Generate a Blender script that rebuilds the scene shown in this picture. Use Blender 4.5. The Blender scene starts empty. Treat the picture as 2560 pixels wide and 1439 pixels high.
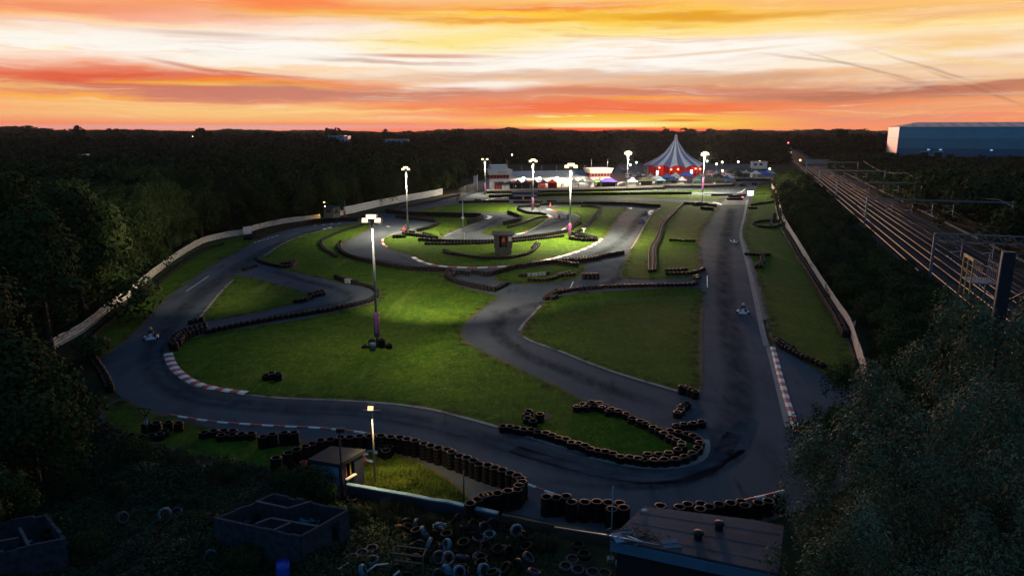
import bpy, bmesh, math, random
import numpy as np
from mathutils import Vector, Matrix
from mathutils.geometry import tessellate_polygon

C = bpy.context.scene.collection
S = bpy.context.scene
R = math.radians
rng = random.Random(7)
nrg = np.random.default_rng(7)

# ------------------------------------------------------------------ camera
F, CXP, CYP, HC = 1750.0, 1280.0, 719.5, 20.0     # focal length and centre in photo pixels, camera height (m)
HORIZON = 325.0
PITCH = math.atan((CYP - HORIZON) / F)
cp, sp = math.cos(PITCH), math.sin(PITCH)
cam_d = bpy.data.cameras.new('camera'); cam = bpy.data.objects.new('camera', cam_d); C.objects.link(cam)
cam.location = (0, 0, HC); cam.rotation_euler = (math.pi / 2 - PITCH, 0, 0)
cam_d.sensor_width = 36; cam_d.lens = 36 * F / 2560; cam_d.clip_start = 0.5; cam_d.clip_end = 20000
S.camera = cam
S.view_settings.view_transform = 'Standard'; S.view_settings.look = 'None'
S.view_settings.exposure = 0; S.view_settings.gamma = 1
S.cycles.use_denoising = True
S.cycles.max_bounces = 5; S.cycles.diffuse_bounces = 2; S.cycles.glossy_bounces = 2
S.cycles.transparent_max_bounces = 4; S.cycles.sample_clamp_indirect = 4
S.cycles.use_light_tree = True

def P(px, py, z=0.0):
    """ground point (x, y, z) seen at photo pixel (px, py)"""
    u = (px - CXP) / F; v = (py - CYP) / F
    dy = cp - v * sp; dz = -sp - v * cp
    t = (z - HC) / dz
    return (u * t, dy * t, z)

def ztop(Y, py):
    v = (py - CYP) / F
    return HC - Y * (sp + v * cp) / (cp - v * sp)

def sky_dir(px, py):
    u = (px - CXP) / F; v = (py - CYP) / F
    x, y, z = u, cp - v * sp, -sp - v * cp
    return math.degrees(math.atan2(x, y)), math.degrees(math.atan2(z, math.hypot(x, y)))

def lin(r, g, b, k=1.0):
    f = lambda c: (c / 255 / 12.92) if c / 255 <= 0.04045 else ((c / 255 + 0.055) / 1.055) ** 2.4
    return (f(r) * k, f(g) * k, f(b) * k, 1)

# ------------------------------------------------------------------ world: sunset sky
W = bpy.data.worlds.new('World'); S.world = W; W.use_nodes = True
nt = W.node_tree; nt.nodes.clear()
def N(t, **kw):
    n = nt.nodes.new(t)
    for k, v in kw.items(): setattr(n, k, v)
    return n
def L(a, b): nt.links.new(a, b)
def M(op, a, b=None, c=None, clamp=False):
    n = N('ShaderNodeMath', operation=op, use_clamp=clamp)
    for i, q in enumerate((a, b, c)):
        if q is None: continue
        if isinstance(q, (int, float)): n.inputs[i].default_value = q
        else: L(q, n.inputs[i])
    return n.outputs[0]
tc = N('ShaderNodeTexCoord'); sep = N('ShaderNodeSeparateXYZ'); L(tc.outputs['Generated'], sep.inputs[0])
az = M('MULTIPLY', M('ARCTAN2', sep.outputs[0], sep.outputs[1]), 57.29578)
el = M('MULTIPLY', M('ARCSINE', sep.outputs[2]), 57.29578)
def comb(x, y, z=0.0):
    n = N('ShaderNodeCombineXYZ')
    for i, q in enumerate((x, y, z)):
        if isinstance(q, (int, float)): n.inputs[i].default_value = q
        else: L(q, n.inputs[i])
    return n.outputs[0]
def noise(vec, scale, detail, rough=0.55, dist=0.0):
    n = N('ShaderNodeTexNoise'); n.inputs['Scale'].default_value = scale; n.inputs['Detail'].default_value = detail
    n.inputs['Roughness'].default_value = rough; n.inputs['Distortion'].default_value = dist
    L(vec, n.inputs['Vector']); return n
def maprange(v, a, b, c=0.0, d=1.0, smooth=True):
    n = N('ShaderNodeMapRange'); n.interpolation_type = 'SMOOTHSTEP' if smooth else 'LINEAR'
    n.inputs['From Min'].default_value = a; n.inputs['From Max'].default_value = b
    n.inputs['To Min'].default_value = c; n.inputs['To Max'].default_value = d
    L(v, n.inputs['Value']); return n.outputs['Result']
def mix(fac, a, b):
    n = N('ShaderNodeMix', data_type='RGBA')
    if isinstance(fac, (int, float)): n.inputs['Factor'].default_value = fac
    else: L(fac, n.inputs['Factor'])
    for key, q in (('A', a), ('B', b)):
        s = [i for i in n.inputs if i.name == key and i.type == 'RGBA'][0]
        if isinstance(q, tuple): s.default_value = q
        else: L(q, s)
    return [o for o in n.outputs if o.type == 'RGBA'][0]
# wind-drawn warping of the cloud coordinates
w1 = noise(comb(M('MULTIPLY', az, 0.045), M('MULTIPLY', el, 0.30), 3.1), 1.0, 4.0, 0.6)
w2 = noise(comb(M('MULTIPLY', az, 0.11), M('MULTIPLY', el, 0.9), 8.7), 1.0, 5.0, 0.62)
wn = M('ADD', M('MULTIPLY', M('SUBTRACT', w1.outputs['Fac'], 0.5), 2.4), M('MULTIPLY', M('SUBTRACT', w2.outputs['Fac'], 0.5), 1.1))
elw = M('ADD', el, wn)
azw = M('ADD', az, M('MULTIPLY', M('SUBTRACT', w2.outputs['Fac'], 0.5), 14.0))
pos = comb(azw, elw)
# vertical colour run of the sunset
ramp = N('ShaderNodeValToRGB'); cr = ramp.color_ramp; cr.interpolation = 'EASE'
stops = [(-1, (255, 118, 92), 1), (0.7, (255, 150, 104), 1), (1.6, (255, 186, 122), 1), (2.6, (240, 160, 120), 1), (3.6, (248, 196, 150), 1),
         (4.6, (255, 236, 210), 1.0), (5.9, (255, 246, 226), 1.0), (6.9, (255, 233, 150), 1), (7.8, (255, 214, 112), 1), (8.7, (252, 188, 116), 1),
         (10.5, (246, 188, 136), 1), (15, (226, 176, 140), 1), (24, (110, 125, 165), 1), (40, (60, 98, 150), 1), (90, (46, 84, 140), 1)]
span = lambda e: (e + 2) / 92.0
while len(cr.elements) < len(stops): cr.elements.new(0.5)
for e, (d, c, k) in zip(cr.elements, stops): e.position = span(d); e.color = lin(*c, k)
L(M('DIVIDE', M('ADD', elw, 2.0), 92.0), ramp.inputs[0])
col = ramp.outputs[0]
# cloud banks and glowing rifts: photo pixel centre, half sizes in pixels, colour, strength
FEAT = [
 (300, 250, 1050, 55, (250, 150, 105), .8), (250, 30, 620, 55, (245, 150, 115), .85), (420, 62, 520, 26, (250, 130, 70), .8), (380, 64, 330, 10, (255, 190, 60), .8),
 (720, 10, 380, 26, (250, 120, 70), .8), (300, 118, 560, 44, (255, 250, 240), .9), (850, 110, 660, 54, (255, 252, 244), .95), (520, 85, 170, 7, (206, 176, 160), .6),
 (100, 170, 260, 40, (250, 150, 100), .75), (330, 196, 640, 34, (226, 92, 62), .95), (620, 206, 260, 12, (255, 150, 40), .9), (560, 211, 240, 5, (255, 205, 60), .9),
 (800, 232, 760, 24, (196, 128, 112), .85), (160, 243, 240, 8, (255, 175, 50), .8), (520, 270, 700, 20, (255, 208, 130), .85), (420, 286, 620, 14, (255, 200, 128), .8), (300, 300, 420, 8, (255, 170, 118), .6), (1000, 280, 330, 8, (255, 214, 120), .8),
 (1450, 46, 720, 30, (255, 206, 60), .9), (1700, 80, 620, 22, (255, 226, 110), .8), (1900, 33, 430, 11, (228, 152, 20), .9), (1360, 30, 330, 10, (245, 130, 50), .8), (1250, 58, 360, 8, (236, 140, 60), .7),
 (1180, 112, 420, 26, (255, 226, 90), .8), (1080, 140, 200, 6, (206, 92, 60), .85), (1000, 150, 270, 8, (190, 150, 130), .6), (1430, 130, 240, 5, (224, 140, 90), .7),
 (1560, 146, 500, 52, (255, 253, 248), .95), (1900, 110, 560, 36, (255, 250, 240), .85), (1220, 212, 170, 18, (255, 250, 240), .85),
 (1350, 186, 520, 16, (216, 168, 140), .7), (2200, 50, 420, 46, (255, 216, 140), .6), (2420, 105, 240, 26, (250, 196, 110), .8), (2450, 18, 300, 24, (250, 186, 130), .7),
 (1850, 195, 420, 20, (205, 150, 122), .7), (2200, 232, 560, 24, (178, 110, 88), .85), (1650, 222, 520, 14, (206, 118, 92), .8), (2450, 180, 330, 30, (246, 214, 178), .7),
 (1640, 245, 190, 6, (255, 158, 40), .95), (1500, 268, 620, 22, (240, 100, 62), .85), (2250, 282, 420, 24, (232, 142, 112), .75), (1900, 262, 380, 12, (242, 126, 76), .8),
 (1500, 280, 560, 24, (246, 108, 54), .65), (1560, 301, 380, 18, (255, 204, 56), 1.0), (900, 300, 620, 9, (255, 190, 110), .7), (1520, 306, 210, 9, (255, 250, 190), 1.0), (1480, 324, 300, 7, (255, 60, 20), .9), (1820, 318, 200, 6, (255, 190, 50), .9), (1362, 292, 30, 3, (255, 220, 120), 1), (1430, 290, 18, 2.5, (255, 220, 120), 1), (1700, 286, 40, 3, (255, 200, 90), 1),
 (1690, 302, 70, 4, (236, 84, 40), .8), (2300, 312, 420, 7, (255, 150, 100), .7), (560, 318, 620, 7, (226, 178, 176), .7),
]
for (fx, fy, rx, ry, c, st) in FEAT:
    a0, e0 = sky_dir(fx, fy); rxd = rx / F * 57.3; ryd = ry / F * 57.3
    vm = N('ShaderNodeVectorMath', operation='MULTIPLY_ADD'); L(pos if ry > 7 and fy < 285 else comb(az, M('ADD', el, M('MULTIPLY', wn, .12))), vm.inputs[0])
    vm.inputs[1].default_value = (1 / rxd, 1 / ryd, 0); vm.inputs[2].default_value = (-a0 / rxd, -e0 / ryd, 0)
    ln = N('ShaderNodeVectorMath', operation='LENGTH'); L(vm.outputs[0], ln.inputs[0])
    col = mix(maprange(ln.outputs['Value'], 1.25, 0.15, 0.0, st), col, lin(*c))
# slanting wisps
for (fx, fy, rx, ry, sl, c, st) in ((2180, 175, 170, 4, -.30, (150, 110, 92), .42), (2350, 180, 150, 4, -.36, (140, 104, 90), .42), (2040, 150, 150, 4, -.14, (170, 130, 108), .42), (2440, 222, 120, 5, -.42, (150, 104, 84), .42), (480, 168, 110, 6, -.16, (205, 120, 90), .75), (640, 184, 150, 4, -.05, (206, 104, 76), .7), (2380, 150, 240, 8, -.22, (250, 214, 150), .6), (1750, 135, 260, 5, .05, (236, 190, 150), .6), (2320, 218, 90, 4, -.30, (150, 104, 86), .42)):
    a0, e0 = sky_dir(fx, fy); rxd = rx / F * 57.3; ryd = ry / F * 57.3
    sk_ = comb(az, M('ADD', M('SUBTRACT', el, M('MULTIPLY', M('SUBTRACT', az, a0), sl)), M('MULTIPLY', wn, .16)))
    vm = N('ShaderNodeVectorMath', operation='MULTIPLY_ADD'); L(sk_, vm.inputs[0]); vm.inputs[1].default_value = (1 / rxd, 1 / ryd, 0); vm.inputs[2].default_value = (-a0 / rxd, -e0 / ryd, 0)
    ln = N('ShaderNodeVectorMath', operation='LENGTH'); L(vm.outputs[0], ln.inputs[0]); col = mix(maprange(ln.outputs['Value'], 1.2, 0.1, 0.0, st), col, lin(*c))
# fine streaks of cirrus
s1 = noise(comb(M('MULTIPLY', azw, 0.060), M('MULTIPLY', elw, 1.35), 1.7), 1.0, 6.0, 0.62, 0.25)
s2 = noise(comb(M('MULTIPLY', az, 0.085), M('ADD', M('MULTIPLY', elw, 2.6), M('MULTIPLY', az, .03)), 5.2), 1.0, 7.0, 0.60, 0.30)
s3 = noise(comb(M('MULTIPLY', az, 0.075), M('SUBTRACT', M('MULTIPLY', elw, 1.9), M('MULTIPLY', az, .06)), 9.9), 1.0, 7.0, 0.62, 0.45)
band = maprange(el, 0.3, 1.3); top = maprange(el, 30, 15)
bt = M('MULTIPLY', band, top)
col = mix(M('MULTIPLY', maprange(s1.outputs['Fac'], .53, .75, 0, .42), bt), col, lin(226, 134, 98))
col = mix(M('MULTIPLY', maprange(s3.outputs['Fac'], .57, .76, 0, .42), bt), col, lin(190, 152, 138))
col = mix(M('MULTIPLY', maprange(s2.outputs['Fac'], .52, .76, 0, .36), bt), col, lin(255, 250, 232))
col = mix(M('MULTIPLY', maprange(s1.outputs['Fac'], .46, .30, 0, .40), top), col, lin(255, 180, 90))
col = mix(M('MULTIPLY', maprange(s3.outputs['Fac'], .43, .27, 0, .36), bt), col, lin(255, 236, 160))
# the glow where the sun went down
for (fx, fy, rx, ry, c, st) in ((1560, 306, 430, 17, (255, 190, 52), .95), (1540, 311, 300, 10, (255, 232, 110), .95), (1500, 313, 190, 6, (255, 250, 200), .9), (1480, 326, 420, 8, (255, 66, 22), .85), (1380, 292, 40, 3, (255, 226, 130), .9), (1470, 290, 22, 2.4, (255, 220, 130), .9), (1710, 286, 46, 3, (255, 206, 96), .9), (1700, 302, 80, 3.5, (238, 96, 44), .8), (1850, 281, 60, 2.6, (255, 190, 90), .8)):
    a0, e0 = sky_dir(fx, fy); rxd = rx / F * 57.3; ryd = ry / F * 57.3
    vm = N('ShaderNodeVectorMath', operation='MULTIPLY_ADD'); L(comb(az, M('ADD', el, M('MULTIPLY', wn, .10))), vm.inputs[0]); vm.inputs[1].default_value = (1 / rxd, 1 / ryd, 0); vm.inputs[2].default_value = (-a0 / rxd, -e0 / ryd, 0)
    ln = N('ShaderNodeVectorMath', operation='LENGTH'); L(vm.outputs[0], ln.inputs[0]); col = mix(maprange(ln.outputs['Value'], 1.2, 0.2, 0.0, st), col, lin(*c))
# blue dusk away from the sunset and overhead
daz = M('ABSOLUTE', M('SUBTRACT', az, 6.0))
col = mix(maprange(daz, 45, 105), col, (.030, .095, .20, 1))
col = mix(maprange(el, 10.5, 22), col, (.048, .118, .235, 1))
ground = maprange(el, -0.6, -3.0)
col = mix(ground, col, lin(20, 24, 24))
bg = N('ShaderNodeBackground'); L(col, bg.inputs[0]); bg.inputs[1].default_value = 1.0
wo = N('ShaderNodeOutputWorld'); L(bg.outputs[0], wo.inputs[0])
W.cycles.sampling_method = 'MANUAL'; W.cycles.sample_map_resolution = 1024

# ------------------------------------------------------------------ sun: the last light from the horizon
sun_d = bpy.data.lights.new('sun', 'SUN'); sun_d.energy = 1.1; sun_d.angle = R(1.5); sun_d.color = (1.0, .45, .30)
sun = bpy.data.objects.new('sun', sun_d); C.objects.link(sun)
SAZ, SEL = R(7.0), R(2.2)
sdir = Vector((math.sin(SAZ) * math.cos(SEL), math.cos(SAZ) * math.cos(SEL), math.sin(SEL)))
sun.rotation_euler = sdir.to_track_quat('Z', 'Y').to_euler(); sun.location = (0, 300, 200)

# ------------------------------------------------------------------ materials
MATS = {}
def mat(name, col, rough=.8, metal=0.0, spec=.5, emit=None, es=0.0, var=0.0, vscale=3.0, col2=None, bump=0.0, bscale=20.0, island=0.0, detail=5.0, thr=None, obj=False):
    if name in MATS: return MATS[name]
    m = bpy.data.materials.new(name); m.use_nodes = True; t = m.node_tree; b = t.nodes['Principled BSDF']
    b.inputs['Roughness'].default_value = rough; b.inputs['Metallic'].default_value = metal
    b.inputs['Specular IOR Level'].default_value = spec
    c1 = tuple(col) + (1,) if len(col) == 3 else col
    b.inputs['Base Color'].default_value = c1
    src = None
    geo = t.nodes.new('ShaderNodeNewGeometry')
    if obj:
        tcn = t.nodes.new('ShaderNodeTexCoord'); posn = tcn.outputs['Object']
    else: posn = geo.outputs['Position']
    if col2 is not None or var > 0:
        if col2 is None: col2 = tuple(x * (1 - var) for x in c1[:3])
        c2 = tuple(col2[:3]) + (1,)
        n = t.nodes.new('ShaderNodeTexNoise'); n.inputs['Scale'].default_value = vscale; n.inputs['Detail'].default_value = detail; n.inputs['Roughness'].default_value = .62
        t.links.new(posn, n.inputs['Vector'])
        mr = t.nodes.new('ShaderNodeMapRange'); lo, hi = thr or (.32, .68)
        mr.inputs['From Min'].default_value = lo; mr.inputs['From Max'].default_value = hi; t.links.new(n.outputs['Fac'], mr.inputs['Value'])
        mx = t.nodes.new('ShaderNodeMix'); mx.data_type = 'RGBA'
        A = [i for i in mx.inputs if i.type == 'RGBA']; A[0].default_value = c1; A[1].default_value = c2
        t.links.new(mr.outputs['Result'], mx.inputs['Factor']); src = [o for o in mx.outputs if o.type == 'RGBA'][0]
    if island > 0:
        hs = t.nodes.new('ShaderNodeHueSaturation')
        if src is not None: t.links.new(src, hs.inputs['Color'])
        else: hs.inputs['Color'].default_value = c1
        mr2 = t.nodes.new('ShaderNodeMapRange'); mr2.inputs['To Min'].default_value = 1 - island; mr2.inputs['To Max'].default_value = 1 + island
        t.links.new(geo.outputs['Random Per Island'], mr2.inputs['Value']); t.links.new(mr2.outputs['Result'], hs.inputs['Value'])
        src = hs.outputs['Color']
    if src is not None: t.links.new(src, b.inputs['Base Color'])
    if bump > 0:
        n2 = t.nodes.new('ShaderNodeTexNoise'); n2.inputs['Scale'].default_value = bscale; n2.inputs['Detail'].default_value = 4; t.links.new(posn, n2.inputs['Vector'])
        bp = t.nodes.new('ShaderNodeBump'); bp.inputs['Strength'].default_value = bump; bp.inputs['Distance'].default_value = .05
        t.links.new(n2.outputs['Fac'], bp.inputs['Height']); t.links.new(bp.outputs['Normal'], b.inputs['Normal'])
    if emit is not None:
        b.inputs['Emission Color'].default_value = tuple(emit) + (1,); b.inputs['Emission Strength'].default_value = es
    MATS[name] = m; return m

def layered(name, layers, rough=.9, spec=.3, bump=0.0, bscale=30.0, rough2=None):
    """layers: (colour, scale, lo, hi, (sx, sy, sz)) - noise-masked colours over each other"""
    m = bpy.data.materials.new(name); m.use_nodes = True; t = m.node_tree; b = t.nodes['Principled BSDF']
    b.inputs['Roughness'].default_value = rough; b.inputs['Specular IOR Level'].default_value = spec
    geo = t.nodes.new('ShaderNodeNewGeometry'); cur = None
    for i, (c, sc, lo, hi, st) in enumerate(layers):
        c = tuple(c) + (1,)
        if i == 0: cur = c; continue
        vm = t.nodes.new('ShaderNodeVectorMath'); vm.operation = 'MULTIPLY'; vm.inputs[1].default_value = st; t.links.new(geo.outputs['Position'], vm.inputs[0])
        n = t.nodes.new('ShaderNodeTexNoise'); n.inputs['Scale'].default_value = sc; n.inputs['Detail'].default_value = 6; n.inputs['Roughness'].default_value = .65
        t.links.new(vm.outputs[0], n.inputs['Vector'])
        mr = t.nodes.new('ShaderNodeMapRange'); mr.inputs['From Min'].default_value = lo; mr.inputs['From Max'].default_value = hi; t.links.new(n.outputs['Fac'], mr.inputs['Value'])
        mx = t.nodes.new('ShaderNodeMix'); mx.data_type = 'RGBA'; A = [q for q in mx.inputs if q.type == 'RGBA']
        if isinstance(cur, tuple): A[0].default_value = cur
        else: t.links.new(cur, A[0])
        A[1].default_value = c; t.links.new(mr.outputs['Result'], mx.inputs['Factor']); cur = [o for o in mx.outputs if o.type == 'RGBA'][0]
    t.links.new(cur, b.inputs['Base Color'])
    if bump > 0:
        n2 = t.nodes.new('ShaderNodeTexNoise'); n2.inputs['Scale'].default_value = bscale; n2.inputs['Detail'].default_value = 5; t.links.new(geo.outputs['Position'], n2.inputs['Vector'])
        bp = t.nodes.new('ShaderNodeBump'); bp.inputs['Strength'].default_value = bump; bp.inputs['Distance'].default_value = .06
        t.links.new(n2.outputs['Fac'], bp.inputs['Height']); t.links.new(bp.outputs['Normal'], b.inputs['Normal'])
    MATS[name] = m; return m

U = (1, 1, 1)
m_asphalt = layered('asphalt', [((.074, .090, .108), 0, 0, 0, U), ((.100, .116, .134), .12, .40, .65, U), ((.045, .058, .074), .35, .52, .75, (1, .35, 1)), ((.13, .145, .16), 9, .60, .82, U), ((.046, .056, .070), 26, .48, .72, U), ((.040, .050, .062), .9, .60, .70, (1, .2, 1)), ((.15, .16, .17), .22, .66, .74, (1, .15, 1))], rough=.85, spec=.03)
m_lawn = layered('mown_grass', [((.046, .105, .009), 0, 0, 0, U), ((.085, .135, .010), .18, .42, .68, U), ((.026, .068, .006), .5, .46, .70, U), ((.125, .170, .014), 2.2, .50, .72, (1, .5, 1)), ((.016, .044, .004), 6.5, .48, .70, (1, .6, 1)), ((.13, .13, .03), 1.1, .62, .8, U), ((.10, .15, .02), .33, .58, .70, (1, .12, 1))], rough=.95, spec=.05, bump=.35, bscale=14)
m_soil = layered('bare_soil', [((.085, .066, .048), 0, 0, 0, U), ((.13, .105, .08), 1.2, .45, .7, U), ((.045, .05, .025), .6, .5, .7, U)], rough=.95, spec=.2, bump=.5, bscale=18)
m_ground = layered('rough_ground', [((.030, .040, .016), 0, 0, 0, U), ((.045, .038, .022), .15, .45, .7, U), ((.020, .034, .012), .6, .45, .7, U)], rough=.97, spec=.1, bump=.8, bscale=5)
m_conc = layered('pale_concrete', [((.26, .25, .235), 0, 0, 0, U), ((.18, .175, .165), .7, .45, .7, U), ((.34, .33, .31), 3, .55, .75, U)], rough=.85, bump=.2, bscale=25)
m_paddock = layered('worn_tarmac', [((.11, .105, .10), 0, 0, 0, U), ((.16, .15, .14), .1, .45, .7, U), ((.07, .07, .07), .5, .5, .75, U)], rough=.8)
m_ballast = layered('ballast', [((.026, .024, .026), 0, 0, 0, U), ((.045, .042, .042), 3, .45, .7, U), ((.03, .028, .027), .4, .45, .7, U)], rough=.95, bump=.8, bscale=12)
m_tyre = mat('tyre_rubber', (.005, .005, .006), .6, spec=.18, var=.4, vscale=4)
m_side = mat('skylit_sidewall', (.034, .033, .034), .5, spec=.35, var=.6, vscale=5)  # paler colour for the top rings stands for sky light caught there
m_tyre_w = mat('whitewashed_rubber', (.22, .27, .31), .6, var=.9, vscale=7)
m_tyre_p = mat('mauve_painted_rubber', (.07, .05, .085), .6, var=.8, vscale=7)
m_tyre_b = mat('blue_painted_rubber', (.09, .27, .38), .6, var=.8, vscale=7)
m_belt = mat('conveyor_belt', (.014, .014, .016), .35, spec=.6)
m_white = mat('white_paint', (.80, .79, .77), .5, var=.25, vscale=2.2)
m_red = mat('red_paint', (.42, .055, .060), .5, var=.35, vscale=2.2)
m_board = mat('painted_boards', (.80, .74, .66), .7, col2=(.56, .44, .34), vscale=1.6, detail=7)
m_post = mat('weathered_timber', (.10, .085, .07), .85, var=.4)
m_steel = mat('galvanised_steel', (.34, .36, .38), .45, .6, var=.2, vscale=3)
m_dsteel = mat('dark_steel', (.05, .055, .065), .5, .5, var=.3)
m_black = mat('matt_black', (.016, .016, .02), .7)
m_lamp = mat('lamp_glow', (1, .9, .7), .3, emit=(1, .80, .40), es=2.6)
m_lampw = mat('lamp_glow_white', (1, .97, .9), .3, emit=(1, .90, .66), es=4)
m_lampo = mat('lamp_glow_amber', (1, .7, .3), .3, emit=(1, .56, .20), es=2.6)
m_leaf_d = mat('leaves_dark', (.026, .048, .016), .9, spec=.06, col2=(.046, .066, .020), vscale=.25, island=.3)
m_leaf_m = mat('leaves_mid', (.036, .066, .020), .9, spec=.06, col2=(.060, .084, .028), vscale=.3, island=.3)
m_leaf_o = mat('leaves_olive', (.050, .060, .026), .9, spec=.06, col2=(.030, .046, .018), vscale=.02, island=.3)
m_leaf_w = mat('leaves_willow', (.20, .22, .115), .7, spec=.15, col2=(.070, .096, .042), vscale=.55, island=.45)
m_bark = mat('bark', (.06, .045, .035), .9, var=.5, vscale=6)

# ------------------------------------------------------------------ object helpers
def tag(o, label=None, cat=None, group=None, kind=None):
    if label: o['label'] = label
    if cat: o['category'] = cat
    if group: o['group'] = group
    if kind: o['kind'] = kind
    return o
def thing(name, label, cat, loc=(0, 0, 0), rz=0.0, group=None):
    o = bpy.data.objects.new(name, None); C.objects.link(o); o.location = loc; o.rotation_euler = (0, 0, rz)
    o.empty_display_size = .3
    return tag(o, label, cat, group)
def link(name, me, parent=None, loc=None, rot=None, sc=None):
    o = bpy.data.objects.new(name, me); C.objects.link(o)
    if parent is not None: o.parent = parent
    if loc is not None: o.location = loc
    if rot is not None: o.rotation_euler = rot
    if sc is not None: o.scale = sc
    return o
def np_mesh(name, v, f, mats, mi=None, smooth=False):
    """v (N,3) array, f (M,k) array"""
    v = np.asarray(v, dtype=np.float32); f = np.asarray(f, dtype=np.int32); k = f.shape[1]
    me = bpy.data.meshes.new(name); me.vertices.add(len(v)); me.vertices.foreach_set('co', v.ravel())
    me.loops.add(f.size); me.loops.foreach_set('vertex_index', f.ravel())
    me.polygons.add(len(f)); me.polygons.foreach_set('loop_start', np.arange(0, f.size, k, dtype=np.int32))
    for m in (mats if isinstance(mats, (list, tuple)) else [mats]): me.materials.append(m)
    if mi is not None: me.polygons.foreach_set('material_index', np.asarray(mi, dtype=np.int32))
    if smooth: me.polygons.foreach_set('use_smooth', np.ones(len(f), dtype=bool))
    me.update(calc_edges=True); return me

class MB:
    """collects shapes that become ONE mesh"""
    def __init__(s): s.v, s.f, s.mi, s.mats, s.sm = [], [], [], [], []
    def _m(s, m):
        if m not in s.mats: s.mats.append(m)
        return s.mats.index(m)
    def add(s, vs, fs, m, smooth=False):
        o = len(s.v); s.v += [tuple(q) for q in vs]; i = s._m(m)
        for f in fs: s.f.append(tuple(o + k for k in f)); s.mi.append(i); s.sm.append(smooth)
        return s
    def box(s, c, d, m, rz=0.0, mt=None):
        hx, hy, hz = d[0] / 2, d[1] / 2, d[2] / 2
        vs = [Vector((x, y, z)) for z in (-hz, hz) for y in (-hy, hy) for x in (-hx, hx)]
        q = mt if mt is not None else Matrix.Rotation(rz, 3, 'Z')
        vs = [q @ p + Vector(c) for p in vs]
        return s.add(vs, [(0, 2, 3, 1), (4, 5, 7, 6), (0, 1, 5, 4), (1, 3, 7, 5), (3, 2, 6, 7), (2, 0, 4, 6)], m)
    def tube(s, pts, r, m, n=8, caps=True, smooth=True):
        pts = [Vector(p) for p in pts]; rs = r if isinstance(r, (list, tuple)) else [r] * len(pts)
        vs, fs = [], []; up = Vector((0, 0, 1))
        for i, p in enumerate(pts):
            d = (pts[min(i + 1, len(pts) - 1)] - pts[max(i - 1, 0)]).normalized()
            a = d.cross(up if abs(d.z) < .95 else Vector((1, 0, 0))).normalized(); b = d.cross(a).normalized()
            for k in range(n):
                t = 2 * math.pi * k / n; vs.append(p + (a * math.cos(t) + b * math.sin(t)) * rs[i])
        for i in range(len(pts) - 1):
            for k in range(n): fs.append((i * n + k, i * n + (k + 1) % n, (i + 1) * n + (k + 1) % n, (i + 1) * n + k))
        if caps: fs.append(tuple(range(n - 1, -1, -1))); fs.append(tuple((len(pts) - 1) * n + k for k in range(n)))
        return s.add(vs, fs, m, smooth)
    def lathe(s, prof, m, n=16, c=(0, 0, 0), smooth=True, close=False):
        vs, fs = [], []
        for (r, z) in prof:
            for k in range(n):
                t = 2 * math.pi * k / n; vs.append((c[0] + r * math.cos(t), c[1] + r * math.sin(t), c[2] + z))
        L_ = len(prof)
        for i in range(L_ if close else L_ - 1):
            j = (i + 1) % L_
            for k in range(n): fs.append((i * n + k, i * n + (k + 1) % n, j * n + (k + 1) % n, j * n + k))
        return s.add(vs, fs, m, smooth)
    def prism(s, poly, z0, z1, m):
        n = len(poly); vs = [(x, y, z0) for x, y in poly] + [(x, y, z1) for x, y in poly]
        tris = tessellate_polygon([[Vector((x, y, 0)) for x, y in poly]])
        fs = [tuple(n + k for k in t) for t in tris] + [tuple(reversed(t)) for t in tris] + [(i, (i + 1) % n, n + (i + 1) % n, n + i) for i in range(n)]
        return s.add(vs, fs, m)
    def mesh(s, name):
        me = bpy.data.meshes.new(name); me.from_pydata(s.v, [], s.f)
        for m in s.mats: me.materials.append(m)
        me.polygons.foreach_set('material_index', s.mi); me.polygons.foreach_set('use_smooth', s.sm); me.update(); return me
    def build(s, name, parent=None, loc=None, rot=None):
        bm = bmesh.new(); me = s.mesh(name); bm.from_mesh(me); bmesh.ops.recalc_face_normals(bm, faces=bm.faces); bm.to_mesh(me); bm.free()
        return link(name, me, parent, loc, rot)

def catmull(pts, closed=False, step=4):
    out = []; n = len(pts); pts = [np.array(p[:2], float) for p in pts]
    for i in range(n if closed else n - 1):
        p1, p2 = pts[i], pts[(i + 1) % n]
        p0 = pts[(i - 1) % n] if (closed or i > 0) else p1; p3 = pts[(i + 2) % n] if (closed or i + 2 < n) else p2
        d0, d1, d2 = [max(np.linalg.norm(b - a), 1e-6) ** .5 for a, b in ((p0, p1), (p1, p2), (p2, p3))]
        for k in range(step):
            t = k / step
            m1 = (p2 - p1) if np.allclose(p0, p1) else d1 * ((p1 - p0) / d0 - (p2 - p0) / (d0 + d1) + (p2 - p1) / d1)
            m2 = (p2 - p1) if np.allclose(p2, p3) else d1 * ((p2 - p1) / d1 - (p3 - p1) / (d1 + d2) + (p3 - p2) / d2)
            h = t * t
            q = (2 * t ** 3 - 3 * h + 1) * p1 + (t ** 3 - 2 * h + t) * m1 + (-2 * t ** 3 + 3 * h) * p2 + (t ** 3 - h) * m2
            out.append((q[0], q[1]))
    if not closed: out.append(tuple(pts[-1]))
    return out
def resample(pts, step):
    pts = [np.array(p[:2], float) for p in pts]; out = [pts[0]]; acc = 0.0
    for a, b in zip(pts[:-1], pts[1:]):
        d = np.linalg.norm(b - a)
        if d < 1e-9: continue
        t = step - acc
        while t <= d: out.append(a + (b - a) * t / d); t += step
        acc = d - (t - step)
    return [tuple(p) for p in out]
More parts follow.
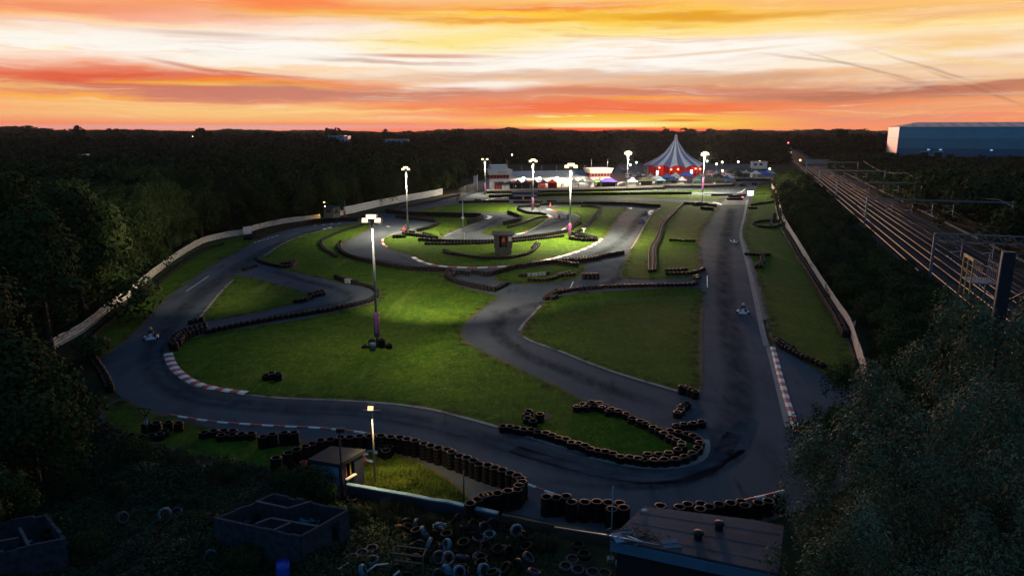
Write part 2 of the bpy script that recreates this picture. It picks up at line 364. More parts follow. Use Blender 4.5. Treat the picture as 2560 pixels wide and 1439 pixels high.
def sheet(name, poly, z, m, kind='structure', label=None, cat=None):
    me = bpy.data.meshes.new(name); tris = tessellate_polygon([[Vector((x, y, 0)) for x, y in poly]])
    me.from_pydata([(x, y, z) for x, y in poly], [], [tuple(t) for t in tris]); me.materials.append(m)
    bm = bmesh.new(); bm.from_mesh(me); bmesh.ops.recalc_face_normals(bm, faces=bm.faces)
    for f in bm.faces:
        if f.normal.z < 0: f.normal_flip()
    bm.to_mesh(me); bm.free()
    o = link(name, me); return tag(o, label, cat, kind=kind)
def px_poly(pts, smooth=True, step=3):
    g = [P(x, y)[:2] for x, y in pts]
    return catmull(g, True, step) if smooth else g
def offset_poly(poly, d, jit=0.0):
    n = len(poly); area = sum(poly[i][0] * poly[(i + 1) % n][1] - poly[(i + 1) % n][0] * poly[i][1] for i in range(n)); sg = 1 if area > 0 else -1
    out = []
    for i in range(n):
        a, b = np.array(poly[i - 1]), np.array(poly[(i + 1) % n]); t = b - a; L_ = np.linalg.norm(t)
        if L_ < 1e-6: out.append(poly[i]); continue
        nn = np.array((t[1], -t[0])) / L_ * sg; q = np.array(poly[i]) + nn * (d + nrg.uniform(-jit, jit)); out.append(tuple(q))
    return out
def ribbon(name, path, w, z, m, kind='structure', side=0.0):
    """flat strip along a ground path; side -1..1 shifts it across"""
    pts = [np.array(p[:2]) for p in path]; vs, fs = [], []
    for i, p in enumerate(pts):
        t = pts[min(i + 1, len(pts) - 1)] - pts[max(i - 1, 0)]; t = t / max(np.linalg.norm(t), 1e-6); nn = np.array((-t[1], t[0]))
        for s_ in (-1, 1): q = p + nn * w / 2 * (s_ + side); vs.append((q[0], q[1], z))
    for i in range(len(pts) - 1): fs.append((2 * i, 2 * i + 2, 2 * i + 3, 2 * i + 1))
    o = MB().add(vs, fs, m).build(name); return tag(o, kind=kind)

def fade_mat(name, col, k, sc=1.5, rough=.7, lo=.3, hi=.7, stretch=(1, 1, 1)):
    """worn-in mark or painted sheen: a colour that feathers out across and along its strip"""
    m = bpy.data.materials.new(name); m.use_nodes = True; t = m.node_tree; b = t.nodes['Principled BSDF']; b.inputs['Base Color'].default_value = tuple(col) + (1,); b.inputs['Roughness'].default_value = rough; b.inputs['Specular IOR Level'].default_value = .0
    at_ = t.nodes.new('ShaderNodeAttribute'); at_.attribute_name = 'fade'; geo = t.nodes.new('ShaderNodeNewGeometry')
    vm = t.nodes.new('ShaderNodeVectorMath'); vm.operation = 'MULTIPLY'; vm.inputs[1].default_value = stretch; t.links.new(geo.outputs['Position'], vm.inputs[0])
    n = t.nodes.new('ShaderNodeTexNoise'); n.inputs['Scale'].default_value = sc; n.inputs['Detail'].default_value = 6; n.inputs['Roughness'].default_value = .68; t.links.new(vm.outputs[0], n.inputs['Vector'])
    mr = t.nodes.new('ShaderNodeMapRange'); mr.inputs['From Min'].default_value = lo; mr.inputs['From Max'].default_value = hi; mr.inputs['To Max'].default_value = k; t.links.new(n.outputs['Fac'], mr.inputs['Value'])
    mu = t.nodes.new('ShaderNodeMath'); mu.operation = 'MULTIPLY'; t.links.new(at_.outputs['Fac'], mu.inputs[0]); t.links.new(mr.outputs['Result'], mu.inputs[1]); t.links.new(mu.outputs[0], b.inputs['Alpha']); return m
def fade_strip(name, path, w, z, m, ends=6):
    pts = [np.array(p[:2]) for p in path]; vs, fs, fd = [], [], []; prof = ((-.5, 0), (-.25, .75), (0, 1), (.25, .75), (.5, 0)); n = len(pts)
    for i, p in enumerate(pts):
        t = pts[min(i + 1, n - 1)] - pts[max(i - 1, 0)]; t = t / max(np.linalg.norm(t), 1e-6); nn = np.array((-t[1], t[0])); e = min(1, i / ends, (n - 1 - i) / ends) if ends else 1
        for u, f_ in prof: q = p + nn * w * u; vs.append((q[0], q[1], z)); fd.append(f_ * e)
    for i in range(n - 1):
        for k in range(4): a_ = i * 5 + k; fs.append((a_, a_ + 5, a_ + 6, a_ + 1))
    me = bpy.data.meshes.new(name); me.from_pydata(vs, [], fs); me.materials.append(m); at_ = me.attributes.new('fade', 'FLOAT', 'POINT'); at_.data.foreach_set('value', fd)
    bm = bmesh.new(); bm.from_mesh(me)
    for f in bm.faces:
        if f.normal.z < 0: f.normal_flip()
    bm.to_mesh(me); bm.free(); return tag(link(name, me), kind='structure')
# ------------------------------------------------------------------ terrain to the horizon
def hill(x, y):
    d = math.hypot(x, y); a = math.degrees(math.atan2(x, y))
    k = min(max((d - 900) / 1500, 0), 1); k = k * k * (3 - 2 * k)
    h = -1 + 4 * math.sin(a * .31 + 1.0) + 3 * math.sin(a * .83) + 10 * math.exp(-((a + 33) / 9) ** 2) + 11 * math.exp(-((a + 2.5) / 3.0) ** 2) + 4 * math.exp(-((a - 12) / 6) ** 2) + 4 * math.sin(d * .004 + a * .2)
    return k * h
rings = [0, 20, 60, 120, 200, 300, 450, 600, 800, 1000, 1250, 1500, 1800, 2100, 2500, 3000, 3600, 4500, 6000, 9000]
NA = 144; tv, tf = [(0, 0, 0)], []
for r_ in rings[1:]:
    for k in range(NA):
        a = 2 * math.pi * k / NA; x, y = r_ * math.sin(a), r_ * math.cos(a); tv.append((x, y, hill(x, y)))
for k in range(NA): tf.append((0, 1 + (k + 1) % NA, 1 + k))
for i in range(len(rings) - 2):
    for k in range(NA):
        a, b = 1 + i * NA + k, 1 + i * NA + (k + 1) % NA; tf.append((a, b, b + NA, a + NA))
tag(MB().add(tv, tf, m_ground, True).build('ground'), kind='structure')

# ------------------------------------------------------------------ asphalt of the circuit
OUT = [(1905, 452), (1897, 462), (1886, 480), (1869, 520), (1857, 560), (1851, 590), (1858, 625), (1873, 685), (1891, 765), (1908, 842), (1916, 864), (1946, 862), (2000, 900), (2080, 945), (2140, 960),
 (2170, 1010), (2200, 1090), (2195, 1150), (2120, 1215), (2010, 1270), (1900, 1310), (1760, 1340), (1600, 1335), (1500, 1328), (1390, 1308), (1300, 1288), (1215, 1270), (1172, 1252), (1130, 1212), (1085, 1180), (1030, 1152), (985, 1136),
 (930, 1116), (860, 1112), (790, 1120), (748, 1102), (640, 1090), (560, 1078), (500, 1062), (425, 1040), (380, 1030), (335, 1012), (300, 990), (280, 970), (262, 945), (251, 925), (253, 905), (266, 890), (292, 869), (330, 840), (380, 785), (420, 745), (460, 715), (500, 686), (540, 660), (600, 627), (650, 597), (700, 580), (740, 570), (790, 562), (840, 556), (880, 551), (920, 543), (960, 533), (1020, 517), (1060, 507), (1120, 495), (1165, 481), (1200, 473), (1330, 478), (1450, 476), (1560, 471), (1660, 467), (1750, 465), (1840, 462), (1862, 455)]
asph = px_poly(OUT, True, 3)
sheet('asphalt_track', asph, .02, m_asphalt)

LAWN = {
 'infield': [(417, 888), (424, 905), (440, 930), (470, 955), (510, 972), (560, 983), (617, 987), (700, 994), (800, 998), (900, 1003), (1000, 1011), (1080, 1023), (1160, 1043), (1250, 1067), (1330, 1093), (1400, 1114), (1480, 1136), (1560, 1152), (1640, 1158), (1700, 1155), (1735, 1140), (1740, 1110), (1715, 1093), (1680, 1084), (1640, 1062), (1610, 1050), (1560, 1030), (1510, 1012), (1470, 1010), (1448, 1000),
   (1400, 971), (1350, 948), (1300, 925), (1240, 896), (1190, 873), (1161, 855), (1151, 836), (1156, 815), (1175, 795), (1200, 775), (1226, 755), (1242, 741), (1225, 736), (1180, 725), (1130, 710), (1112, 696), (1105, 683), (1060, 680), (1000, 672), (940, 662), (890, 650), (858, 636), (850, 620), (862, 605), (890, 590), (918, 574), (925, 562), (905, 557), (850, 567), (800, 577), (750, 590), (700, 612), (665, 636), (645, 652), (690, 668), (740, 681), (800, 694), (850, 706), (905, 714), (938, 724), (947, 742), (930, 758), (860, 776), (760, 798), (600, 823), (500, 841), (450, 850), (430, 864)],
 'triangle': [(590, 688), (612, 692), (680, 707), (740, 725), (780, 739), (765, 751), (735, 760), (650, 778), (560, 796), (500, 804), (487, 806), (500, 790), (530, 755), (560, 720), (580, 696)],
 'centre': [(955, 600), (957, 612), (970, 620), (1000, 630), (1033, 642), (1060, 655), (1100, 664), (1150, 668), (1220, 668), (1290, 662), (1350, 652), (1410, 638), (1460, 622), (1490, 607), (1504, 597), (1514, 589), (1531, 562), (1551, 536), (1566, 520), (1540, 518), (1494, 517), (1456, 516), (1405, 517), (1381, 522), (1392, 527), (1430, 532), (1448, 540), (1448, 546), (1437, 556), (1420, 572), (1400, 585), (1340, 597), (1250, 605), (1160, 607), (1100, 604), (1070, 594), (1045, 586), (1010, 583), (985, 587), (965, 591)],
 'wedge': [(1030, 540), (1100, 541), (1180, 543), (1206, 548), (1195, 556), (1165, 565), (1130, 577), (1107, 590), (1095, 599), (1080, 592), (1048, 580), (1070, 570), (1095, 558), (1078, 550), (1030, 546)],
 'tongue': [(1257, 563), (1225, 570), (1206, 579), (1215, 585), (1237, 588), (1300, 584), (1320, 577), (1350, 560), (1371, 546), (1368, 539), (1340, 533), (1310, 526), (1280, 512), (1265, 508), (1190, 508), (1150, 510), (1100, 516), (1040, 526), (1022, 530), (1100, 531), (1200, 531), (1262, 532), (1270, 530), (1292, 537), (1304, 545), (1295, 552)],
 'strip': [(1651, 521), (1626, 539), (1609, 569), (1592, 600), (1579, 618), (1570, 646), (1555, 680), (1560, 694), (1620, 698), (1700, 695), (1746, 690), (1749, 640), (1749, 605), (1757, 578), (1772, 556), (1788, 532), (1796, 518), (1760, 512), (1690, 507), (1560, 502), (1440, 502), (1330, 504), (1317, 509), (1340, 513), (1400, 511), (1480, 510), (1560, 512), (1640, 517)],
 'ribbon': [(1330, 488), (1400, 487), (1480, 485), (1560, 485), (1680, 487), (1770, 490), (1814, 495), (1800, 500), (1760, 500), (1660, 495), (1560, 493), (1480, 493), (1400, 494), (1330, 496)],
 'sliver': [(1215, 488), (1300, 484), (1400, 481), (1480, 479), (1600, 479), (1740, 477), (1800, 478), (1740, 481), (1600, 483), (1480, 483), (1400, 484.5), (1300, 488), (1225, 492)],
 'dee': [(1306, 828), (1318, 808), (1332, 792), (1354, 766), (1368, 752), (1400, 742), (1480, 732), (1600, 725), (1730, 719), (1750, 722), (1749, 800), (1747, 900), (1744, 980), (1732, 984), (1700, 977), (1640, 960), (1560, 936), (1480, 908), (1400, 876), (1330, 851), (1308, 840)],
 'islet': [(1237, 695), (1255, 681), (1300, 673), (1360, 666), (1420, 657), (1452, 655), (1461, 663), (1455, 680), (1440, 695), (1400, 705), (1340, 709), (1280, 708), (1250, 702)],
 'right_verge': [(1873, 525), (1884, 490), (1897, 466), (1925, 459), (1932, 470), (1944, 500), (1950, 530), (1962, 572), (1986, 612), (2010, 652), (2035, 693), (2060, 738), (2085, 785), (2110, 838), (2128, 890), (2136, 935), (2080, 940), (2000, 894), (1950, 858), (1934, 850), (1922, 800), (1901, 720), (1884, 665), (1872, 628), (1858, 592), (1862, 565)],
 'left_verge': [(640, 596), (612, 590), (560, 600), (517, 612), (456, 645), (383, 700), (329, 745), (267, 792), (215, 840), (218, 880), (240, 902), (264, 886), (290, 867), (328, 838), (378, 783), (418, 743), (458, 713), (498, 684), (538, 658), (598, 625), (630, 607)],
 'bank': [(300, 1000), (335, 1015), (380, 1033), (425, 1043), (500, 1065), (560, 1081), (640, 1093), (740, 1105), (780, 1124), (860, 1117), (930, 1120), (985, 1139), (1030, 1154), (1085, 1182), (1128, 1213), (1164, 1250), (1120, 1250), (1050, 1238), (960, 1216), (905, 1208), (860, 1200), (780, 1190), (700, 1180), (600, 1165), (480, 1140), (380, 1120), (310, 1100), (270, 1060), (270, 1020)],
}
m_wear = fade_mat('worn_turf', (.075, .062, .036), .8, .9, .95, .46, .66)
for i, (k, pts) in enumerate(LAWN.items()):
    g = px_poly(pts, True, 4)
    sheet('soil_edge', offset_poly(g, .30 if k != 'right_verge' else .2, .16), .032 + i * .0006, m_soil)
    g2 = offset_poly(g, -.03, .07)
    sheet('lawn', g2, .046 + i * .0006, m_lawn)
    gc = resample(g2 + [g2[0]], 1.0)
    if len(gc) > 12: fade_strip('worn_edge', offset_poly(gc, -.35, .35), 1.5 if k != 'left_verge' else 1.0, .058 + i * .0006, m_wear, 0)
# brown bank behind the left straight
sheet('soil_bank', px_poly([(975, 532), (1000, 514), (1040, 503), (1080, 495), (1112, 488), (1150, 482), (1170, 480), (1120, 496), (1060, 508), (1020, 518)], False), .03, m_soil)
sheet('paddock', px_poly([(1190, 478), (1330, 479), (1450, 477), (1560, 472), (1660, 468), (1750, 466), (1840, 461), (1935, 452), (1935, 425), (1900, 410), (1800, 408), (1700, 410), (1590, 398), (1555, 396), (1535, 430), (1500, 440), (1190, 452)], False), .012, m_paddock)
sheet('track_apron', px_poly([(1814, 499), (1866, 501), (1862, 511), (1797, 512)], False), .026, m_paddock)
# pale edging strips along the asphalt
def edging(pts, w=.35, z=.05, m=None): ribbon('edging_strip', catmull([P(*p)[:2] for p in pts], False, 4), w, z, m or m_conc)
edging([(1868, 500), (1862, 535), (1853, 575), (1852, 592), (1860, 625), (1875, 685), (1893, 765), (1909, 840), (1917, 866)], .55)
edging([(1858, 598), (1868, 625), (1880, 665), (1896, 720), (1916, 800)], .9, .049, m_paddock)
edging([(617, 987), (700, 995), (800, 999), (900, 1004), (1000, 1012), (1080, 1024), (1160, 1044), (1250, 1069), (1330, 1095), (1400, 1117), (1480, 1140)], .32)
edging([(1310, 842), (1330, 853), (1400, 878), (1480, 910), (1560, 938), (1640, 962), (1700, 979), (1748, 990)], .35)
edging([(1298, 826), (1312, 806), (1330, 788), (1352, 764)], .3)
edging([(1480, 1140), (1560, 1158), (1640, 1166), (1700, 1162), (1745, 1146), (1760, 1118), (1757, 1098)], .8, .045)
edging([(958, 597), (985, 585), (1015, 577), (1050, 567)], .25)
edging([(1560, 497), (1660, 500), (1720, 503), (1765, 508), (1796, 512)], .5)
edging([(1750, 600), (1749, 650), (1748, 690)], .5, .05, m_soil); edging([(1750, 600), (1758, 578), (1774, 554), (1796, 520)], .5, .05, m_soil)
edging([(1752, 722), (1751, 800), (1749, 900), (1746, 985)], .45, .05, m_soil)
edging([(1110, 592), (1135, 580), (1170, 566), (1196, 557)], .25); edging([(1240, 589), (1300, 586), (1322, 578), (1352, 561), (1372, 546)], .3)
edging([(1385, 522), (1430, 533), (1449, 543)], .25); edging([(1625, 541), (1608, 570), (1591, 601), (1577, 622)], .3)
edging([(583, 700), (560, 722), (530, 757), (490, 806)], .3); edging([(850, 569), (800, 579), (750, 592), (700, 614), (662, 640)], .3)
# painted lines and dashes
def line(pts, w, z=.028, name='painted_line'): ribbon(name, [P(*p)[:2] for p in pts], w, z, m_white)
for a, b in (((466, 728), (522, 690)),): line([a, b], .10)
for i in range(6): x = 634 + i * 11; line([(x, 607 - i * 3.2), (x + 7, 605 - i * 3.2)], .28)
for i in range(4): x = 784 + i * 20; line([(x, 564 - i * 1.7), (x + 9, 563.4 - i * 1.7)], .5)
for i in range(9): x = 1020 + i * 12; line([(x, 515.5 - i * 2.55), (x + 7, 514 - i * 2.55)], .4)
for i in range(5): x = 1634 + i * 13; line([(x, 475.4), (x + 9, 475.4)], .5)
for i in range(4): x = 1790 + i * 12; line([(x, 473 + i * .4), (x + 8, 473.2 + i * .4)], .5)
line([(1842, 482), (1853, 480), (1859, 476), (1863, 472)], .45)
line([(1425, 722), (1433, 704)], .12); line([(1768, 690), (1768, 718)], .08)

# ------------------------------------------------------------------ kerbs, red and white
def kerb(pts, w, n, first='white', h=.09, smooth=True, side=0.0, name='kerb'):
    g = [P(*p)[:2] for p in pts]; g = catmull(g, False, 8) if smooth else g
    tot = sum(math.dist(a, b) for a, b in zip(g[:-1], g[1:])); sub = 3
    gg = resample(g, tot / (n * sub) * .9999); b = MB(); pr = []
    for i, p in enumerate(gg):
        t = np.array(gg[min(i + 1, len(gg) - 1)]) - np.array(gg[max(i - 1, 0)]); t /= max(np.linalg.norm(t), 1e-6); nn = np.array((-t[1], t[0]))
        q = np.array(p) + nn * w / 2 * side
        pr.append([tuple(q + nn * w / 2) + (.03,), tuple(q + nn * w * .42) + (h * .8,), tuple(q - nn * w * .1) + (h,), tuple(q - nn * w / 2) + (.03,)])
    for i in range(len(pr) - 1):
        m = m_white if ((i // sub) % 2 == 0) == (first == 'white') else m_red
        vs = pr[i] + pr[i + 1]; b.add(vs, [(0, 1, 5, 4), (1, 2, 6, 5), (2, 3, 7, 6)], m)
    return tag(b.build(name), kind='structure')
kerb([(421, 884), (427, 904), (441, 925), (465, 945), (500, 962), (550, 974), (617, 983)], .8, 21)
kerb([(424, 1037), (480, 1047), (550, 1056), (620, 1061), (700, 1066), (760, 1068), (840, 1074), (900, 1081), (940, 1088)], .22, 19, 'red')
kerb([(1318, 1211), (1345, 1221), (1380, 1234), (1420, 1247), (1460, 1258)], .2, 6)
kerb([(1838, 1258), (1870, 1249), (1910, 1240), (1960, 1227)], .2, 5)
kerb([(1931, 868), (1937, 890), (1947, 930), (1958, 970), (1968, 1005), (1980, 1040), (1992, 1080)], .55, 22)
ribbon('rumble_strip', [P(*p)[:2] for p in [(1921, 868), (1930, 900), (1945, 960), (1962, 1030), (1972, 1070)]], .5, .045, m_conc)
kerb([(1033, 643), (1060, 656), (1100, 665), (1150, 668.5), (1220, 668.5), (1290, 663), (1350, 653), (1410, 639), (1460, 623), (1490, 608), (1504, 597)], .75, 35)
kerb([(957, 598), (956, 606), (961, 613), (968, 618)], .5, 4)
kerb([(1216, 548), (1221, 546), (1226, 542), (1221, 540)], 1.0, 1); kerb([(1368, 523), (1378, 525), (1390, 529)], .9, 2)
kerb([(1402, 579), (1412, 571), (1423, 563)], .7, 2, 'white'); kerb([(1290, 586), (1306, 583), (1319, 577)], .6, 2, 'white'); kerb([(1368, 538), (1377, 541), (1379, 545)], .8, 2)
kerb([(1622, 538), (1626, 532), (1630, 526)], 1.0, 3); kerb([(1570, 521.5), (1576, 521), (1581, 521.5)], 1.2, 1); kerb([(1643, 523), (1650, 521)], .6, 1)
kerb([(1783, 506), (1794, 508), (1804, 512)], .5, 1); kerb([(1214, 501), (1224, 498), (1245, 495), (1270, 494)], .6, 5); kerb([(808, 574), (818, 571), (828, 569)], .6, 3)
kerb([(968, 566), (975, 568)], .6, 1)

# rubbered racing lines, wear, and a pale blue sheen put into colour on the asphalt
m_rub = fade_mat('rubbered_line', (.024, .031, .040), .5, .9, .26, .28, .62, (1, .35, 1)); m_sheen = fade_mat('sheen_tint', (.14, .16, .20), .6, .7, .85, .34, .66, (.35, 1, 1)); m_dust = fade_mat('dusty_patch', (.14, .13, .12), .45, .8, .9, .45, .68)
def mark(pts, w, m, z=.0235, name='racing_line_or_sheen'): fade_strip(name, resample(catmull([P(*p)[:2] for p in pts], False, 8), .8), w, z, m)
LINE = [(1830, 520), (1815, 600), (1810, 700), (1830, 850), (1850, 980), (1830, 1080), (1760, 1170), (1640, 1195), (1500, 1180), (1350, 1140), (1200, 1095), (1050, 1055), (900, 1030), (740, 1022), (600, 1010), (500, 995), (430, 965), (390, 920), (385, 870), (420, 815), (480, 755), (560, 690), (640, 640), (720, 600), (800, 574), (880, 558)]
mark(LINE, 3.0, m_rub); mark([(x + 6, y + 4) for x, y in LINE[5:20]], 1.1, m_sheen, .0245)
mark([(1900, 1050), (1800, 1130), (1680, 1180), (1540, 1185), (1400, 1150), (1280, 1110)], 2.2, m_sheen, .0247); mark([(1310, 1190), (1480, 1215), (1640, 1215), (1780, 1180), (1880, 1120)], .9, m_rub, .0249)
mark([(860, 640), (940, 650), (1100, 676), (1250, 680), (1370, 668), (1480, 640), (1555, 600), (1595, 550), (1615, 528)], 2.4, m_rub); mark([(980, 632), (1100, 674), (1250, 677), (1390, 655), (1500, 622)], 1.0, m_sheen, .0245)
mark([(1570, 650), (1540, 700), (1400, 745), (1280, 780), (1240, 820), (1300, 880), (1420, 930), (1560, 985), (1700, 1030)], 2.2, m_rub); mark([(660, 672), (760, 700), (870, 735), (860, 755), (760, 775), (600, 810), (500, 830)], 2.0, m_rub)
mark([(1120, 592), (1190, 575), (1240, 552), (1255, 540)], 2.0, m_rub); mark([(1290, 590), (1380, 560), (1415, 545), (1400, 528), (1450, 518), (1560, 518)], 2.0, m_rub)
mark([(1880, 610), (1900, 700), (1930, 830)], 1.6, m_dust, .0508); mark([(800, 1085), (640, 1075), (520, 1060)], 1.6, m_dust); mark([(1010, 1125), (1090, 1160), (1160, 1215)], 1.8, m_dust); mark([(870, 632), (930, 648), (990, 663)], 1.8, m_dust)
# ------------------------------------------------------------------ tyre walls
TR, TW = .335, .205
def tyre_prof(z, top):
    return [(TR - .035, z + .004), (TR, z + .045), (TR, z + TW - .045), (TR - .035, z + TW - .004)]
def stack_mesh(n, m, seg=18, top=None):
    pr = [(.23, .015)]
    for k in range(n): pr += tyre_prof(k * TW, k == n - 1)
    b = MB().lathe(pr, m, seg)
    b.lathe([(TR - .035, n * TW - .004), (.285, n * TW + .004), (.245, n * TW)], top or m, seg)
    return b.lathe([(.245, n * TW), (.215, n * TW - .02), (.215, n * TW - .06), (.245, n * TW - .10), (.23, .015)], m, seg).mesh('tyre_stack')
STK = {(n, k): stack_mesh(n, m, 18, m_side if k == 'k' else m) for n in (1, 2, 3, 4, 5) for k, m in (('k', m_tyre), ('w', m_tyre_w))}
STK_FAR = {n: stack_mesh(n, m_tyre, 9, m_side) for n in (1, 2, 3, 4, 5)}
m_cap = mat('tyre_top_shine', (.018, .018, .02), .35, spec=.6)
def mesh_arrays(me):
    v = np.empty(len(me.vertices) * 3, np.float32); me.vertices.foreach_get('co', v)
    return v.reshape(-1, 3), [tuple(p.vertices) for p in me.polygons], [p.material_index for p in me.polygons]
FARV = {n: mesh_arrays(me) for n, me in STK_FAR.items()}
def spots(pts, zt, exact, spacing, smooth):
    g = [P(x, y, zt)[:2] for x, y in pts]
    if exact: return g
    if smooth and len(g) > 2: g = catmull(g, False, 6)
    return resample(g, spacing)
def tyre_wall(label, rows, n=2, exact=False, zt=None, spacing=.60, smooth=True, group=None, belt=False, white=(), jit=.03):
    """rows: photo-pixel polylines; zt: height of the traced line (0 = foot of the wall)"""
    zt = 0.0 if zt is None else zt
    pos = []; runs = []
    for r_ in rows: q_ = spots(r_, zt, exact, spacing, smooth); pos += q_; runs.append(q_)
    c = np.mean([p for p in pos], axis=0); d = math.hypot(c[0], c[1])
    if d > 128:
        one = len(runs) == 1; t = None if one else thing('tyre_wall', label, 'tyre wall', (c[0], c[1], .05), 0, 'tyre walls round the kart circuit')
        if t: t['kind'] = 'thing'
        for run in runs:
            b = []; fs = []; off = 0; mi = FARV[n][2] * len(run)
            for (x, y) in run:
                v, f, _m = FARV[n]; a = rng.uniform(0, 6.28)
                q = v.copy(); q[:, 0] = v[:, 0] * math.cos(a) - v[:, 1] * math.sin(a) + x + rng.uniform(-jit, jit) - c[0]; q[:, 1] = v[:, 0] * math.sin(a) + v[:, 1] * math.cos(a) + y + rng.uniform(-jit, jit) - c[1]
                b.append(q); fs += [tuple(k + off for k in tt) for tt in f]; off += len(v)
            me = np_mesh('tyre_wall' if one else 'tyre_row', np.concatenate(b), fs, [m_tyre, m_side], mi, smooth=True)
            o = link('tyre_wall' if one else 'tyre_row', me, t, (c[0], c[1], .05) if one else None)
        return tag(o, label, 'tyre wall', 'tyre walls round the kart circuit', 'thing') if one else t
    t = thing('tyre_wall', label, 'tyre wall', (c[0], c[1], .05), 0, 'tyre walls round the kart circuit'); t['kind'] = 'thing'
    order = sorted(range(len(pos)), key=lambda i: math.hypot(*pos[i]))
    rest = []
    for k, i in enumerate(order):
        x, y = pos[i]; x += rng.uniform(-jit, jit) - c[0]; y += rng.uniform(-jit, jit) - c[1]
        if k < 100:
            o = link('tyre_stack', STK[(n, 'w' if i in white else 'k')], t, (x, y, rng.uniform(-.012, .012)), (rng.uniform(-.035, .035), rng.uniform(-.035, .035), rng.uniform(0, 6.28)))
            s_ = rng.uniform(.96, 1.04); o.scale = (s_, s_, rng.uniform(.96, 1.05))
        else: rest.append((x, y))
    if rest:
        v, f, mi = FARV[n]; b = []; fs = []; off = 0
        for x, y in rest: b.append(v + np.array((x, y, 0), np.float32)); fs += [tuple(k + off for k in q) for q in f]; off += len(v)
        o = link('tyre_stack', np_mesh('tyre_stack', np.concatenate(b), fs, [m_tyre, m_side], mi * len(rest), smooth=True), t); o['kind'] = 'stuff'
    return t
H = lambda n: n * TW + .05

T = tyre_wall
T('long tall tyre wall curving round the near lamp and lawn triangle to a hook', [[(691, 1144), (720, 1130), (742, 1122), (762, 1115), (781, 1107), (801, 1100), (825, 1096), (849, 1093), (875, 1089), (900, 1088), (925, 1087), (951, 1087), (976, 1089), (1000, 1092), (1019, 1096), (1038, 1101), (1058, 1107), (1078, 1112), (1097, 1118), (1116, 1123), (1129, 1130), (1150, 1136), (1167, 1143), (1184, 1149), (1199, 1156), (1218, 1162), (1236, 1167), (1257, 1173), (1277, 1180), (1293, 1187), (1301, 1195), (1306, 1204), (1299, 1213), (1291, 1222), (1270, 1227), (1245, 1230), (1221, 1233), (1206, 1237), (1194, 1245), (1177, 1255)]], 5, True, H(5))
T('short row of four tall black tyre stacks standing left of the dark shed', [[(655, 1089), (682, 1084), (710, 1081), (735, 1080)]], 4, True, H(4))
T('low staggered tyre row on the near bank between the sign post and four stacks', [[(510, 1079), (534, 1075), (559, 1074), (580, 1075)], [(553, 1085), (581, 1084), (604, 1082), (628, 1082)]], 2, True, H(2))
T('row of four tyre stacks just behind the fan topped sign post', [[(364, 1057), (391, 1055), (420, 1053), (444, 1055)]], 3, True, H(3))
T('ring of low tyres on the ground round the fan topped sign post', [[(327, 1085), (354, 1091), (381, 1087), (399, 1083), (409, 1076)]], 2, True, H(2))
T('curved inner tyre row edging the near lawn beside the long bend', [[(1258, 1064), (1275, 1065), (1292, 1067), (1310, 1071), (1327, 1072), (1345, 1077), (1365, 1080), (1380, 1086), (1397, 1092), (1414, 1096), (1430, 1104), (1446, 1106), (1461, 1112), (1477, 1119), (1495, 1124), (1514, 1127), (1532, 1132), (1552, 1139), (1575, 1140), (1595, 1144), (1610, 1145)]], 2, True, H(2))
T('rounded end of the near lawn tyre wall, double with a belt skirt', [[(1635, 1148), (1662, 1147), (1690, 1144), (1712, 1139), (1732, 1130), (1746, 1117), (1750, 1105), (1744, 1095), (1732, 1088), (1716, 1082), (1696, 1078), (1676, 1074)], [(1620, 1133), (1646, 1133), (1672, 1130), (1695, 1121), (1706, 1112), (1704, 1104), (1692, 1097), (1676, 1089), (1660, 1080)]], 2, True, H(2))
T('wavy double tyre strand along the back of the near lawn tip', [[(1443, 1014), (1457, 1009), (1480, 1004), (1497, 1005), (1512, 1012), (1530, 1020), (1547, 1025), (1565, 1032), (1582, 1042), (1600, 1051), (1615, 1056), (1632, 1065), (1648, 1072)], [(1465, 1014), (1485, 1011), (1505, 1016), (1522, 1024)]], 2, True, H(2), spacing=.6)
T('five tyre stacks in a slanting line on tarmac near the straight', [[(1695, 1029), (1701, 1022), (1703, 1016), (1709, 1010), (1717, 1006)]], 2, True, H(2))
T('row of four tyre stacks just beyond the rounded lawn end', [[(1690, 1062), (1710, 1058), (1733, 1056), (1755, 1052)]], 2, True, H(2))
T('four tall tyre stacks at the sharp corner of the right hand lawn', [[(1705, 964), (1717, 966), (1728, 971), (1738, 976)]], 3, True, H(3))
T('three tall tyre stacks on tarmac at the near track edge', [[(1368, 1240), (1392, 1240), (1417, 1240)]], 5, True, H(5))
T('double row of tall tyre stacks in front of the flat roofed building', [[(1430, 1254), (1462, 1254), (1492, 1253), (1522, 1252), (1552, 1255)], [(1530, 1268), (1561, 1268)]], 5, True, H(5))
T('tyre stacks behind the flat roof running to the willow', [[(1651, 1262), (1697, 1264), (1721, 1259), (1752, 1257), (1775, 1265), (1751, 1271), (1799, 1259), (1828, 1257), (1854, 1251), (1864, 1261), (1894, 1256), (1922, 1250), (1950, 1242)]], 4, True, H(4))
T('thick tyre heap wall at the top of the red and white hairpin kerb', [[(510, 822), (490, 829), (470, 835), (452, 843), (438, 852), (430, 865), (440, 876)], [(512, 830), (490, 838), (470, 846), (455, 855), (447, 866)]], 3)
T('short tyre row at the left mouth of the side road', [[(478, 811), (495, 806), (513, 802)]], 2, smooth=False)
T('long low tyre line along the lower edge of the side road', [[(520, 834), (600, 817), (700, 799), (800, 783), (870, 769), (915, 758)]], 2)
T('bulging tyre line behind the tallest lamp pole at the side road bend', [[(920, 757), (940, 744), (940, 729), (918, 718), (892, 712)]], 2)
T('tyre wall with white topped tyres at the top of the side road bend', [[(890, 712), (865, 707), (848, 701), (838, 696)]], 3, white=(2, 3))
T('wavy tyre row at the upper left mouth of the side road', [[(640, 650), (655, 658), (680, 665), (708, 670), (724, 668), (738, 660)], [(705, 663), (722, 661), (736, 656)]], 2)
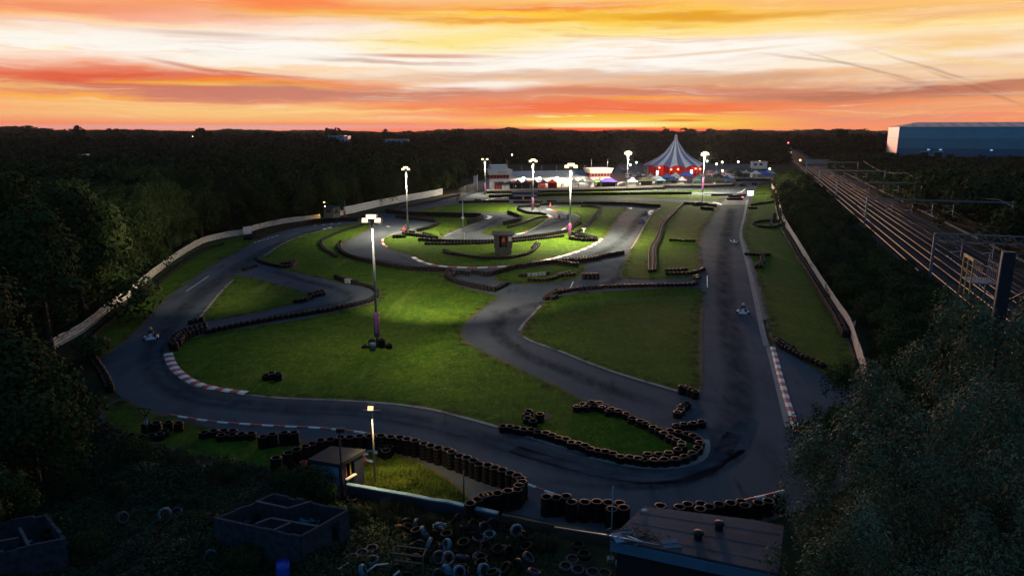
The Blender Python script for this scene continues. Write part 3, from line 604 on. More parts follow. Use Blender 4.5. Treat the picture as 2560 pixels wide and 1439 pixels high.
T('short tyre row on the track edge above the grass triangle', [[(610, 677), (625, 672), (642, 666)]], 2, smooth=False)
T('tyre wall at the tip of the grass triangle', [[(740, 758), (760, 755), (775, 747), (793, 742), (811, 738)], [(776, 740), (795, 735), (810, 732)]], 2)
T('S shaped tyre row curling over the lawn left of the brightest lamp', [[(905, 565), (862, 577), (825, 592), (807, 601), (802, 612), (812, 626), (830, 637), (843, 645)]], 2)
T('long black tyre wall sweeping round the outside of the bright hairpin', [[(852, 610), (848, 622), (855, 634), (870, 643), (892, 650), (940, 661), (980, 669), (1020, 675), (1080, 678), (1117, 680)]], 3)
T('hooked tyre wall between the middle road and the big lawn', [[(1124, 683), (1116, 694), (1128, 704), (1155, 713), (1192, 722), (1240, 730)], [(1131, 690), (1128, 698)]], 3)
T('short tyre spur at the bottom of the hooked wall', [[(1246, 724), (1256, 718), (1267, 712)]], 2, smooth=False)
T('three tall tyre stacks left of the islet on the road', [[(1144, 686), (1157, 688), (1172, 690)]], 3, smooth=False)
T('tall block of tyre stacks beside the islet in the middle road', [[(1460, 699), (1480, 699), (1502, 699)]], 4, smooth=False)
T('long stepped tyre wall along the outside of the striped kerb bend', [[(1183, 686), (1200, 688), (1218, 691), (1250, 683), (1287, 673), (1325, 667), (1362, 662), (1400, 658), (1443, 654), (1475, 649)]], 3)
T('double tyre wall continuing up the striped bend to the upper road', [[(1475, 650), (1509, 645), (1537, 640), (1561, 635)], [(1400, 661), (1425, 665), (1446, 667)], [(1440, 658), (1470, 654), (1500, 649)]], 3)
T('row of tyres with pale bluish tops on the grass islet', [[(1302, 692), (1320, 692), (1340, 690), (1360, 688), (1371, 686)]], 2, smooth=False, white=(2, 3, 4, 5, 6))
T('loose curved tyre heap at the near side of the grass islet', [[(1323, 704), (1362, 704), (1389, 697), (1410, 688), (1421, 685)], [(1395, 690), (1415, 692), (1434, 690)]], 2)
T('long tyre wall along the top of the right hand lawn', [[(1372, 748), (1378, 740), (1400, 734), (1440, 727), (1500, 722), (1580, 719), (1660, 717), (1730, 715), (1742, 708)]], 2)
T('heap of tyre stacks at the left end of the right hand lawn', [[(1364, 750), (1372, 743), (1384, 735), (1396, 731), (1412, 728)], [(1380, 750), (1390, 743)]], 2)
T('cluster of tyre stacks in the mouth of the cross road', [[(1738, 702), (1745, 700), (1752, 700)], [(1741, 697), (1749, 695)]], 2, smooth=False)
T('winding double tyre wall down the middle of the long lawn strip', [[(1711, 509), (1686, 530), (1667, 549), (1654, 564), (1647, 586), (1639, 605), (1629, 620), (1625, 640), (1625, 660), (1625, 682)], [(1690, 530), (1671, 549), (1659, 564), (1653, 586), (1646, 605), (1638, 620), (1636, 640), (1636, 660), (1635, 680)]], 2)
T('tyre cross wall at the far end of the long lawn strip', [[(1714, 511), (1761, 511), (1789, 517)], [(1754, 523), (1782, 525)], [(1735, 514), (1780, 513)]], 3, smooth=False)
T('two short tyre rows lying across the lawn beside the straight', [[(1676, 603), (1697, 603)], [(1701, 604), (1741, 605)]], 2, smooth=False)
T('double tyre row at the near end of the long lawn strip', [[(1667, 680), (1690, 679), (1720, 677)], [(1668, 688), (1700, 688), (1733, 686), (1748, 680), (1762, 674)]], 2)
T('short tyre rows on the right verge nearest the start', [[(1873, 522), (1894, 522)], [(1878, 514), (1905, 510), (1939, 505)], [(1890, 511), (1925, 507)]], 2, smooth=False)
T('oval ring of tyres round the purple wrapped post on the right verge', [[(1885, 562), (1902, 568), (1930, 570), (1950, 564), (1952, 556), (1930, 553), (1900, 555), (1886, 559)], [(1895, 566), (1918, 570), (1942, 568)]], 2)
T('crooked tyre row branching across the right verge', [[(1866, 638), (1892, 640), (1926, 640)], [(1909, 643), (1905, 650), (1907, 657), (1897, 664), (1890, 672)], [(1900, 662), (1903, 670)]], 2)
T('tyre row leading from the right hand kerb into the willow', [[(1944, 859), (1950, 866), (1960, 873), (1980, 884), (2000, 895), (2030, 908), (2060, 921)], [(1948, 858), (1962, 866), (1985, 880)]], 2)
T('tyre wall on the lawn in front of the second lamp', [[(992, 545), (1033, 550), (1061, 553), (1089, 557), (1093, 561), (1076, 571), (1042, 580)], [(1005, 543), (1033, 547), (1061, 550), (1085, 553)]], 3)
T('straight tall tyre wall behind the second lamp pole', [[(967, 533), (1012, 539), (1061, 541), (1117, 542), (1200, 544)], [(1206, 549), (1192, 555), (1168, 561)]], 5, smooth=False)
T('tyre heap at the foot of the second lamp pole', [[(1009, 588), (1042, 592), (1080, 597), (1092, 599)], [(1015, 584), (1040, 586)], [(1060, 588), (1088, 596)], [(986, 596), (1012, 595)]], 3, smooth=False)
T('long double tyre wall between the hut lawn and the inner track', [[(1050, 603), (1099, 606), (1155, 608), (1235, 607), (1278, 602), (1325, 596), (1381, 588), (1419, 580), (1437, 568), (1452, 561)]], 3)
T('second low tyre line running behind the black hut', [[(1065, 612), (1134, 612), (1235, 609), (1282, 606), (1344, 600), (1409, 592)]], 2)
T('tyre heap round the foot of the brightest far lamp', [[(1426, 600), (1456, 604), (1492, 604)], [(1430, 588), (1456, 590), (1490, 599)], [(1440, 594), (1470, 597), (1485, 602)]], 3, smooth=False)
T('winding double tyre wall up the lawn behind the brightest far lamp', [[(1456, 517), (1486, 518), (1497, 521), (1490, 537), (1471, 560), (1456, 575), (1437, 585)], [(1493, 518), (1501, 521), (1494, 537), (1475, 560), (1460, 575)]], 2)
T('hook shaped tall tyre wall on the lawn between the inner hairpins', [[(1271, 535), (1287, 540), (1302, 547), (1296, 554), (1280, 558), (1259, 563)]], 4)
T('low tyre line along the middle of the tongue of lawn', [[(1366, 543), (1344, 546), (1306, 560), (1269, 571)]], 2)
T('tyre barrier round the lamp foot at the inner hairpin', [[(1295, 525), (1306, 530), (1321, 535), (1345, 536), (1366, 540)], [(1298, 520), (1320, 518), (1350, 518)]], 3)
T('long black tyre wall across the far lawn behind the inner track', [[(1351, 515), (1381, 513), (1437, 512), (1512, 512), (1580, 514), (1625, 518), (1650, 519)]], 4)
T('arc of low tyres on the lawn in front of the black hut', [[(1111, 628), (1134, 636), (1166, 643), (1212, 648), (1259, 648), (1297, 643), (1325, 634), (1338, 623), (1347, 611)], [(1112, 633), (1134, 639)], [(1332, 622), (1341, 611)]], 2)
T('flat tyre wall closing the far kart loop', [[(1150, 508), (1180, 507), (1230, 506), (1275, 506)]], 3, smooth=False)
T('tyre blocks on the kart loop beside the orange cone', [[(1286, 508), (1320, 508), (1355, 507)], [(1370, 506), (1392, 507)], [(1189, 503), (1201, 503)]], 3, smooth=False)
T('low black tyre wall across the far loop below the pit wall', [[(1275, 498), (1300, 498), (1330, 498)]], 3, smooth=False)
T('long black tyre line across the far grass ribbon', [[(1225, 494), (1335, 492), (1420, 489), (1500, 488), (1600, 487), (1731, 486)]], 4, smooth=False)
T('tyre line at the foot of the white pit wall', [[(1218, 484), (1330, 483), (1440, 480), (1560, 477), (1660, 474), (1660, 470), (1750, 470), (1835, 466)]], 4, smooth=False)
T('tyre rows lying across the start line', [[(1819, 500), (1857, 500)], [(1823, 493), (1850, 493)], [(1843, 492), (1866, 491)], [(1780, 490), (1830, 489)]], 3, smooth=False)
T('dark tyre wall closing the far end of the straight', [[(1842, 453), (1880, 452), (1926, 452)], [(1850, 466), (1865, 466)], [(1882, 463), (1893, 463)]], 4, smooth=False)
T('tyre line along the foot of the left fence bend', [[(640, 590), (665, 584), (700, 575), (740, 566), (790, 557), (840, 554), (900, 553)]], 4)
T('tyre heap under the white board of the left fence', [[(614, 600), (628, 600), (645, 596), (660, 590)], [(618, 596), (640, 591)]], 3, smooth=False)
T('sunken tyre row on the outside of the near left bend', [[(222, 885), (232, 905), (246, 925), (258, 945), (268, 965), (278, 985)]], 3)
T('low black tyre line below the left board fence', [[(215, 862), (267, 812), (330, 765), (384, 718), (456, 662), (517, 625), (560, 612)]], 2)
T('long double tyre line below the right board fence, near part', [[(1998, 650), (2024, 690), (2055, 742), (2088, 795), (2112, 843)], [(2006, 651), (2031, 689), (2062, 740), (2095, 793), (2119, 842)]], 3)
T('long double tyre line below the right board fence, far part', [[(1952, 572), (1962, 585), (1980, 617), (1997, 648)], [(1959, 573), (1970, 587), (1988, 618), (2005, 649)]], 2)
T('tyre line below the furthest stretch of the right fence', [[(1927, 474), (1934, 490), (1940, 508), (1944, 530), (1950, 552)]], 2)
T('long tyre wall below the white left fence by the soil bank', [[(980, 533), (1005, 522), (1045, 513), (1085, 505), (1115, 497), (1150, 490)]], 3)

# loose tyre heap on the big lawn and the group of five by the bend: separate stacks
def loose_stack(px, py, n, label, group, k='k', tops=True):
    x, y, _ = P(px, py, H(n) if tops else 0)
    o = link('tyre_stack', STK[(n, k)], None, (x, y, .05), (rng.uniform(-.05, .05), rng.uniform(-.05, .05), rng.uniform(0, 6)))
    return tag(o, label, 'tyre stack', group)
g5 = 'five loose tyre stacks on the near lawn'
for (x, y, n, l) in [(1321, 1025, 2, 'furthest tyre stack of the loose five on the near lawn'), (1316, 1034, 2, 'second tyre stack down of the loose five, at their left edge'), (1319, 1043, 2, 'third tyre stack down of the loose five on the near lawn'), (1333, 1050, 2, 'nearest tyre stack of the loose five on the near lawn'), (1349, 1033, 3, 'separate taller tyre stack right of the loose five beside bare soil')]:
    loose_stack(x, y, n, l, g5)
for (x, y, n, l) in [(665, 936, 2, 'left tyre stack of the small heap on the big lawn'), (678, 930, 2, 'back tyre stack of the small heap on the big lawn'), (672, 942, 1, 'low front tyre of the small heap on the big lawn'), (688, 933, 2, 'middle tyre stack of the small heap on the big lawn'), (695, 932, 3, 'tallest tyre stack with a pale rim in the small lawn heap')]:
    loose_stack(x, y, n, l, 'small tyre heap on the big lawn')
for pts in ([(1352, 1036), (1372, 1034), (1383, 1042), (1370, 1050), (1350, 1050)], [(690, 943), (708, 936), (716, 940), (704, 947)]):
    sheet('bare_patch', px_poly(pts, True, 4), .062, m_soil)
# belt skirt round the rounded lawn end
bp = catmull([P(x, y, .4)[:2] for x, y in [(1626, 1153), (1660, 1153), (1692, 1150), (1718, 1143), (1740, 1133), (1754, 1118), (1757, 1104), (1750, 1092), (1736, 1084), (1716, 1078)]], False, 5)
b = MB()
for a, c_ in zip(bp[:-1], bp[1:]): b.add([(a[0], a[1], .04), (c_[0], c_[1], .04), (c_[0], c_[1], .47), (a[0], a[1], .47)], [(0, 1, 2, 3)], m_belt)
sk = b.build('belt_skirt'); sk.modifiers.new('thickness', 'SOLIDIFY').thickness = .02
tag(sk, 'black rubber belt wrapped round the rounded near lawn end', 'belt')
# ------------------------------------------------------------------ board fences
def board_fence(label, pts, h=1.45, seg=3.0, planks=4, m=None, seed=1):
    r_ = random.Random(seed); m = m or m_board
    g = resample(catmull([P(*p)[:2] for p in pts], False, 6), seg)
    c = np.mean(g, axis=0); t = thing('board_fence', label, 'fence', (c[0], c[1], 0))
    post = MB().box((0, 0, (h + .1) / 2), (.10, .10, h + .1), m_post).mesh('post')
    for i, (a, b) in enumerate(zip(g[:-1], g[1:])):
        if i > 98: break
        a, b = np.array(a) - c, np.array(b) - c; d = b - a; L_ = np.linalg.norm(d); ang = math.atan2(d[1], d[0])
        mb = MB(); ph = h / planks
        for k in range(planks):
            mb.box((L_ / 2, 0, ph * (k + .5) + r_.uniform(-.012, .012)), (L_ + .01, .028, ph - .055), m, mt=Matrix.Rotation(r_.uniform(-.012, .012), 3, 'Y'))
        mb.build('board_panel', t, (a[0], a[1], .08 + r_.uniform(-.03, .03)), (r_.uniform(-.015, .015), 0, ang))
        link('post', post, t, (a[0] - .085 * d[1] / L_, a[1] + .085 * d[0] / L_, 0), (0, 0, ang))
    return t
RF = [(1931, 460), (1929, 470), (1937, 483), (1944, 500), (1949, 522), (1954, 545), (1961, 562), (1969, 578), (1991, 615), (2026, 677), (2060, 733), (2095, 788), (2124, 835), (2140, 885), (2155, 935), (2175, 990), (2200, 1070), (2212, 1115), (2205, 1160)]
LF1 = [(120, 890), (142, 872), (208, 835), (267, 785), (329, 740), (383, 694), (454, 641), (517, 606), (560, 596), (612, 587), (642, 575), (708, 560), (760, 553), (806, 548)]
LF2 = [(846, 541), (900, 529), (950, 517), (1000, 507), (1060, 496), (1112, 486)]
board_fence('long pale board fence between the right verge and the railway bushes', RF, 1.45, 3.0)
board_fence('pale weathered board fence along the trees on the left bend', LF1, 1.12, 2.6, seed=4)
board_fence('white board fence rising behind the grey hut and soil bank', LF2, 1.9, 3.0, 4, m_white, 6)
# white board on the left fence
a = P(610, 589); b = P(628, 586)
o = MB().box((0, 0, .95), (math.dist(a[:2], b[:2]) + .3, .05, 1.5), m_white).build('notice_board', None, ((a[0] + b[0]) / 2 + .06, (a[1] + b[1]) / 2 - .12, 0), (0, 0, math.atan2(b[1] - a[1], b[0] - a[0])))
tag(o, 'blank white board fixed to the left fence at the bend', 'board')
for (x, y, l) in ((2062, 715, 'small white sign above the right fence halfway along'), (2133, 818, 'pale blue sign on the right fence near the willow'), (1936, 463, 'small blue sign at the far corner of the right fence')):
    q = P(x, y + 22)
    g = thing('fence_sign', l, 'sign', q, .9); MB().box((0, 0, 1.25), (.7, .04, .5), m_white).build('sign_plate', g); MB().tube([(0, .05, 0), (0, .05, 1.5)], .03, m_steel, 6).build('post', g)
# low white pit wall
pw = catmull([P(*p)[:2] for p in [(1216, 481), (1330, 479.5), (1450, 476), (1560, 473), (1655, 469), (1664, 466)]], False, 6)
b = MB()
for p, q in zip(pw[:-1], pw[1:]): b.box(((p[0] + q[0]) / 2, (p[1] + q[1]) / 2, .5), (math.dist(p, q) - .02, .25, 1.0), m_conc, math.atan2(q[1] - p[1], q[0] - p[0]))
tag(b.build('pit_wall'), 'low pale wall in front of the pit gazebos', 'wall', kind='thing')
pw = [P(*p)[:2] for p in [(1664, 466), (1750, 465), (1830, 464), (1838, 459)]]
b = MB()
for p, q in zip(pw[:-1], pw[1:]): b.box(((p[0] + q[0]) / 2, (p[1] + q[1]) / 2, .45), (math.dist(p, q) - .02, .25, .9), m_conc, math.atan2(q[1] - p[1], q[0] - p[0]))
tag(b.build('pit_wall'), 'low grey wall in front of the crowded paddock gazebos', 'wall', kind='thing')
pw = [P(*p)[:2] for p in [(1838, 452), (1880, 450), (1932, 450)]]
b = MB()
for p, q in zip(pw[:-1], pw[1:]): b.box(((p[0] + q[0]) / 2, (p[1] + q[1]) / 2, .55), (math.dist(p, q), .3, 1.1), m_conc, math.atan2(q[1] - p[1], q[0] - p[0]))
tag(b.build('end_wall'), 'grey end wall at the top of the straight', 'wall', kind='thing')
# dark catch fence at the far left
cf = [P(*p)[:2] for p in [(1142, 503), (1165, 492), (1190, 483), (1215, 478)]]; b = thing('catch_fence', 'dark mesh catch fence beside the far end of the left straight', 'fence', cf[0] + (0,))
mb = MB(); mesh_m = mat('dark_mesh', (.03, .03, .04), .7)
for p, q in zip(cf[:-1], cf[1:]):
    n = 9
    for k in range(n):
        t = k / n; x, y = p[0] + (q[0] - p[0]) * t - cf[0][0], p[1] + (q[1] - p[1]) * t - cf[0][1]; mb.tube([(x, y, 0), (x, y, 3.4)], .06, m_dsteel, 5)
    for z in np.arange(.3, 3.4, .38): mb.tube([(p[0] - cf[0][0], p[1] - cf[0][1], z), (q[0] - cf[0][0], q[1] - cf[0][1], z)], .045, mesh_m, 4)
mb.build('mesh_panel', b)

# ------------------------------------------------------------------ floodlight masts
def floodlight(label, bx, by, ty, heads=4, power=5000, col=(1, .85, .58), sleeve=None, lamp=m_lamp, face=0.0, r=.10, down=True, tx=None, size=1.0, group='floodlight masts', beams=(), cone=138):
    x, y, _ = P(bx, by); h = ztop(y, ty); t = thing('floodlight_mast', label, 'floodlight', (x, y, 0), 0, group)
    MB().tube([(0, 0, 0), (0, 0, h * .5), (0, 0, h - .2)], [r * 1.25, r, r * .7], m_steel, 10).build('pole', t)
    cb = MB(); w = .85 * size
    cb.box((0, 0, h - .22), (w + .3, .08, .08), m_steel); cb.box((0, .0, h + .16), (w * .6, .07, .07), m_steel); cb.tube([(0, 0, h - .3), (0, 0, h + .25)], r * .8, m_steel, 8)
    cb.build('crossbar', t)
    sp_ = [(-w / 2, 0), (w / 2, 0), (-w / 6, .0), (w / 6, 0)][:heads] if heads > 1 else [(0, 0)]
    for k, (hx, _z) in enumerate(sp_):
        for sgn in ((-1, 1) if heads >= 3 else (-1,)):
            hd = MB().box((0, 0, 0), (.42 * size, .30 * size, .34 * size), m_dsteel).build('lamp_head', t, (hx, sgn * .2, h + (.02 if k < 2 else .34)), (R(28) * sgn * -1 * -1, 0, 0))
            MB().box((0, sgn * .155 * size, -.02), (.38 * size, .02, .30 * size), lamp).build('lens', hd)
    if power:
        ld = bpy.data.lights.new('floodlight_beam', 'SPOT' if cone < 180 else 'POINT'); ld.energy = power; ld.color = col; ld.shadow_soft_size = .30
        if cone < 180: ld.spot_size = R(cone); ld.spot_blend = .75
        lo = bpy.data.objects.new('floodlight_beam', ld); C.objects.link(lo); lo.parent = t; lo.location = (0, -.1, h - .75)
    for (sa, se, cone, e) in beams:
        ld = bpy.data.lights.new('floodlight_beam', 'SPOT'); ld.energy = e; ld.color = col; ld.shadow_soft_size = .3; ld.spot_size = R(cone); ld.spot_blend = .7
        lo = bpy.data.objects.new('floodlight_beam', ld); C.objects.link(lo); lo.parent = t; lo.location = (.3 * math.sin(R(sa)), .3 * math.cos(R(sa)), h - .6)
        lo.rotation_euler = Vector((-math.sin(R(sa)) * math.cos(R(se)), -math.cos(R(sa)) * math.cos(R(se)), math.sin(R(se)))).to_track_quat('Z', 'Y').to_euler()
    if sleeve:
        z0, z1, m = sleeve; sl = MB().lathe([(.27, z0), (.27, z1), (.14, z1 + .02)], m, 14).build('banner_sleeve', t)
        lt = MB(); rr = random.Random(int(bx))
        z = z1 - .25
        while z > z0 + .25: lt.box((0, -.275, z), (.16, .012, rr.uniform(.08, .15)), m_sleeve_t); z -= .26
        lt.build('lettering', sl)
    return t, h
m_sleeve = mat('purple_banner', (.16, .035, .14), .5, var=.4, vscale=5)
m_sleeve_t = mat('banner_lettering', (.45, .42, .62), .5)
floodlight('tallest near floodlight mast with a purple sleeve on the big lawn', 944, 868, 552, 4, 2600, sleeve=(1.1, 3.4, m_sleeve), r=.11, size=1.35, beams=((14, 13, 88, 42000), (110, 24, 120, 4500), (-52, 6, 46, 46000)))  # last beam is an extra spot added to brighten the left fence
floodlight('floodlight mast behind the bright hairpin with tyres round its foot', 1020, 585, 424, 4, 38000, r=.13, cone=150, size=1.25)
floodlight('brightest far floodlight mast in front of the pit garages', 1424, 598, 418, 4, 70000, cone=150, sleeve=(.4, 3.0, m_sleeve), r=.13, size=1.9)
floodlight('floodlight mast beside the pink sleeve by the inner hairpin', 1332, 525, 404, 4, 46000, cone=155, sleeve=(.3, 3.2, m_sleeve), r=.14, size=1.7)
floodlight('furthest left floodlight mast at the catch fence', 1213, 487, 399, 2, 24000, cone=160, sleeve=(.3, 3.6, m_sleeve), r=.15, size=1.7)
floodlight('floodlight mast between the white gazebo and the pit road', 1567, 474, 383, 4, 60000, cone=180, r=.15, size=2.0)
floodlight('floodlight mast right of the big striped tent', 1756, 482, 385, 4, 70000, cone=180, sleeve=(.3, 5.0, m_sleeve), r=.15, size=2.0)
t, h = floodlight('slim amber lamp post inside the near tyre wall', 938, 1208, 1017, 1, 150, (1, .70, .30), beams=((125, 66, 120, 1000),), lamp=m_lampo, r=.05, size=.8, group='small lamp posts')
floodlight('amber lamp above the grey hut at the left fence', 814, 548, 506, 1, 1100, (1, .60, .15), lamp=m_lampo, r=.07, size=1.0, group='small lamp posts')
# tyres and a tub round the foot of the near mast
x0, y0, _ = P(944, 868)
for (dx, dy, n, k, l) in [(-.45, -.35, 4, 'k', 'tall tyre stack left of the near mast foot'), (.45, -.15, 4, 'k', 'tall tyre stack right of the near mast foot'), (-1.15, -.2, 1, 'k', 'single tyre lying left of the near mast'), (1.15, -.35, 2, 'k', 'low tyre pair right of the near mast')]:
    o = link('tyre_stack', STK[(n, k)], None, (x0 + dx, y0 + dy, .05)); tag(o, l, 'tyre stack', 'tyre stacks at the near mast foot')
o = MB().lathe([(.0, .02), (.27, .02), (.29, .7), (.26, .7), (.24, .05), (0, .05)], mat('slate_plastic', (.10, .14, .19), .5, var=.3)).build('plastic_tub', None, (x0 - .25, y0 - 1.0, .05)); tag(o, 'slate blue tub in front of the near mast foot', 'tub')
# small posts and unlit poles
def pole(name, label, cat, bx, by, ty, r, m, group=None, extra=None):
    x, y, _ = P(bx, by); h = ztop(y, ty); t = thing(name, label, cat, (x, y, 0), 0, group)
    MB().tube([(0, 0, 0), (0, 0, h)], [r * 1.1, r * .8], m, 8).build('pole', t)
    return t, h
m_bpole = mat('blue_grey_pole', (.16, .30, .42), .45, .3)
t, h = pole('mast', 'slim lattice camera mast on the lawn left of the black hut', 'mast', 1158, 606, 500, .11, m_steel)
MB().box((0, 0, h - 3.2), (.5, .3, .25), m_white).build('fitting', t); MB().box((0, 0, 1.0), (.45, .45, 1.6), m_steel).build('cabinet', t)
t, h = pole('flag_pole', 'thin bluish pole standing in front of the flat roof', 'pole', 1526, 1402, 1215, .035, m_bpole)
MB().box((0, 0, .1), (.3, .3, .2), m_conc).build('base', t)
t, h = pole('fence_post', 'thin dark post at the end of the low wall', 'post', 1160, 1262, 1178, .04, m_dsteel); MB().box((0, 0, .05), (.25, .25, .1), m_conc).build('base', t)
t, h = pole('fence_post', 'thin dark post beside the shed roof', 'post', 738, 1150, 1114, .04, m_dsteel); MB().box((0, 0, .05), (.25, .25, .1), m_conc).build('base', t)
t, h = pole('flag_pole', 'pale flag pole by the marshal at the left fence', 'pole', 864, 541, 502, .06, m_steel); MB().box((0, 0, .1), (.5, .5, .2), m_conc).build('base', t)
t, h = pole('flag_pole', 'white pole at the corner of the pit wall', 'pole', 1194, 476, 436, .10, m_white); MB().box((0, 0, .2), (.6, .6, .4), m_conc).build('base', t)
t, h = pole('banner_post', 'purple wrapped post inside the oval tyre ring', 'post', 1926, 563, 538, .16, m_sleeve)
lt = MB()
for z in np.arange(.5, h - .2, .35): lt.box((0, -.17, z), (.2, .02, .18), m_sleeve_t)
lt.build('lettering', t); MB().box((.85, .2, 1.5), (.6, .06, 2.2), m_black).build('backing_board', t)
def fan_sign(label, bx, by, ty, w):
    x, y, _ = P(bx, by); h = ztop(y, ty); t = thing('direction_sign', label, 'sign', (x, y, 0), 0, 'fan topped marker posts')
    MB().tube([(0, 0, 0), (0, 0, h - w * .7)], .06, m_post, 8).build('post', t)
    b = MB(); q = h - w * .7
    for s_ in (-1, 1): b.tube([(0, 0, q), (s_ * w / 2, 0, h)], .05, m_post, 6)
    b.tube([(-w / 2 - .05, 0, h), (w / 2 + .05, 0, h)], .06, m_post, 6); b.tube([(0, 0, q), (0, 0, h)], .04, m_post, 6); b.build('fan_frame', t)
    MB().box((0, -.03, (q) * .7), (.22, .03, .35), m_white).build('plate', t); return t
fan_sign('fan topped marker post on the near left bank', 369, 1085, 1020, .85)
fan_sign('fan topped marker post by the inner hairpin lawn', 1105, 592, 578, 1.3)
fan_sign('fan topped marker post beside the far lamp foot', 1350, 533, 519, 1.6)
t, h = pole('marker_post', 'white marker post on the tyre heap by the far lamp', 'post', 1459, 586, 571, .12, m_white); MB().box((0, 0, h), (.9, .08, .12), m_white).build('crossbar', t)
# start line gantry and light panel
def gantry_frame(label, x0, x1, by, ty, m):
    a, b_ = P(x0, by), P(x1, by); h = ztop(a[1], ty); t = thing('start_gantry', label, 'gantry', a)
    d = (b_[0] - a[0], b_[1] - a[1])
    for q in ((0, 0), d): MB().tube([(q[0], q[1], 0), (q[0], q[1], h)], .09, m, 8).build('leg', t)
    MB().tube([(0, 0, h), (d[0], d[1], h)], .10, m, 8).build('beam', t); return t, h, d
t, h, d = gantry_frame('thin steel start gantry over the far straight', 1756, 1918, 501, 484.5, m_steel)
a = P(1873, 500); t2 = thing('light_panel', 'glowing white start light panel over the far straight', 'light panel', (a[0], a[1] - .6, 0))
hz = ztop(a[1], 482)
MB().box((0, 0, hz), (2.0, .2, 1.5), m_black).build('housing', t2); MB().box((0, -.12, hz), (1.6, .05, 1.2), mat('led_white', (1, 1, 1), .4, emit=(.85, .9, 1), es=14)).build('lamp_face', t2)
MB().tube([(0, .12, 0), (0, .12, hz)], .08, m_dsteel, 8).build('pole', t2)
MB().box((-2.2, 0, hz * .45), (.3, .2, .3), mat('led_red', (1, .1, .2), .4, emit=(1, .08, .2), es=6)).build('red_lamp', t2)
# ------------------------------------------------------------------ trees
def leaf_cloud(r_, n, lobes, leaf, out=.75, flat=1.0, droop=0.0):
    """n leaf quads spread through the outer shell of a set of ellipsoid lobes -> (4n,3) verts"""
    w = np.array([l[3] * l[4] * l[5] for l in lobes]) ** (2 / 3); w /= w.sum()
    idx = r_.choice(len(lobes), n, p=w); Lb = np.array(lobes)[idx]
    d = r_.normal(size=(n, 3)); d /= np.linalg.norm(d, axis=1)[:, None]; d[:, 2] = np.abs(d[:, 2]) * np.where(r_.random(n) < .72, 1, -1)
    rad = 1 - (1 - out) * r_.random(n) ** 1.6 * 1.5 + r_.normal(size=n) * .05
    c = Lb[:, :3] + d * Lb[:, 3:6] * rad[:, None]
    if droop: c[:, 2] -= droop * r_.random(n) * np.maximum(0, np.hypot(d[:, 0], d[:, 1]) - .3)
    nr = d + r_.normal(size=(n, 3)) * .38; nr /= np.linalg.norm(nr, axis=1)[:, None]
    a = np.cross(nr, r_.normal(size=(n, 3))); a /= np.linalg.norm(a, axis=1)[:, None]; b = np.cross(nr, a)
    s_ = leaf * (0.6 + .8 * r_.random(n))[:, None]
    a *= s_; b *= s_ * flat
    return np.stack([c - a * .5, c - b * .3 + a * .05, c + a * .5, c + b * .3 - a * .05], 1).reshape(-1, 3)
def crown_lobes(r_, h, w, base, nl, narrow=False):
    lobes = [(0, 0, base + (h - base) * .55, w * .36, w * .36, (h - base) * .44)]
    for k in range(nl):
        t = r_.random(); a = r_.uniform(0, 6.28); z = base + (h - base) * (.04 + .86 * t); rr = w * .5 * (1 - .6 * max(0, t - .2)) * r_.uniform(.55, 1.0)
        s_ = w * r_.uniform(.14, .26) * (.75 if narrow else 1); lobes.append((rr * math.cos(a), rr * math.sin(a), z, s_, s_, s_ * r_.uniform(.65, 1.0)))
    return lobes
quads = lambda n: np.arange(4 * n).reshape(-1, 4)
def trunk_mesh(r_, h, w, base, m=m_bark):
    b = MB(); rad = .018 * h + .06
    b.tube([(0, 0, -.2), (.05, .02, base * .6), (.1 * r_.uniform(-1, 1), .1 * r_.uniform(-1, 1), h * .5), (.2 * r_.uniform(-1, 1), .2 * r_.uniform(-1, 1), h * .85)], [rad * 1.3, rad, rad * .6, rad * .15], m, 7)
    for k in range(5):
        a = r_.uniform(0, 6.28); z = base + (h - base) * r_.uniform(0, .5); q = w * r_.uniform(.25, .4)
        b.tube([(0, 0, z), (q * .5 * math.cos(a), q * .5 * math.sin(a), z + q * .5), (q * math.cos(a), q * math.sin(a), z + q * .8)], [rad * .5, rad * .3, rad * .08], m, 5)
    return b.mesh('trunk')
VAR = []
for i, (h, w, base, n, leaf, m, nl, nar) in enumerate([(12, 9, .6, 9500, .36, m_leaf_d, 18, 0), (13.5, 8.5, .7, 9500, .35, m_leaf_m, 16, 0), (10.5, 9, .5, 8500, .36, m_leaf_d, 16, 0), (14, 7, .7, 8500, .34, m_leaf_m, 15, 1), (11, 8, .5, 8500, .35, m_leaf_o, 18, 0), (9, 8, .4, 8000, .35, m_leaf_d, 14, 0)]):
    r_ = np.random.default_rng(100 + i); v = leaf_cloud(r_, n, crown_lobes(r_, h, w, base, nl, nar), leaf, .72)
    VAR.append((np_mesh('crown', v, quads(n), m), trunk_mesh(random.Random(i), h, w, base), h))
SHR = []
for i, (h, w, n, leaf, m) in enumerate([(3.2, 4.6, 5200, .20, m_leaf_d), (4.2, 5.0, 5600, .21, m_leaf_m), (2.6, 4.0, 4600, .19, m_leaf_o)]):
    r_ = np.random.default_rng(200 + i); v = leaf_cloud(r_, n, crown_lobes(r_, h, w, .1, 12), leaf, .7)
    SHR.append((np_mesh('crown', v, quads(n), m), trunk_mesh(random.Random(20 + i), h, w, .2), h))
TREES = []
def tree(x, y, kind, h, label, group, z=0.0, name='tree', wide=1.0, src=None):
    cm, tm, h0 = (src or VAR)[kind]; s_ = h / h0
    t = thing(name, label, 'bush' if name == 'bush' else 'tree', (x, y, z), rng.uniform(0, 6.28), group); t.scale = (s_ * wide, s_ * wide, s_)
    link('crown', cm, t); link('trunk', tm, t); TREES.append((x, y)); return t
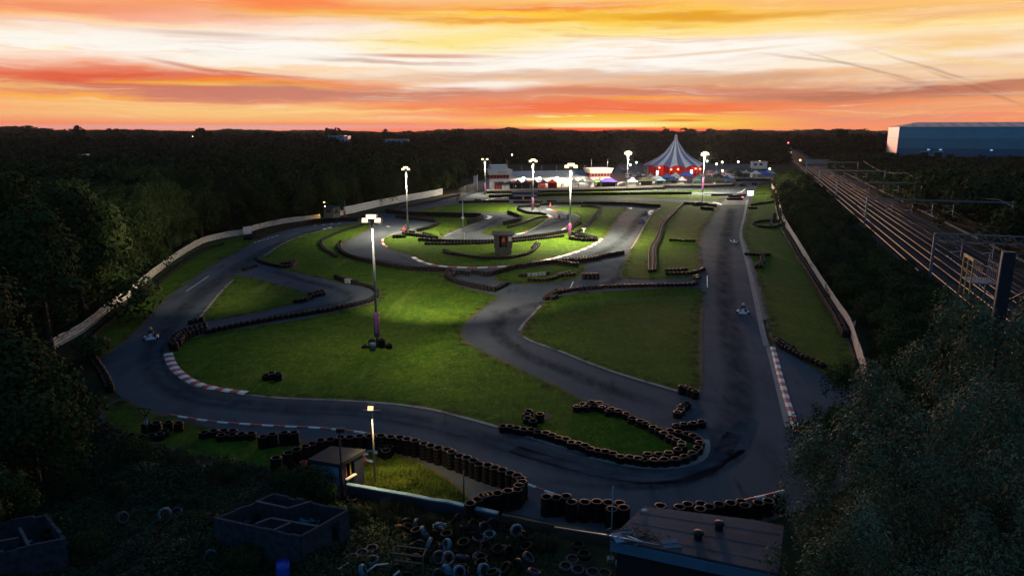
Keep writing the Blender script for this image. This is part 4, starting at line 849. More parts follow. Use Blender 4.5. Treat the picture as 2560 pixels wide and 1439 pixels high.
# left wood edge: three rows along the board fence
lf = resample(catmull([P(*p)[:2] for p in LF1[:-1] + [(840, 545)]] + [P(*p)[:2] for p in LF2[1:]] + [P(1150, 478)[:2], P(1185, 462)[:2]], False, 6), 1.0)
ntree = 0
KIND = ['dense dark', 'tall mid green', 'broad dark', 'narrow upright green', 'olive tinted', 'low rounded dark']
ZONE = lambda d: 'near the big left bend' if d < 85 else 'behind the left fence bend' if d < 140 else 'beside the grey hut' if d < 190 else 'behind the white far left fence'
for row, (off, step) in enumerate(((4.0, 6.2), (9.5, 7.0), (16, 8.0))):
    i = int(rng.uniform(0, 4))
    while i < len(lf) - 2:
        p, q = np.array(lf[i]), np.array(lf[i + 1]); t = (q - p) / np.linalg.norm(q - p); nn = np.array((-t[1], t[0])); o = off + rng.uniform(-1.2, 1.2)
        x, y = p + nn * o; d = math.hypot(x, y); k = rng.randrange(6)
        hh = rng.uniform(8.5, 12.5) + row * .8
        if d > 160: hh = rng.uniform(8, 10.5)
        tree(x, y, k, hh, '%s tree %s, %s' % (KIND[k], ('at the fence', 'one row back', 'deeper in the wood')[row], ZONE(d)), '%s trees %s %s' % (KIND[k], ('at the fence', 'one row back', 'deeper in the wood')[row], ZONE(d))); ntree += 1
        i += max(3, int(step * rng.uniform(.8, 1.25) * (1.0 if d < 160 else 1.3)))
# the big trees closing the left edge
for (x, y, k, hh, l) in [(-46, 52, 1, 16.5, 'tallest pale leaved tree at the far left edge of the photo'), (-40, 58, 3, 14.5, 'tall narrow tree right of the tallest left edge tree'), (-37, 46, 4, 12.0, 'olive tree in front of the tallest left edge tree'), (-52, 66, 0, 16, 'big dark tree behind the tallest left edge tree'), (-47, 74, 2, 13.5, 'broad dark tree above the end of the left fence'),
                         (-31, 41, 5, 8.2, 'low rounded dark tree above the near left bend'), (-35, 37, 2, 8.5, 'broad dark tree at the left edge below the bend'), (-27, 36.5, 5, 6.2, 'low dark tree beside the outer tyre row of the bend'), (-31, 33, 0, 6.5, 'dense dark tree at the left edge above the brambles'), (-26, 31, 5, 4.6, 'small dark tree nearest the fan topped post')]:
    tree(x, y, k, hh, l, 'big trees closing the left edge', wide=1.15)
# bushes on the railway bank right of the board fence
rf = resample(catmull([P(*p)[:2] for p in RF], False, 6), 1.0)
for row, (off, step, lo, hi) in enumerate(((3.4, 4.2, 2.4, 3.6), (7.2, 5.0, 2.8, 4.4), (11.0, 6, 2.0, 3.2))):
    i = int(rng.uniform(0, 3))
    while i < len(rf) - 2:
        p, q = np.array(rf[i]), np.array(rf[i + 1]); t = (q - p) / np.linalg.norm(q - p); nn = np.array((-t[1], t[0])); x, y = p + nn * (off + rng.uniform(-.8, .8)); d = math.hypot(x, y)
        k = rng.randrange(3); hh = rng.uniform(lo, hi) * (1.0 if d < 150 else 1.35)
        tree(x, y, k, hh, '%s bush %s on the bank, %s' % (('dark', 'mid green', 'olive')[k], ('at the board fence', 'in the middle row', 'on the railway side')[row], 'near the willow' if d < 75 else 'halfway along the fence' if d < 130 else 'towards the far end'), '%s bushes %s, %s' % (('dark', 'mid green', 'olive')[k], ('at the board fence', 'in the middle row', 'on the railway side')[row], 'near the willow' if d < 75 else 'halfway along' if d < 130 else 'far end'), 0, 'bush', 1.15, SHR)
        i += max(2, int(step * rng.uniform(.8, 1.2) * (1 if d < 150 else 1.4)))
# willows and shrubs at the lower right
def big_tree(label, x, y, h, w, base, n, leaf, m, seed, nl, name='willow_tree', squash=1.0):
    r_ = np.random.default_rng(seed); lobes = [(0, 0, base + (h - base) * .45, w * .33, w * .33, (h - base) * .40)]
    for k in range(nl * 3):
        t = r_.random(); a = r_.uniform(0, 6.28); z = base + (h - base) * (.06 + .90 * t); rr = w * .5 * (1 - .62 * max(0, t - .25)) * r_.uniform(.5, 1.08); s_ = w * r_.uniform(.035, .10)
        lobes.append((rr * math.cos(a), rr * math.sin(a), z, s_, s_, s_ * r_.uniform(.9, 2.0)))
    v = leaf_cloud(r_, n, lobes, leaf, .60, .6, .5)
    t = thing(name, label, 'tree', (x, y, 0), 0, 'willows at the lower right')
    link('crown', np_mesh('crown', v, quads(n), m), t); link('trunk', trunk_mesh(random.Random(seed), h, w, base * .5 + .4), t); return t
big_tree('large grey green willow filling the lower right corner', 15.4, 24.5, 11.2, 9.5, 1.0, 52000, .17, m_leaf_w, 1, 46)
big_tree('tall willow at the right edge in front of the railway', 22.5, 31.0, 12.6, 9.5, 1.0, 42000, .19, m_leaf_w, 2, 40)
big_tree('lower willow reaching over the end of the flat roof', 13.6, 20.6, 7.6, 8.0, .4, 42000, .14, m_leaf_w, 3, 40)
big_tree('dark leafy willow beside the right fence end', 20.0, 36.0, 7.6, 8.0, .5, 22000, .20, m_leaf_m, 4, 30)
big_tree('dark willow at the bottom right corner', 18.8, 20.0, 9.5, 8.0, .5, 30000, .15, m_leaf_w, 5, 30)

# ------------------------------------------------------------------ railway line geometry (straight, running away to the right)
RAZ = math.atan2(P(1895, 326.5)[0], P(1895, 326.5)[1]); RU = np.array((math.sin(RAZ), math.cos(RAZ))); RN = np.array((RU[1], -RU[0]))     # along, to the right
def rail_off(px, py, z=.2): p = P(px, py, z); return float(np.dot(RN, p[:2]))
R0 = rail_off(2254, 630); TRK = [R0, R0 + 3.4, R0 + 6.8, R0 + 10.2]
def rp(s_, off, z=0.0): q = RU * s_ + RN * off; return (q[0], q[1], z)
# trees beyond the railway
cnt = 0
for k in range(150):
    s_ = 55 + 430 * (rng.random() ** 1.1); o = R0 + 22 + (12 if s_ < 190 else 0) + abs(rng.gauss(0, 16)) + (rng.random() * 40)
    x, y, _ = rp(s_, o)
    if math.degrees(math.atan2(x, y)) > 40 or any((x - a) ** 2 + (y - b) ** 2 < 22 for a, b in TREES[-60:]): continue
    v = rng.randrange(6); hh = rng.uniform(4, 7) if o < R0 + 32 else rng.uniform(6, 9.5)
    if s_ > 230: hh = rng.uniform(3.5, 6.5)
    tree(x, y, v, hh, '%s tree %s the railway, %s' % (KIND[v], 'close beside' if o < R0 + 32 else 'set back from', 'below the near gantries' if s_ < 140 else 'halfway to the warehouse' if s_ < 260 else 'in front of the warehouse'), '%s trees %s the railway, %s' % (KIND[v], 'close beside' if o < R0 + 32 else 'set back from', 'near' if s_ < 140 else 'halfway' if s_ < 260 else 'far'), 0, 'tree', 1.2); cnt += 1
    if cnt > 85: break

# ------------------------------------------------------------------ the wood beyond: one mass to the horizon
def woodland(name, label, spots_, nv, leaf_n, leaf_f, seed, m):
    r_ = np.random.default_rng(seed); protos = []
    for i in range(nv): protos.append(leaf_cloud(r_, leaf_n, crown_lobes(r_, 1.0, .95, .12, 9), leaf_f, .7))
    out = []
    for (x, y, z, w, h) in spots_:
        v = protos[r_.integers(nv)]; a = r_.uniform(0, 6.28); q = np.empty_like(v); c_, s_ = math.cos(a) * w, math.sin(a) * w
        q[:, 0] = v[:, 0] * c_ - v[:, 1] * s_ + x; q[:, 1] = v[:, 0] * s_ + v[:, 1] * c_ + y; q[:, 2] = v[:, 2] * h + z; out.append(q)
    v = np.concatenate(out); o = link(name, np_mesh(name, v, quads(len(v) // 4), m)); return tag(o, label, 'woodland', kind='stuff')
def inside_circuit(x, y):
    if y > 30 and y < 290 and -75 < x < 95: 
        return True
    return False
asph_np = np.array(asph)
def blocked(x, y, d, a):
    # keep clear: circuit and paddock, railway corridor, warehouse
    o = float(np.dot(RN, (x, y))); s_ = float(np.dot(RU, (x, y)))
    if R0 - 4 < o < R0 + 17 and s_ < 900: return True
    if o < R0 and d < 470 and a > -2.5:                # circuit, paddock and car park
        if y < 430 and x > lf_x(y) - 2: return True
    if 235 < x < 420 and 395 < y < 620: return True
    if o < R0 and y < 300 and x > lf_x(y) - 14: return True
    if d < 60: return True
    return False
lfy = np.array([p[1] for p in lf]); lfx = np.array([p[0] for p in lf]); oi = np.argsort(lfy)
def lf_x(y): return float(np.interp(y, lfy[oi], lfx[oi])) if y < lfy.max() else -16.0 - (y - lfy.max()) * .02
near, mid, far = [], [], []
r_ = np.random.default_rng(55); rr = 75.0
while rr < 5200:
    sp_ = max(6.6, rr * .0165); na = int(R(84) * rr / sp_)
    for k in range(na):
        a = -43 + 84 * (k + r_.random()) / na; d = rr + r_.uniform(-.5, .5) * sp_; x, y = d * math.sin(R(a)), d * math.cos(R(a))
        if blocked(x, y, d, a): continue
        z = hill(x, y); w = sp_ * r_.uniform(1.15, 1.7); h = r_.uniform(7.0, 11.5) if d < 700 else r_.uniform(6, 13) * (1 + .35 * (r_.random() < .14))
        if 240 < d < 560 and a > -8: h = r_.uniform(4.5, 7.5)
        if d > 700 and r_.random() < .25: h *= r_.uniform(.5, .8)
        if 500 < d < 2000 and r_.random() < .06: h *= 1.45; w *= .8
        (near if d < 330 else mid if d < 900 else far).append((x, y, z - .5, w if d < 900 else w * 1.2, h))
    rr += sp_ * .92
print('woodland', len(near), len(mid), len(far), 'trees', ntree, cnt)
woodland('woodland', 'dense dark wood behind the left fence', near, 9, 620, .105, 1, m_leaf_d)
woodland('woodland', 'dark wood in the middle distance', mid, 9, 300, .15, 2, m_leaf_o)
woodland('woodland', 'dark woods running to the horizon', far, 9, 120, .24, 3, m_leaf_d)
# ------------------------------------------------------------------ railway
m_rail = mat('polished_rail', (.95, .80, .74), .18, 1.0)
m_sleeper = mat('concrete_sleeper', (.055, .05, .05), .9, var=.4)
m_gantry = mat('weathered_gantry_steel', (.20, .26, .31), .5, .5, var=.35, vscale=2)
m_wire = mat('contact_wire', (.05, .045, .04), .6, .3)
sheet('railway_ballast', [rp(18, R0 - 3.2)[:2], rp(18, R0 + 13.6)[:2], rp(1200, R0 + 13.6)[:2], rp(1200, R0 - 3.2)[:2]], .03, m_ballast)
SIDE = ['nearest the board fence', 'second from the board fence', 'third from the board fence', 'furthest from the board fence']
slp = None
for i, o in enumerate(TRK):
    t = thing('railway_track', 'straight railway track with shining rails, ' + SIDE[i], 'railway track', rp(20, o, .05), -RAZ, 'four parallel railway tracks')
    for s_ in (-1, 1):
        b = MB(); b.box((s_ * .75, 590, .20), (.11, 1180, .012), m_rail); b.box((s_ * .75, 590, .12), (.07, 1180, .14), m_post); b.build('rail', t)
    b = MB()
    for k in range(0, 420): b.box((0, 1 + k * .7, .02), (2.4, .26, .10), m_sleeper)
    b.build('sleepers', t)
# crossover rails between the tracks
for (s0, o0, s1, o1, l) in ((88, TRK[1] + .7, 128, TRK[2] - .7, 'curving crossover rail in front of the second gantry'), (165, TRK[0] + .7, 215, TRK[1] - .7, 'crossover rail halfway down the tracks'), (200, TRK[2] - .7, 245, TRK[1] + .7, 'crossover rail near the bridge end')):
    b = MB(); pts = []
    for k in range(17):
        t = k / 16; e = t * t * (3 - 2 * t); pts.append(rp(s0 + (s1 - s0) * t, o0 + (o1 - o0) * e, .26))
    for p, q in zip(pts[:-1], pts[1:]): b.tube([p, q], .05, m_rail, 4)
    tag(b.build('crossover_rail'), l, 'rail')
# cable trough along the far side
tag(MB().box((0, 250, .15), (.45, 500, .25), m_conc).build('cable_trough', None, rp(40, R0 + 16.5), (0, 0, -RAZ)), 'pale concrete cable trough beyond the furthest track', 'cable trough')
def lattice(b, L_, h, dpt, m, n):
    for z in (0, h):
        for y in (-dpt / 2, dpt / 2): b.box((L_ / 2, y, z), (L_, .09, .09), m)
    for k in range(n):
        x0, x1 = L_ * k / n, L_ * (k + 1) / n
        for y in (-dpt / 2, dpt / 2):
            b.tube([(x0, y, 0), ((x0 + x1) / 2, y, h)], .035, m, 4); b.tube([((x0 + x1) / 2, y, h), (x1, y, 0)], .035, m, 4)
def ole(label, s_, h, kind, left=-2.6, span=18.4, mastw=.3):
    """portal over the four tracks: masts, cross beam and drop posts with insulators"""
    t = thing('overhead_line_gantry', label, 'railway gantry', rp(s_, R0 + left), -RAZ, 'gantries over the railway')
    for x in (0, span):
        b = MB(); b.box((x, 0, h / 2), (mastw, mastw * .8, h), m_gantry); b.box((x, 0, .2), (.8, .8, .5), m_conc); b.build('mast', t)
    b = MB()
    if kind == 'lattice': lattice(b, span, .95, .6, m_gantry, 14); bo = b.build('lattice_beam', t, (0, 0, h - .95))
    else: b.box((span / 2, 0, 0), (span, .18, .28), m_gantry); bo = b.build('cross_beam', t, (0, 0, h - .3))
    for i in range(4):
        x = -left + 3.4 * i; b = MB(); b.box((x + 1.2, 0, h - 1.9), (.12, .12, 1.9), m_gantry); b.tube([(x + 1.2, 0, h - 2.1), (x, 0, h - 2.3)], .04, m_white, 5); b.tube([(x + 1.2, 0, h - 1.2), (x, 0, h - 1.3)], .04, m_gantry, 5)
        b.build('drop_post', t)
    return t
dist = lambda py: P(2300, py)[1] / math.cos(RAZ)
def s_at(px, py, off): 
    q = P(px, py); return float(np.dot(RU, q[:2]))
S1 = s_at(2320, 724, 0)
ole('near lattice gantry across all four tracks', S1, 7.3, 'lattice', rail_off(2320, 724, 0) - R0, 21)
ole('plain beam gantry halfway along the tracks', 150, 7.4, 'beam', -3.2, 24)
ole('third gantry from the camera over the tracks', 205, 7.0, 'beam', -3.2, 20)
ole('fourth gantry from the camera over the tracks', 262, 7.0, 'beam', -3.2, 20)
ole('far gantry just before the railway bridge', 330, 7.0, 'beam', -3.2, 20)
# heavy signal gantry nearest the camera
q = P(2482, 884); t = thing('signal_gantry', 'heavy dark signal gantry nearest the camera', 'railway gantry', q, -RAZ)
hz = ztop(q[1], 629)
b = MB(); b.box((0, 0, hz / 2), (.95, .7, hz), m_dsteel); b.box((-.52, -.3, hz / 2), (.09, .16, hz), m_gantry); b.build('mast', t)
b = MB(); lattice(b, 19, 1.5, .9, m_dsteel, 9); b.build('lattice_beam', t, (.3, 0, hz - 1.6))
b = MB(); b.box((10, 0, 0), (19, .12, .12), m_gantry); b.build('walkway_rail', t, (0, -.6, hz - 5.2))
MB().tube([(.4, -.4, hz - 4.4), (4.2, -.4, hz - 1.4)], .09, m_dsteel, 6).build('brace', t)
MB().lathe([(0, -.15), (.16, -.12), (.2, 0), (.16, .12), (0, .15)], mat('blue_signal_cap', (.05, .30, .55), .4), 10, (5.2, -.7, hz - 1.0)).build('signal_cap', t)
# caged signal platform with yellow top rails
q = P(2432, 800); t = thing('signal_platform', 'caged signal platform with yellow top rails beside the tracks', 'signal platform', q, -RAZ)
hz = ztop(q[1], 641); W_ = 2.4; D_ = 3.6
m_yel = mat('safety_yellow', (.62, .42, .10), .5, var=.3)
for x, y in ((-W_ / 2, 0), (-W_ / 2, D_ / 2), (-W_ / 2, -D_ / 2), (W_ / 2, -D_ / 2), (W_ / 2, D_ / 2)): MB().box((x, y, hz / 2), (.12, .12, hz), m_gantry if x > 0 else m_yel).build('upright', t)
b = MB()
for y in (-D_ / 4, D_ / 4): b.box((-W_ / 2, y, hz - .15), (.08, D_ / 2 - .12, .34), m_yel)
b.build('yellow_rail', t)
b = MB(); b.box((0, 0, hz - 2.6), (W_, D_, .12), m_gantry); 
for x in (-W_ * .1, W_ * .45):
    for k in range(6): b.box((x, -D_ * .45 + D_ * .9 * k / 5, hz - 1.5), (.05, .05, 2.0), m_gantry)
    for z in (hz - 1.2, hz - .55): b.box((x, 0, z), (.04, D_ * .9, .04), m_gantry)
b.build('platform_cage', t)
b = MB()
for k in range(9): b.box((.8, -1.2, .6 + k * .55), (.5, .04, .04), m_gantry)
b.build('ladder', t)
# catenary wires
b = MB()
for o in TRK:
    for z, rad in ((5.0, .010), (6.2, .010)):
        prev = None
        for s_ in (22, 60, S1, 118, 150, 205, 262, 330, 420):
            if prev is not None:
                pts = []
                for k in range(7): tt = k / 6; pts.append(rp(prev + (s_ - prev) * tt, o, z - (.9 * math.sin(math.pi * tt) if z > 6 else 0)))
                b.tube(pts, rad, m_wire, 4, False)
            prev = s_
w = b.build('overhead_wires'); tag(w, 'overhead contact wires strung above the four tracks', 'overhead wires')
b = MB(); pts = []
for s0, s1 in ((60, 150), (150, 235), (235, 330)):
    for k in range(9): tt = k / 8; pts.append(rp(s0 + (s1 - s0) * tt, R0 + 18.5, 7.6 - 1.8 * math.sin(math.pi * tt)))
b.tube(pts, .035, m_gantry, 4, False); tag(b.build('feeder_cable'), 'sagging feeder cable beyond the furthest track', 'cable')
# bridge over the line
q = P(2058, 411); hb = ztop(q[1], 400); t = thing('railway_bridge', 'grey blue bridge deck over the far end of the tracks', 'bridge', (q[0], q[1], 0), -R(2))
Lb = (2106 - 2008) / F * q[1]
m_deck = mat('blue_grey_deck', (.16, .26, .32), .6, var=.25, vscale=.4)
MB().box((0, 0, hb - 1.4), (Lb, 5, 2.8), m_deck).build('deck', t)
b = MB()
for y in (-2.4, 2.4): b.box((0, y, hb + .1), (Lb, .2, .5), m_deck)
b.build('parapet', t)
for x in (-Lb * .46, Lb * .46): MB().box((x, 0, (hb - 2.8) / 2), (2.5, 4.6, hb - 2.8), m_conc).build('abutment', t)
q = P(2049, 416); t = thing('railway_signal', 'amber railway signal light under the bridge', 'signal', rp(400, R0 - 2.2))
MB().box((0, 0, 4.2), (.9, .4, 1.9), m_black).build('signal_head', t); MB().tube([(0, 0, 0), (0, 0, 3.4)], .12, m_dsteel, 6).build('post', t); MB().lathe([(0, 0), (.42, 0), (.42, .1), (0, .1)], mat('signal_amber', (1, .4, .05), .4, emit=(1, .36, .05), es=16), 10).build('lens', t, (0, -.26, 4.6), (R(90), 0, 0))
# train beyond the bridge
t = thing('train', 'passenger train with lit headlamps coming out of the distance', 'train', rp(660, TRK[1]), -RAZ)
m_train = mat('train_body', (.10, .11, .14), .35, .3)
for k in range(5):
    b = MB(); b.box((0, 11 + k * 23, 2.1), (2.8, 22, 3.0), m_train); b.lathe([(0, 0), (0, 0)], m_train, 3); c = b.build('carriage', t)
    MB().box((0, 11 + k * 23, 2.6), (2.86, 18, .7), mat('lit_windows', (1, .85, .6), .3, emit=(1, .75, .45), es=2.5)).build('window_band', c)
for x in (-.9, .9): MB().lathe([(0, 0), (.34, 0), (.34, .08), (0, .08)], m_lampo, 10).build('headlight', t, (x, -.06, 1.3), (R(90), 0, 0))
MB().box((0, -.05, 2.7), (2.0, .08, 1.0), m_black).build('windscreen', t)

# ------------------------------------------------------------------ the big blue warehouse
bx, by = 259.0, 480.0; ra = R(-22); t = thing('warehouse', 'huge blue grey banded warehouse rising behind the trees', 'warehouse', (bx, by, 0), ra)
Lw, Dw, hw = 190, 64, 22.0
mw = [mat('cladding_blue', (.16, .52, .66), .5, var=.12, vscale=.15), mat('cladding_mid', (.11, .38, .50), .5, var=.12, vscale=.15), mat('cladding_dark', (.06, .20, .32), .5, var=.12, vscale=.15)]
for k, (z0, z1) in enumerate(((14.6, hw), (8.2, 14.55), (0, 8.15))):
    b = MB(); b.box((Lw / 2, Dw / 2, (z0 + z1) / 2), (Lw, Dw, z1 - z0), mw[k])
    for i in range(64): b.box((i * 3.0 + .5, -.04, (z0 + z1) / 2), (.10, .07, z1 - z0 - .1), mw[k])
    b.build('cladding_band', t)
m_roofw = mat('pale_roof_sheet', (.50, .50, .54), .35, .2, var=.15, vscale=.2)
b = MB(); n = 8
for i in range(n):
    x0, x1 = Lw * i / n - .4, Lw * (i + 1) / n - .4
b.add([(-.5, -.5, hw + .02), (Lw + .5, -.5, hw + .02), (Lw + .5, Dw + .5, hw + .02), (-.5, Dw + .5, hw + .02), (14, Dw * .5, hw + 3.2), (Lw - 14, Dw * .5, hw + 3.2)], [(0, 1, 5, 4), (1, 2, 5), (2, 3, 4, 5), (3, 0, 4)], m_roofw)
for i in range(22): b.box((10 + i * 8, Dw * .24, hw + 1.75), (1.6, Dw * .3, .12), m_white, mt=Matrix.Rotation(math.atan2(3.2, Dw * .5), 3, 'X'))
b.build('roof', t)
for i, x in enumerate((16.5, 24.5)):
    g = MB().box((x, -.3, 3.0), (4.2, .5, 5.2), m_black).build('loading_door', t); MB().box((x, -.9, 5.9), (5.4, 1.4, .5), mw[0]).build('canopy', g)
for x in (18.5, 25.5, 54, 78, 102): MB().box((x, -.2, 7.3), (1.5, .2, .7), mat('lit_panel', (.7, .9, 1), .4, emit=(.35, .65, .9), es=.55)).build('vent_panel', t)
for i, x in enumerate((13, 22.2)):
    g = MB().box((x, -1.2, 1.9), (.6, .4, .6), m_dsteel).build('dock_light', t); MB().box((x, -1.42, 1.9), (.7, .06, .7), mat('dock_green', (.3, 1, .3), .4, emit=(.35, 1, .30), es=22)).build('lens', g)
MB().box((8.4, -.3, 2.6), (.7, .3, .5), mat('dock_white', (.8, .9, 1), .4, emit=(.8, .95, 1), es=14)).build('door_light', t)
# far sheds peeping out of the woods
def shed(label, px0, px1, pyb, pyt, D, m, z0=0.0, name='industrial_shed'):
    y = D; x0, x1 = (px0 - CXP) / F * y * .99, (px1 - CXP) / F * y * .99; h = ztop(y, pyt); t = thing(name, label, 'building', ((x0 + x1) / 2, y, 0)); w = abs(x1 - x0)
    MB().box((0, 0, h / 2), (w, 14, h), m).build('wall', t); MB().box((0, 0, h + .2), (w + .8, 14.8, .4), m_roofw).build('roof', t); b = MB()
    for k in range(int(w / 5)): b.box((-w / 2 + 2.5 + k * 5, -7.05, h - 1.6), (2.2, .12, 1.0), m_black)
    b.build('window_strip', t)
    return t
shed('blue box shed with a white end on the left horizon', 830, 868, 352, 340, 760, mw[0])
shed('white tall end block of the distant blue shed', 869, 878, 352, 341, 757, m_white)
shed('long low blue shed on the horizon left of the pits', 960, 1024, 354, 349, 720, mw[0])
shed('long low glasshouse roof among the left woods', 196, 260, 395, 388.5, 330, mat('glasshouse', (.35, .42, .42), .2))
# ------------------------------------------------------------------ pit buildings
def at(px, py): return P(px, py)
pa, pb = at(1224, 472.5), at(1470, 466.5); ang = math.atan2(pb[1] - pa[1], pb[0] - pa[0]); PX = np.array((math.cos(ang), math.sin(ang)))
Lg = math.dist(pa[:2], pb[:2])
t = thing('pit_garage', 'long white pit garage with red doors and a grey sheet roof', 'garage building', pa, ang)
hg = 3.4
MB().box((Lg / 2, 3, hg / 2), (Lg, 6, hg), m_white).build('wall', t)
m_gr = mat('grey_sheet_roof', (.38, .40, .42), .45, .3, var=.3, vscale=.5)
b = MB(); b.add([(0, -.6, hg), (Lg, -.6, hg), (Lg, 6.4, hg + 2.0), (0, 6.4, hg + 2.0), (0, -.6, hg + .25), (Lg, -.6, hg + .25), (Lg, 6.4, hg + 2.2), (0, 6.4, hg + 2.2)], [(0, 1, 2, 3), (4, 5, 6, 7), (0, 1, 5, 4), (1, 2, 6, 5), (2, 3, 7, 6), (3, 0, 4, 7)], m_gr)
for k in range(int(Lg / 1.5)): b.box((.7 + k * 1.5, 2.9, hg + 1.28), (.07, 7.0, .05), m_dsteel if k % 6 == 0 else m_gr, mt=Matrix.Rotation(math.atan2(1.95, 7.0), 3, 'X'))
b.build('roof', t)
for f_ in (.115, .255, .39, .52):
    g = MB().box((Lg * f_, -.06, 1.35), (2.4, .12, 2.7), m_red).build('door', t); MB().box((Lg * f_ + .8, -.14, 1.2), (.1, .06, .3), m_black).build('handle', g)
m_warm = mat('lit_interior', (1, .75, .4), .5, emit=(1, .62, .24), es=1.6)
for f_ in (.665, .79): MB().box((Lg * f_, -.06, 1.5), (2.6, .12, 2.2), m_warm).build('lit_doorway', t)
def wall_lamp(label, px, py, power, m=m_lampw, col=(1, .9, .75), host=None, dy=-.8):
    Y = (host or 246) ; x = (px - CXP) / F * (Y * cp + 4.3); z = ztop(Y, py)
    t = thing('wall_lamp', label, 'lamp', (x, Y, z), 0, 'lamps on the pit buildings')
    MB().box((0, 0, 0), (.6, .3, .4), m_dsteel).build('housing', t); MB().box((0, -.18, -.02), (.75, .06, .55), m).build('lens', t); MB().tube([(0, .15, 0), (0, .8, .1)], .05, m_dsteel, 6).build('bracket', t)
    if power:
        ld = bpy.data.lights.new('lamp_light', 'POINT'); ld.energy = power; ld.color = col; ld.shadow_soft_size = .25; lo = bpy.data.objects.new('lamp_light', ld); C.objects.link(lo); lo.parent = t; lo.location = (0, -.7, -.1)
def ylocal(px): # front line of the garage at this photo column
    for k in range(200):
        p = np.array(pa[:2]) + PX * Lg * 1.3 * k / 199
        if CXP + F * p[0] / (p[1] * cp + HC * sp) > px: break
    return float(p[1])
for px, py, pw, l in ((1309, 445, 600, 'wall lamp above the second red garage door'), (1349, 445, 600, 'wall lamp above the third red garage door'), (1392, 444, 600, 'wall lamp above the fourth red garage door'), (1419, 451, 220, 'wall lamp beside the first lit doorway'), (1461, 451, 220, 'wall lamp beside the second lit doorway')):
    wall_lamp(l, px, py, pw, host=ylocal(px) - .9)
def tower(label, px0, px1, pyb, pt, lower, upper, signs, seed):
    a, b_ = at(px0, pyb), at(px1, pyb - 1.0); w = math.dist(a[:2], b_[:2]); an = math.atan2(b_[1] - a[1], b_[0] - a[0]); t = thing('control_tower', label, 'control tower', (a[0], a[1] - .5, 0), an)
    h = ztop(a[1], pt); dp = 6
    z1, z2, z3 = h * .40, h * .53, h * .74
    MB().box((w / 2, dp / 2, z1 / 2), (w, dp, z1), m_white).build('ground_floor', t)
    MB().box((w / 2, dp / 2 - .15, (z1 + z2) / 2), (w + .1, dp + .3, z2 - z1), lower).build('balcony_band', t)
    g = MB().box((w / 2, dp / 2, (z2 + z3) / 2), (w - .2, dp, z3 - z2), m_red).build('upper_floor', t)
    n = 6
    for k in range(n): MB().box((w * (k + .7) / (n + .4), -.06, (z2 + z3) / 2 + .1), (w / n * .6, .1, (z3 - z2) * .6), mat('dark_glass', (.03, .03, .035), .1)).build('window', t)
    f0, f1 = .25, .9
    b = MB(); b.add([(-f0, -.25, z3), (w + f0, -.25, z3), (w + f0, dp, z3), (-f0, dp, z3), (-f1, -.8, h), (w + f1, -.8, h), (w + f1, dp, h), (-f1, dp, h)], [(0, 1, 2, 3), (4, 5, 6, 7), (0, 1, 5, 4), (1, 2, 6, 5), (2, 3, 7, 6), (3, 0, 4, 7)], upper); fa = b.build('fascia', t)
    b = MB(); zz = (z3 + h) / 2; r_ = random.Random(seed); m_ink = mat('sign_ink', (.30, .20, .16), .6)
    b.box((w * .28, -.585, zz), (w * .12, .06, (h - z3) * .55), mat('sign_plate', (.55, .52, .48), .5)); fb = b.build('sign_plate', t)
    b = MB()
    for row in (0, 1):
        x = w * .42
        while x < w * .82: ww = r_.uniform(.14, .34); b.box((x, -.60, zz + .2 - row * .42), (ww, .05, .2), m_ink); x += ww + r_.uniform(.08, .3)
    b.build('lettering', fb)
    for x in (.06 * w, .9 * w): MB().tube([(x, 1, h), (x, 1, h + 3.2)], .09, m_steel, 6).build('flag_pole', t)
    return t, w, h
m_cream = mat('cream_paint', (.70, .64, .52), .5, var=.15); m_pgrey = mat('pale_grey_paint', (.50, .53, .57), .5, var=.15)
t, w, h = tower('left pit tower with a grey sloping top and red upper floor', 1224, 1274, 474, 424, m_pgrey, m_pgrey, 1, 3)
b = MB(); b.add([(.6, .5, h), (w - .2, .5, h), (w - .2, 5, h), (.6, 5, h), (.8, 1.2, h + 1.5), (w - .8, 1.2, h + 1.5), (w - .4, 5, h + 1.5), (.8, 5, h + 1.5)], [(4, 5, 6, 7), (0, 1, 5, 4), (1, 2, 6, 5), (2, 3, 7, 6), (3, 0, 4, 7)], mat('blue_sheet', (.26, .36, .46), .4)); b.build('roof_box', t)
MB().box((w * .42, -.1, 1.4), (2.6, .12, 2.6), m_red).build('door', t)
MB().tube([(w, 3, h - .6), (w + 1.6, 3, h - .6)], .35, mat('pink_speaker', (.6, .35, .38), .5), 8).build('loudspeaker', t)
t, w, h = tower('right pit tower with a cream flared sign fascia', 1476, 1524, 467.5, 421, m_cream, m_cream, 1, 5)
g = MB().box((w * .33, -.1, 1.5), (2.4, .12, 2.8), mat('dark_entry', (.10, .09, .03), .5)).build('doorway', t)
b = MB()
for k in range(4): b.box((w * .33 - .8 + k * .5, -.2, 2.0), (.34, .06, .34), mat('led_green', (.2, 1, .2), .4, emit=(.25, .9, .2) if k < 3 else (.7, .7, .1), es=2))
b.build('led_display', g); MB().box((w * .45, -.4, h * .47), (.7, .2, .5), m_black).build('vent', t)
wall_lamp('brilliant lamp on the left pit tower fascia', 1258, 430, 1100, host=ylocal(1258) - 2.0); wall_lamp('lamp under the balcony of the left pit tower', 1246, 446, 260, host=ylocal(1246) - 1.2); wall_lamp('lamp at the left corner of the right pit tower', 1477, 444, 600, host=ylocal(1477) - 1.6)
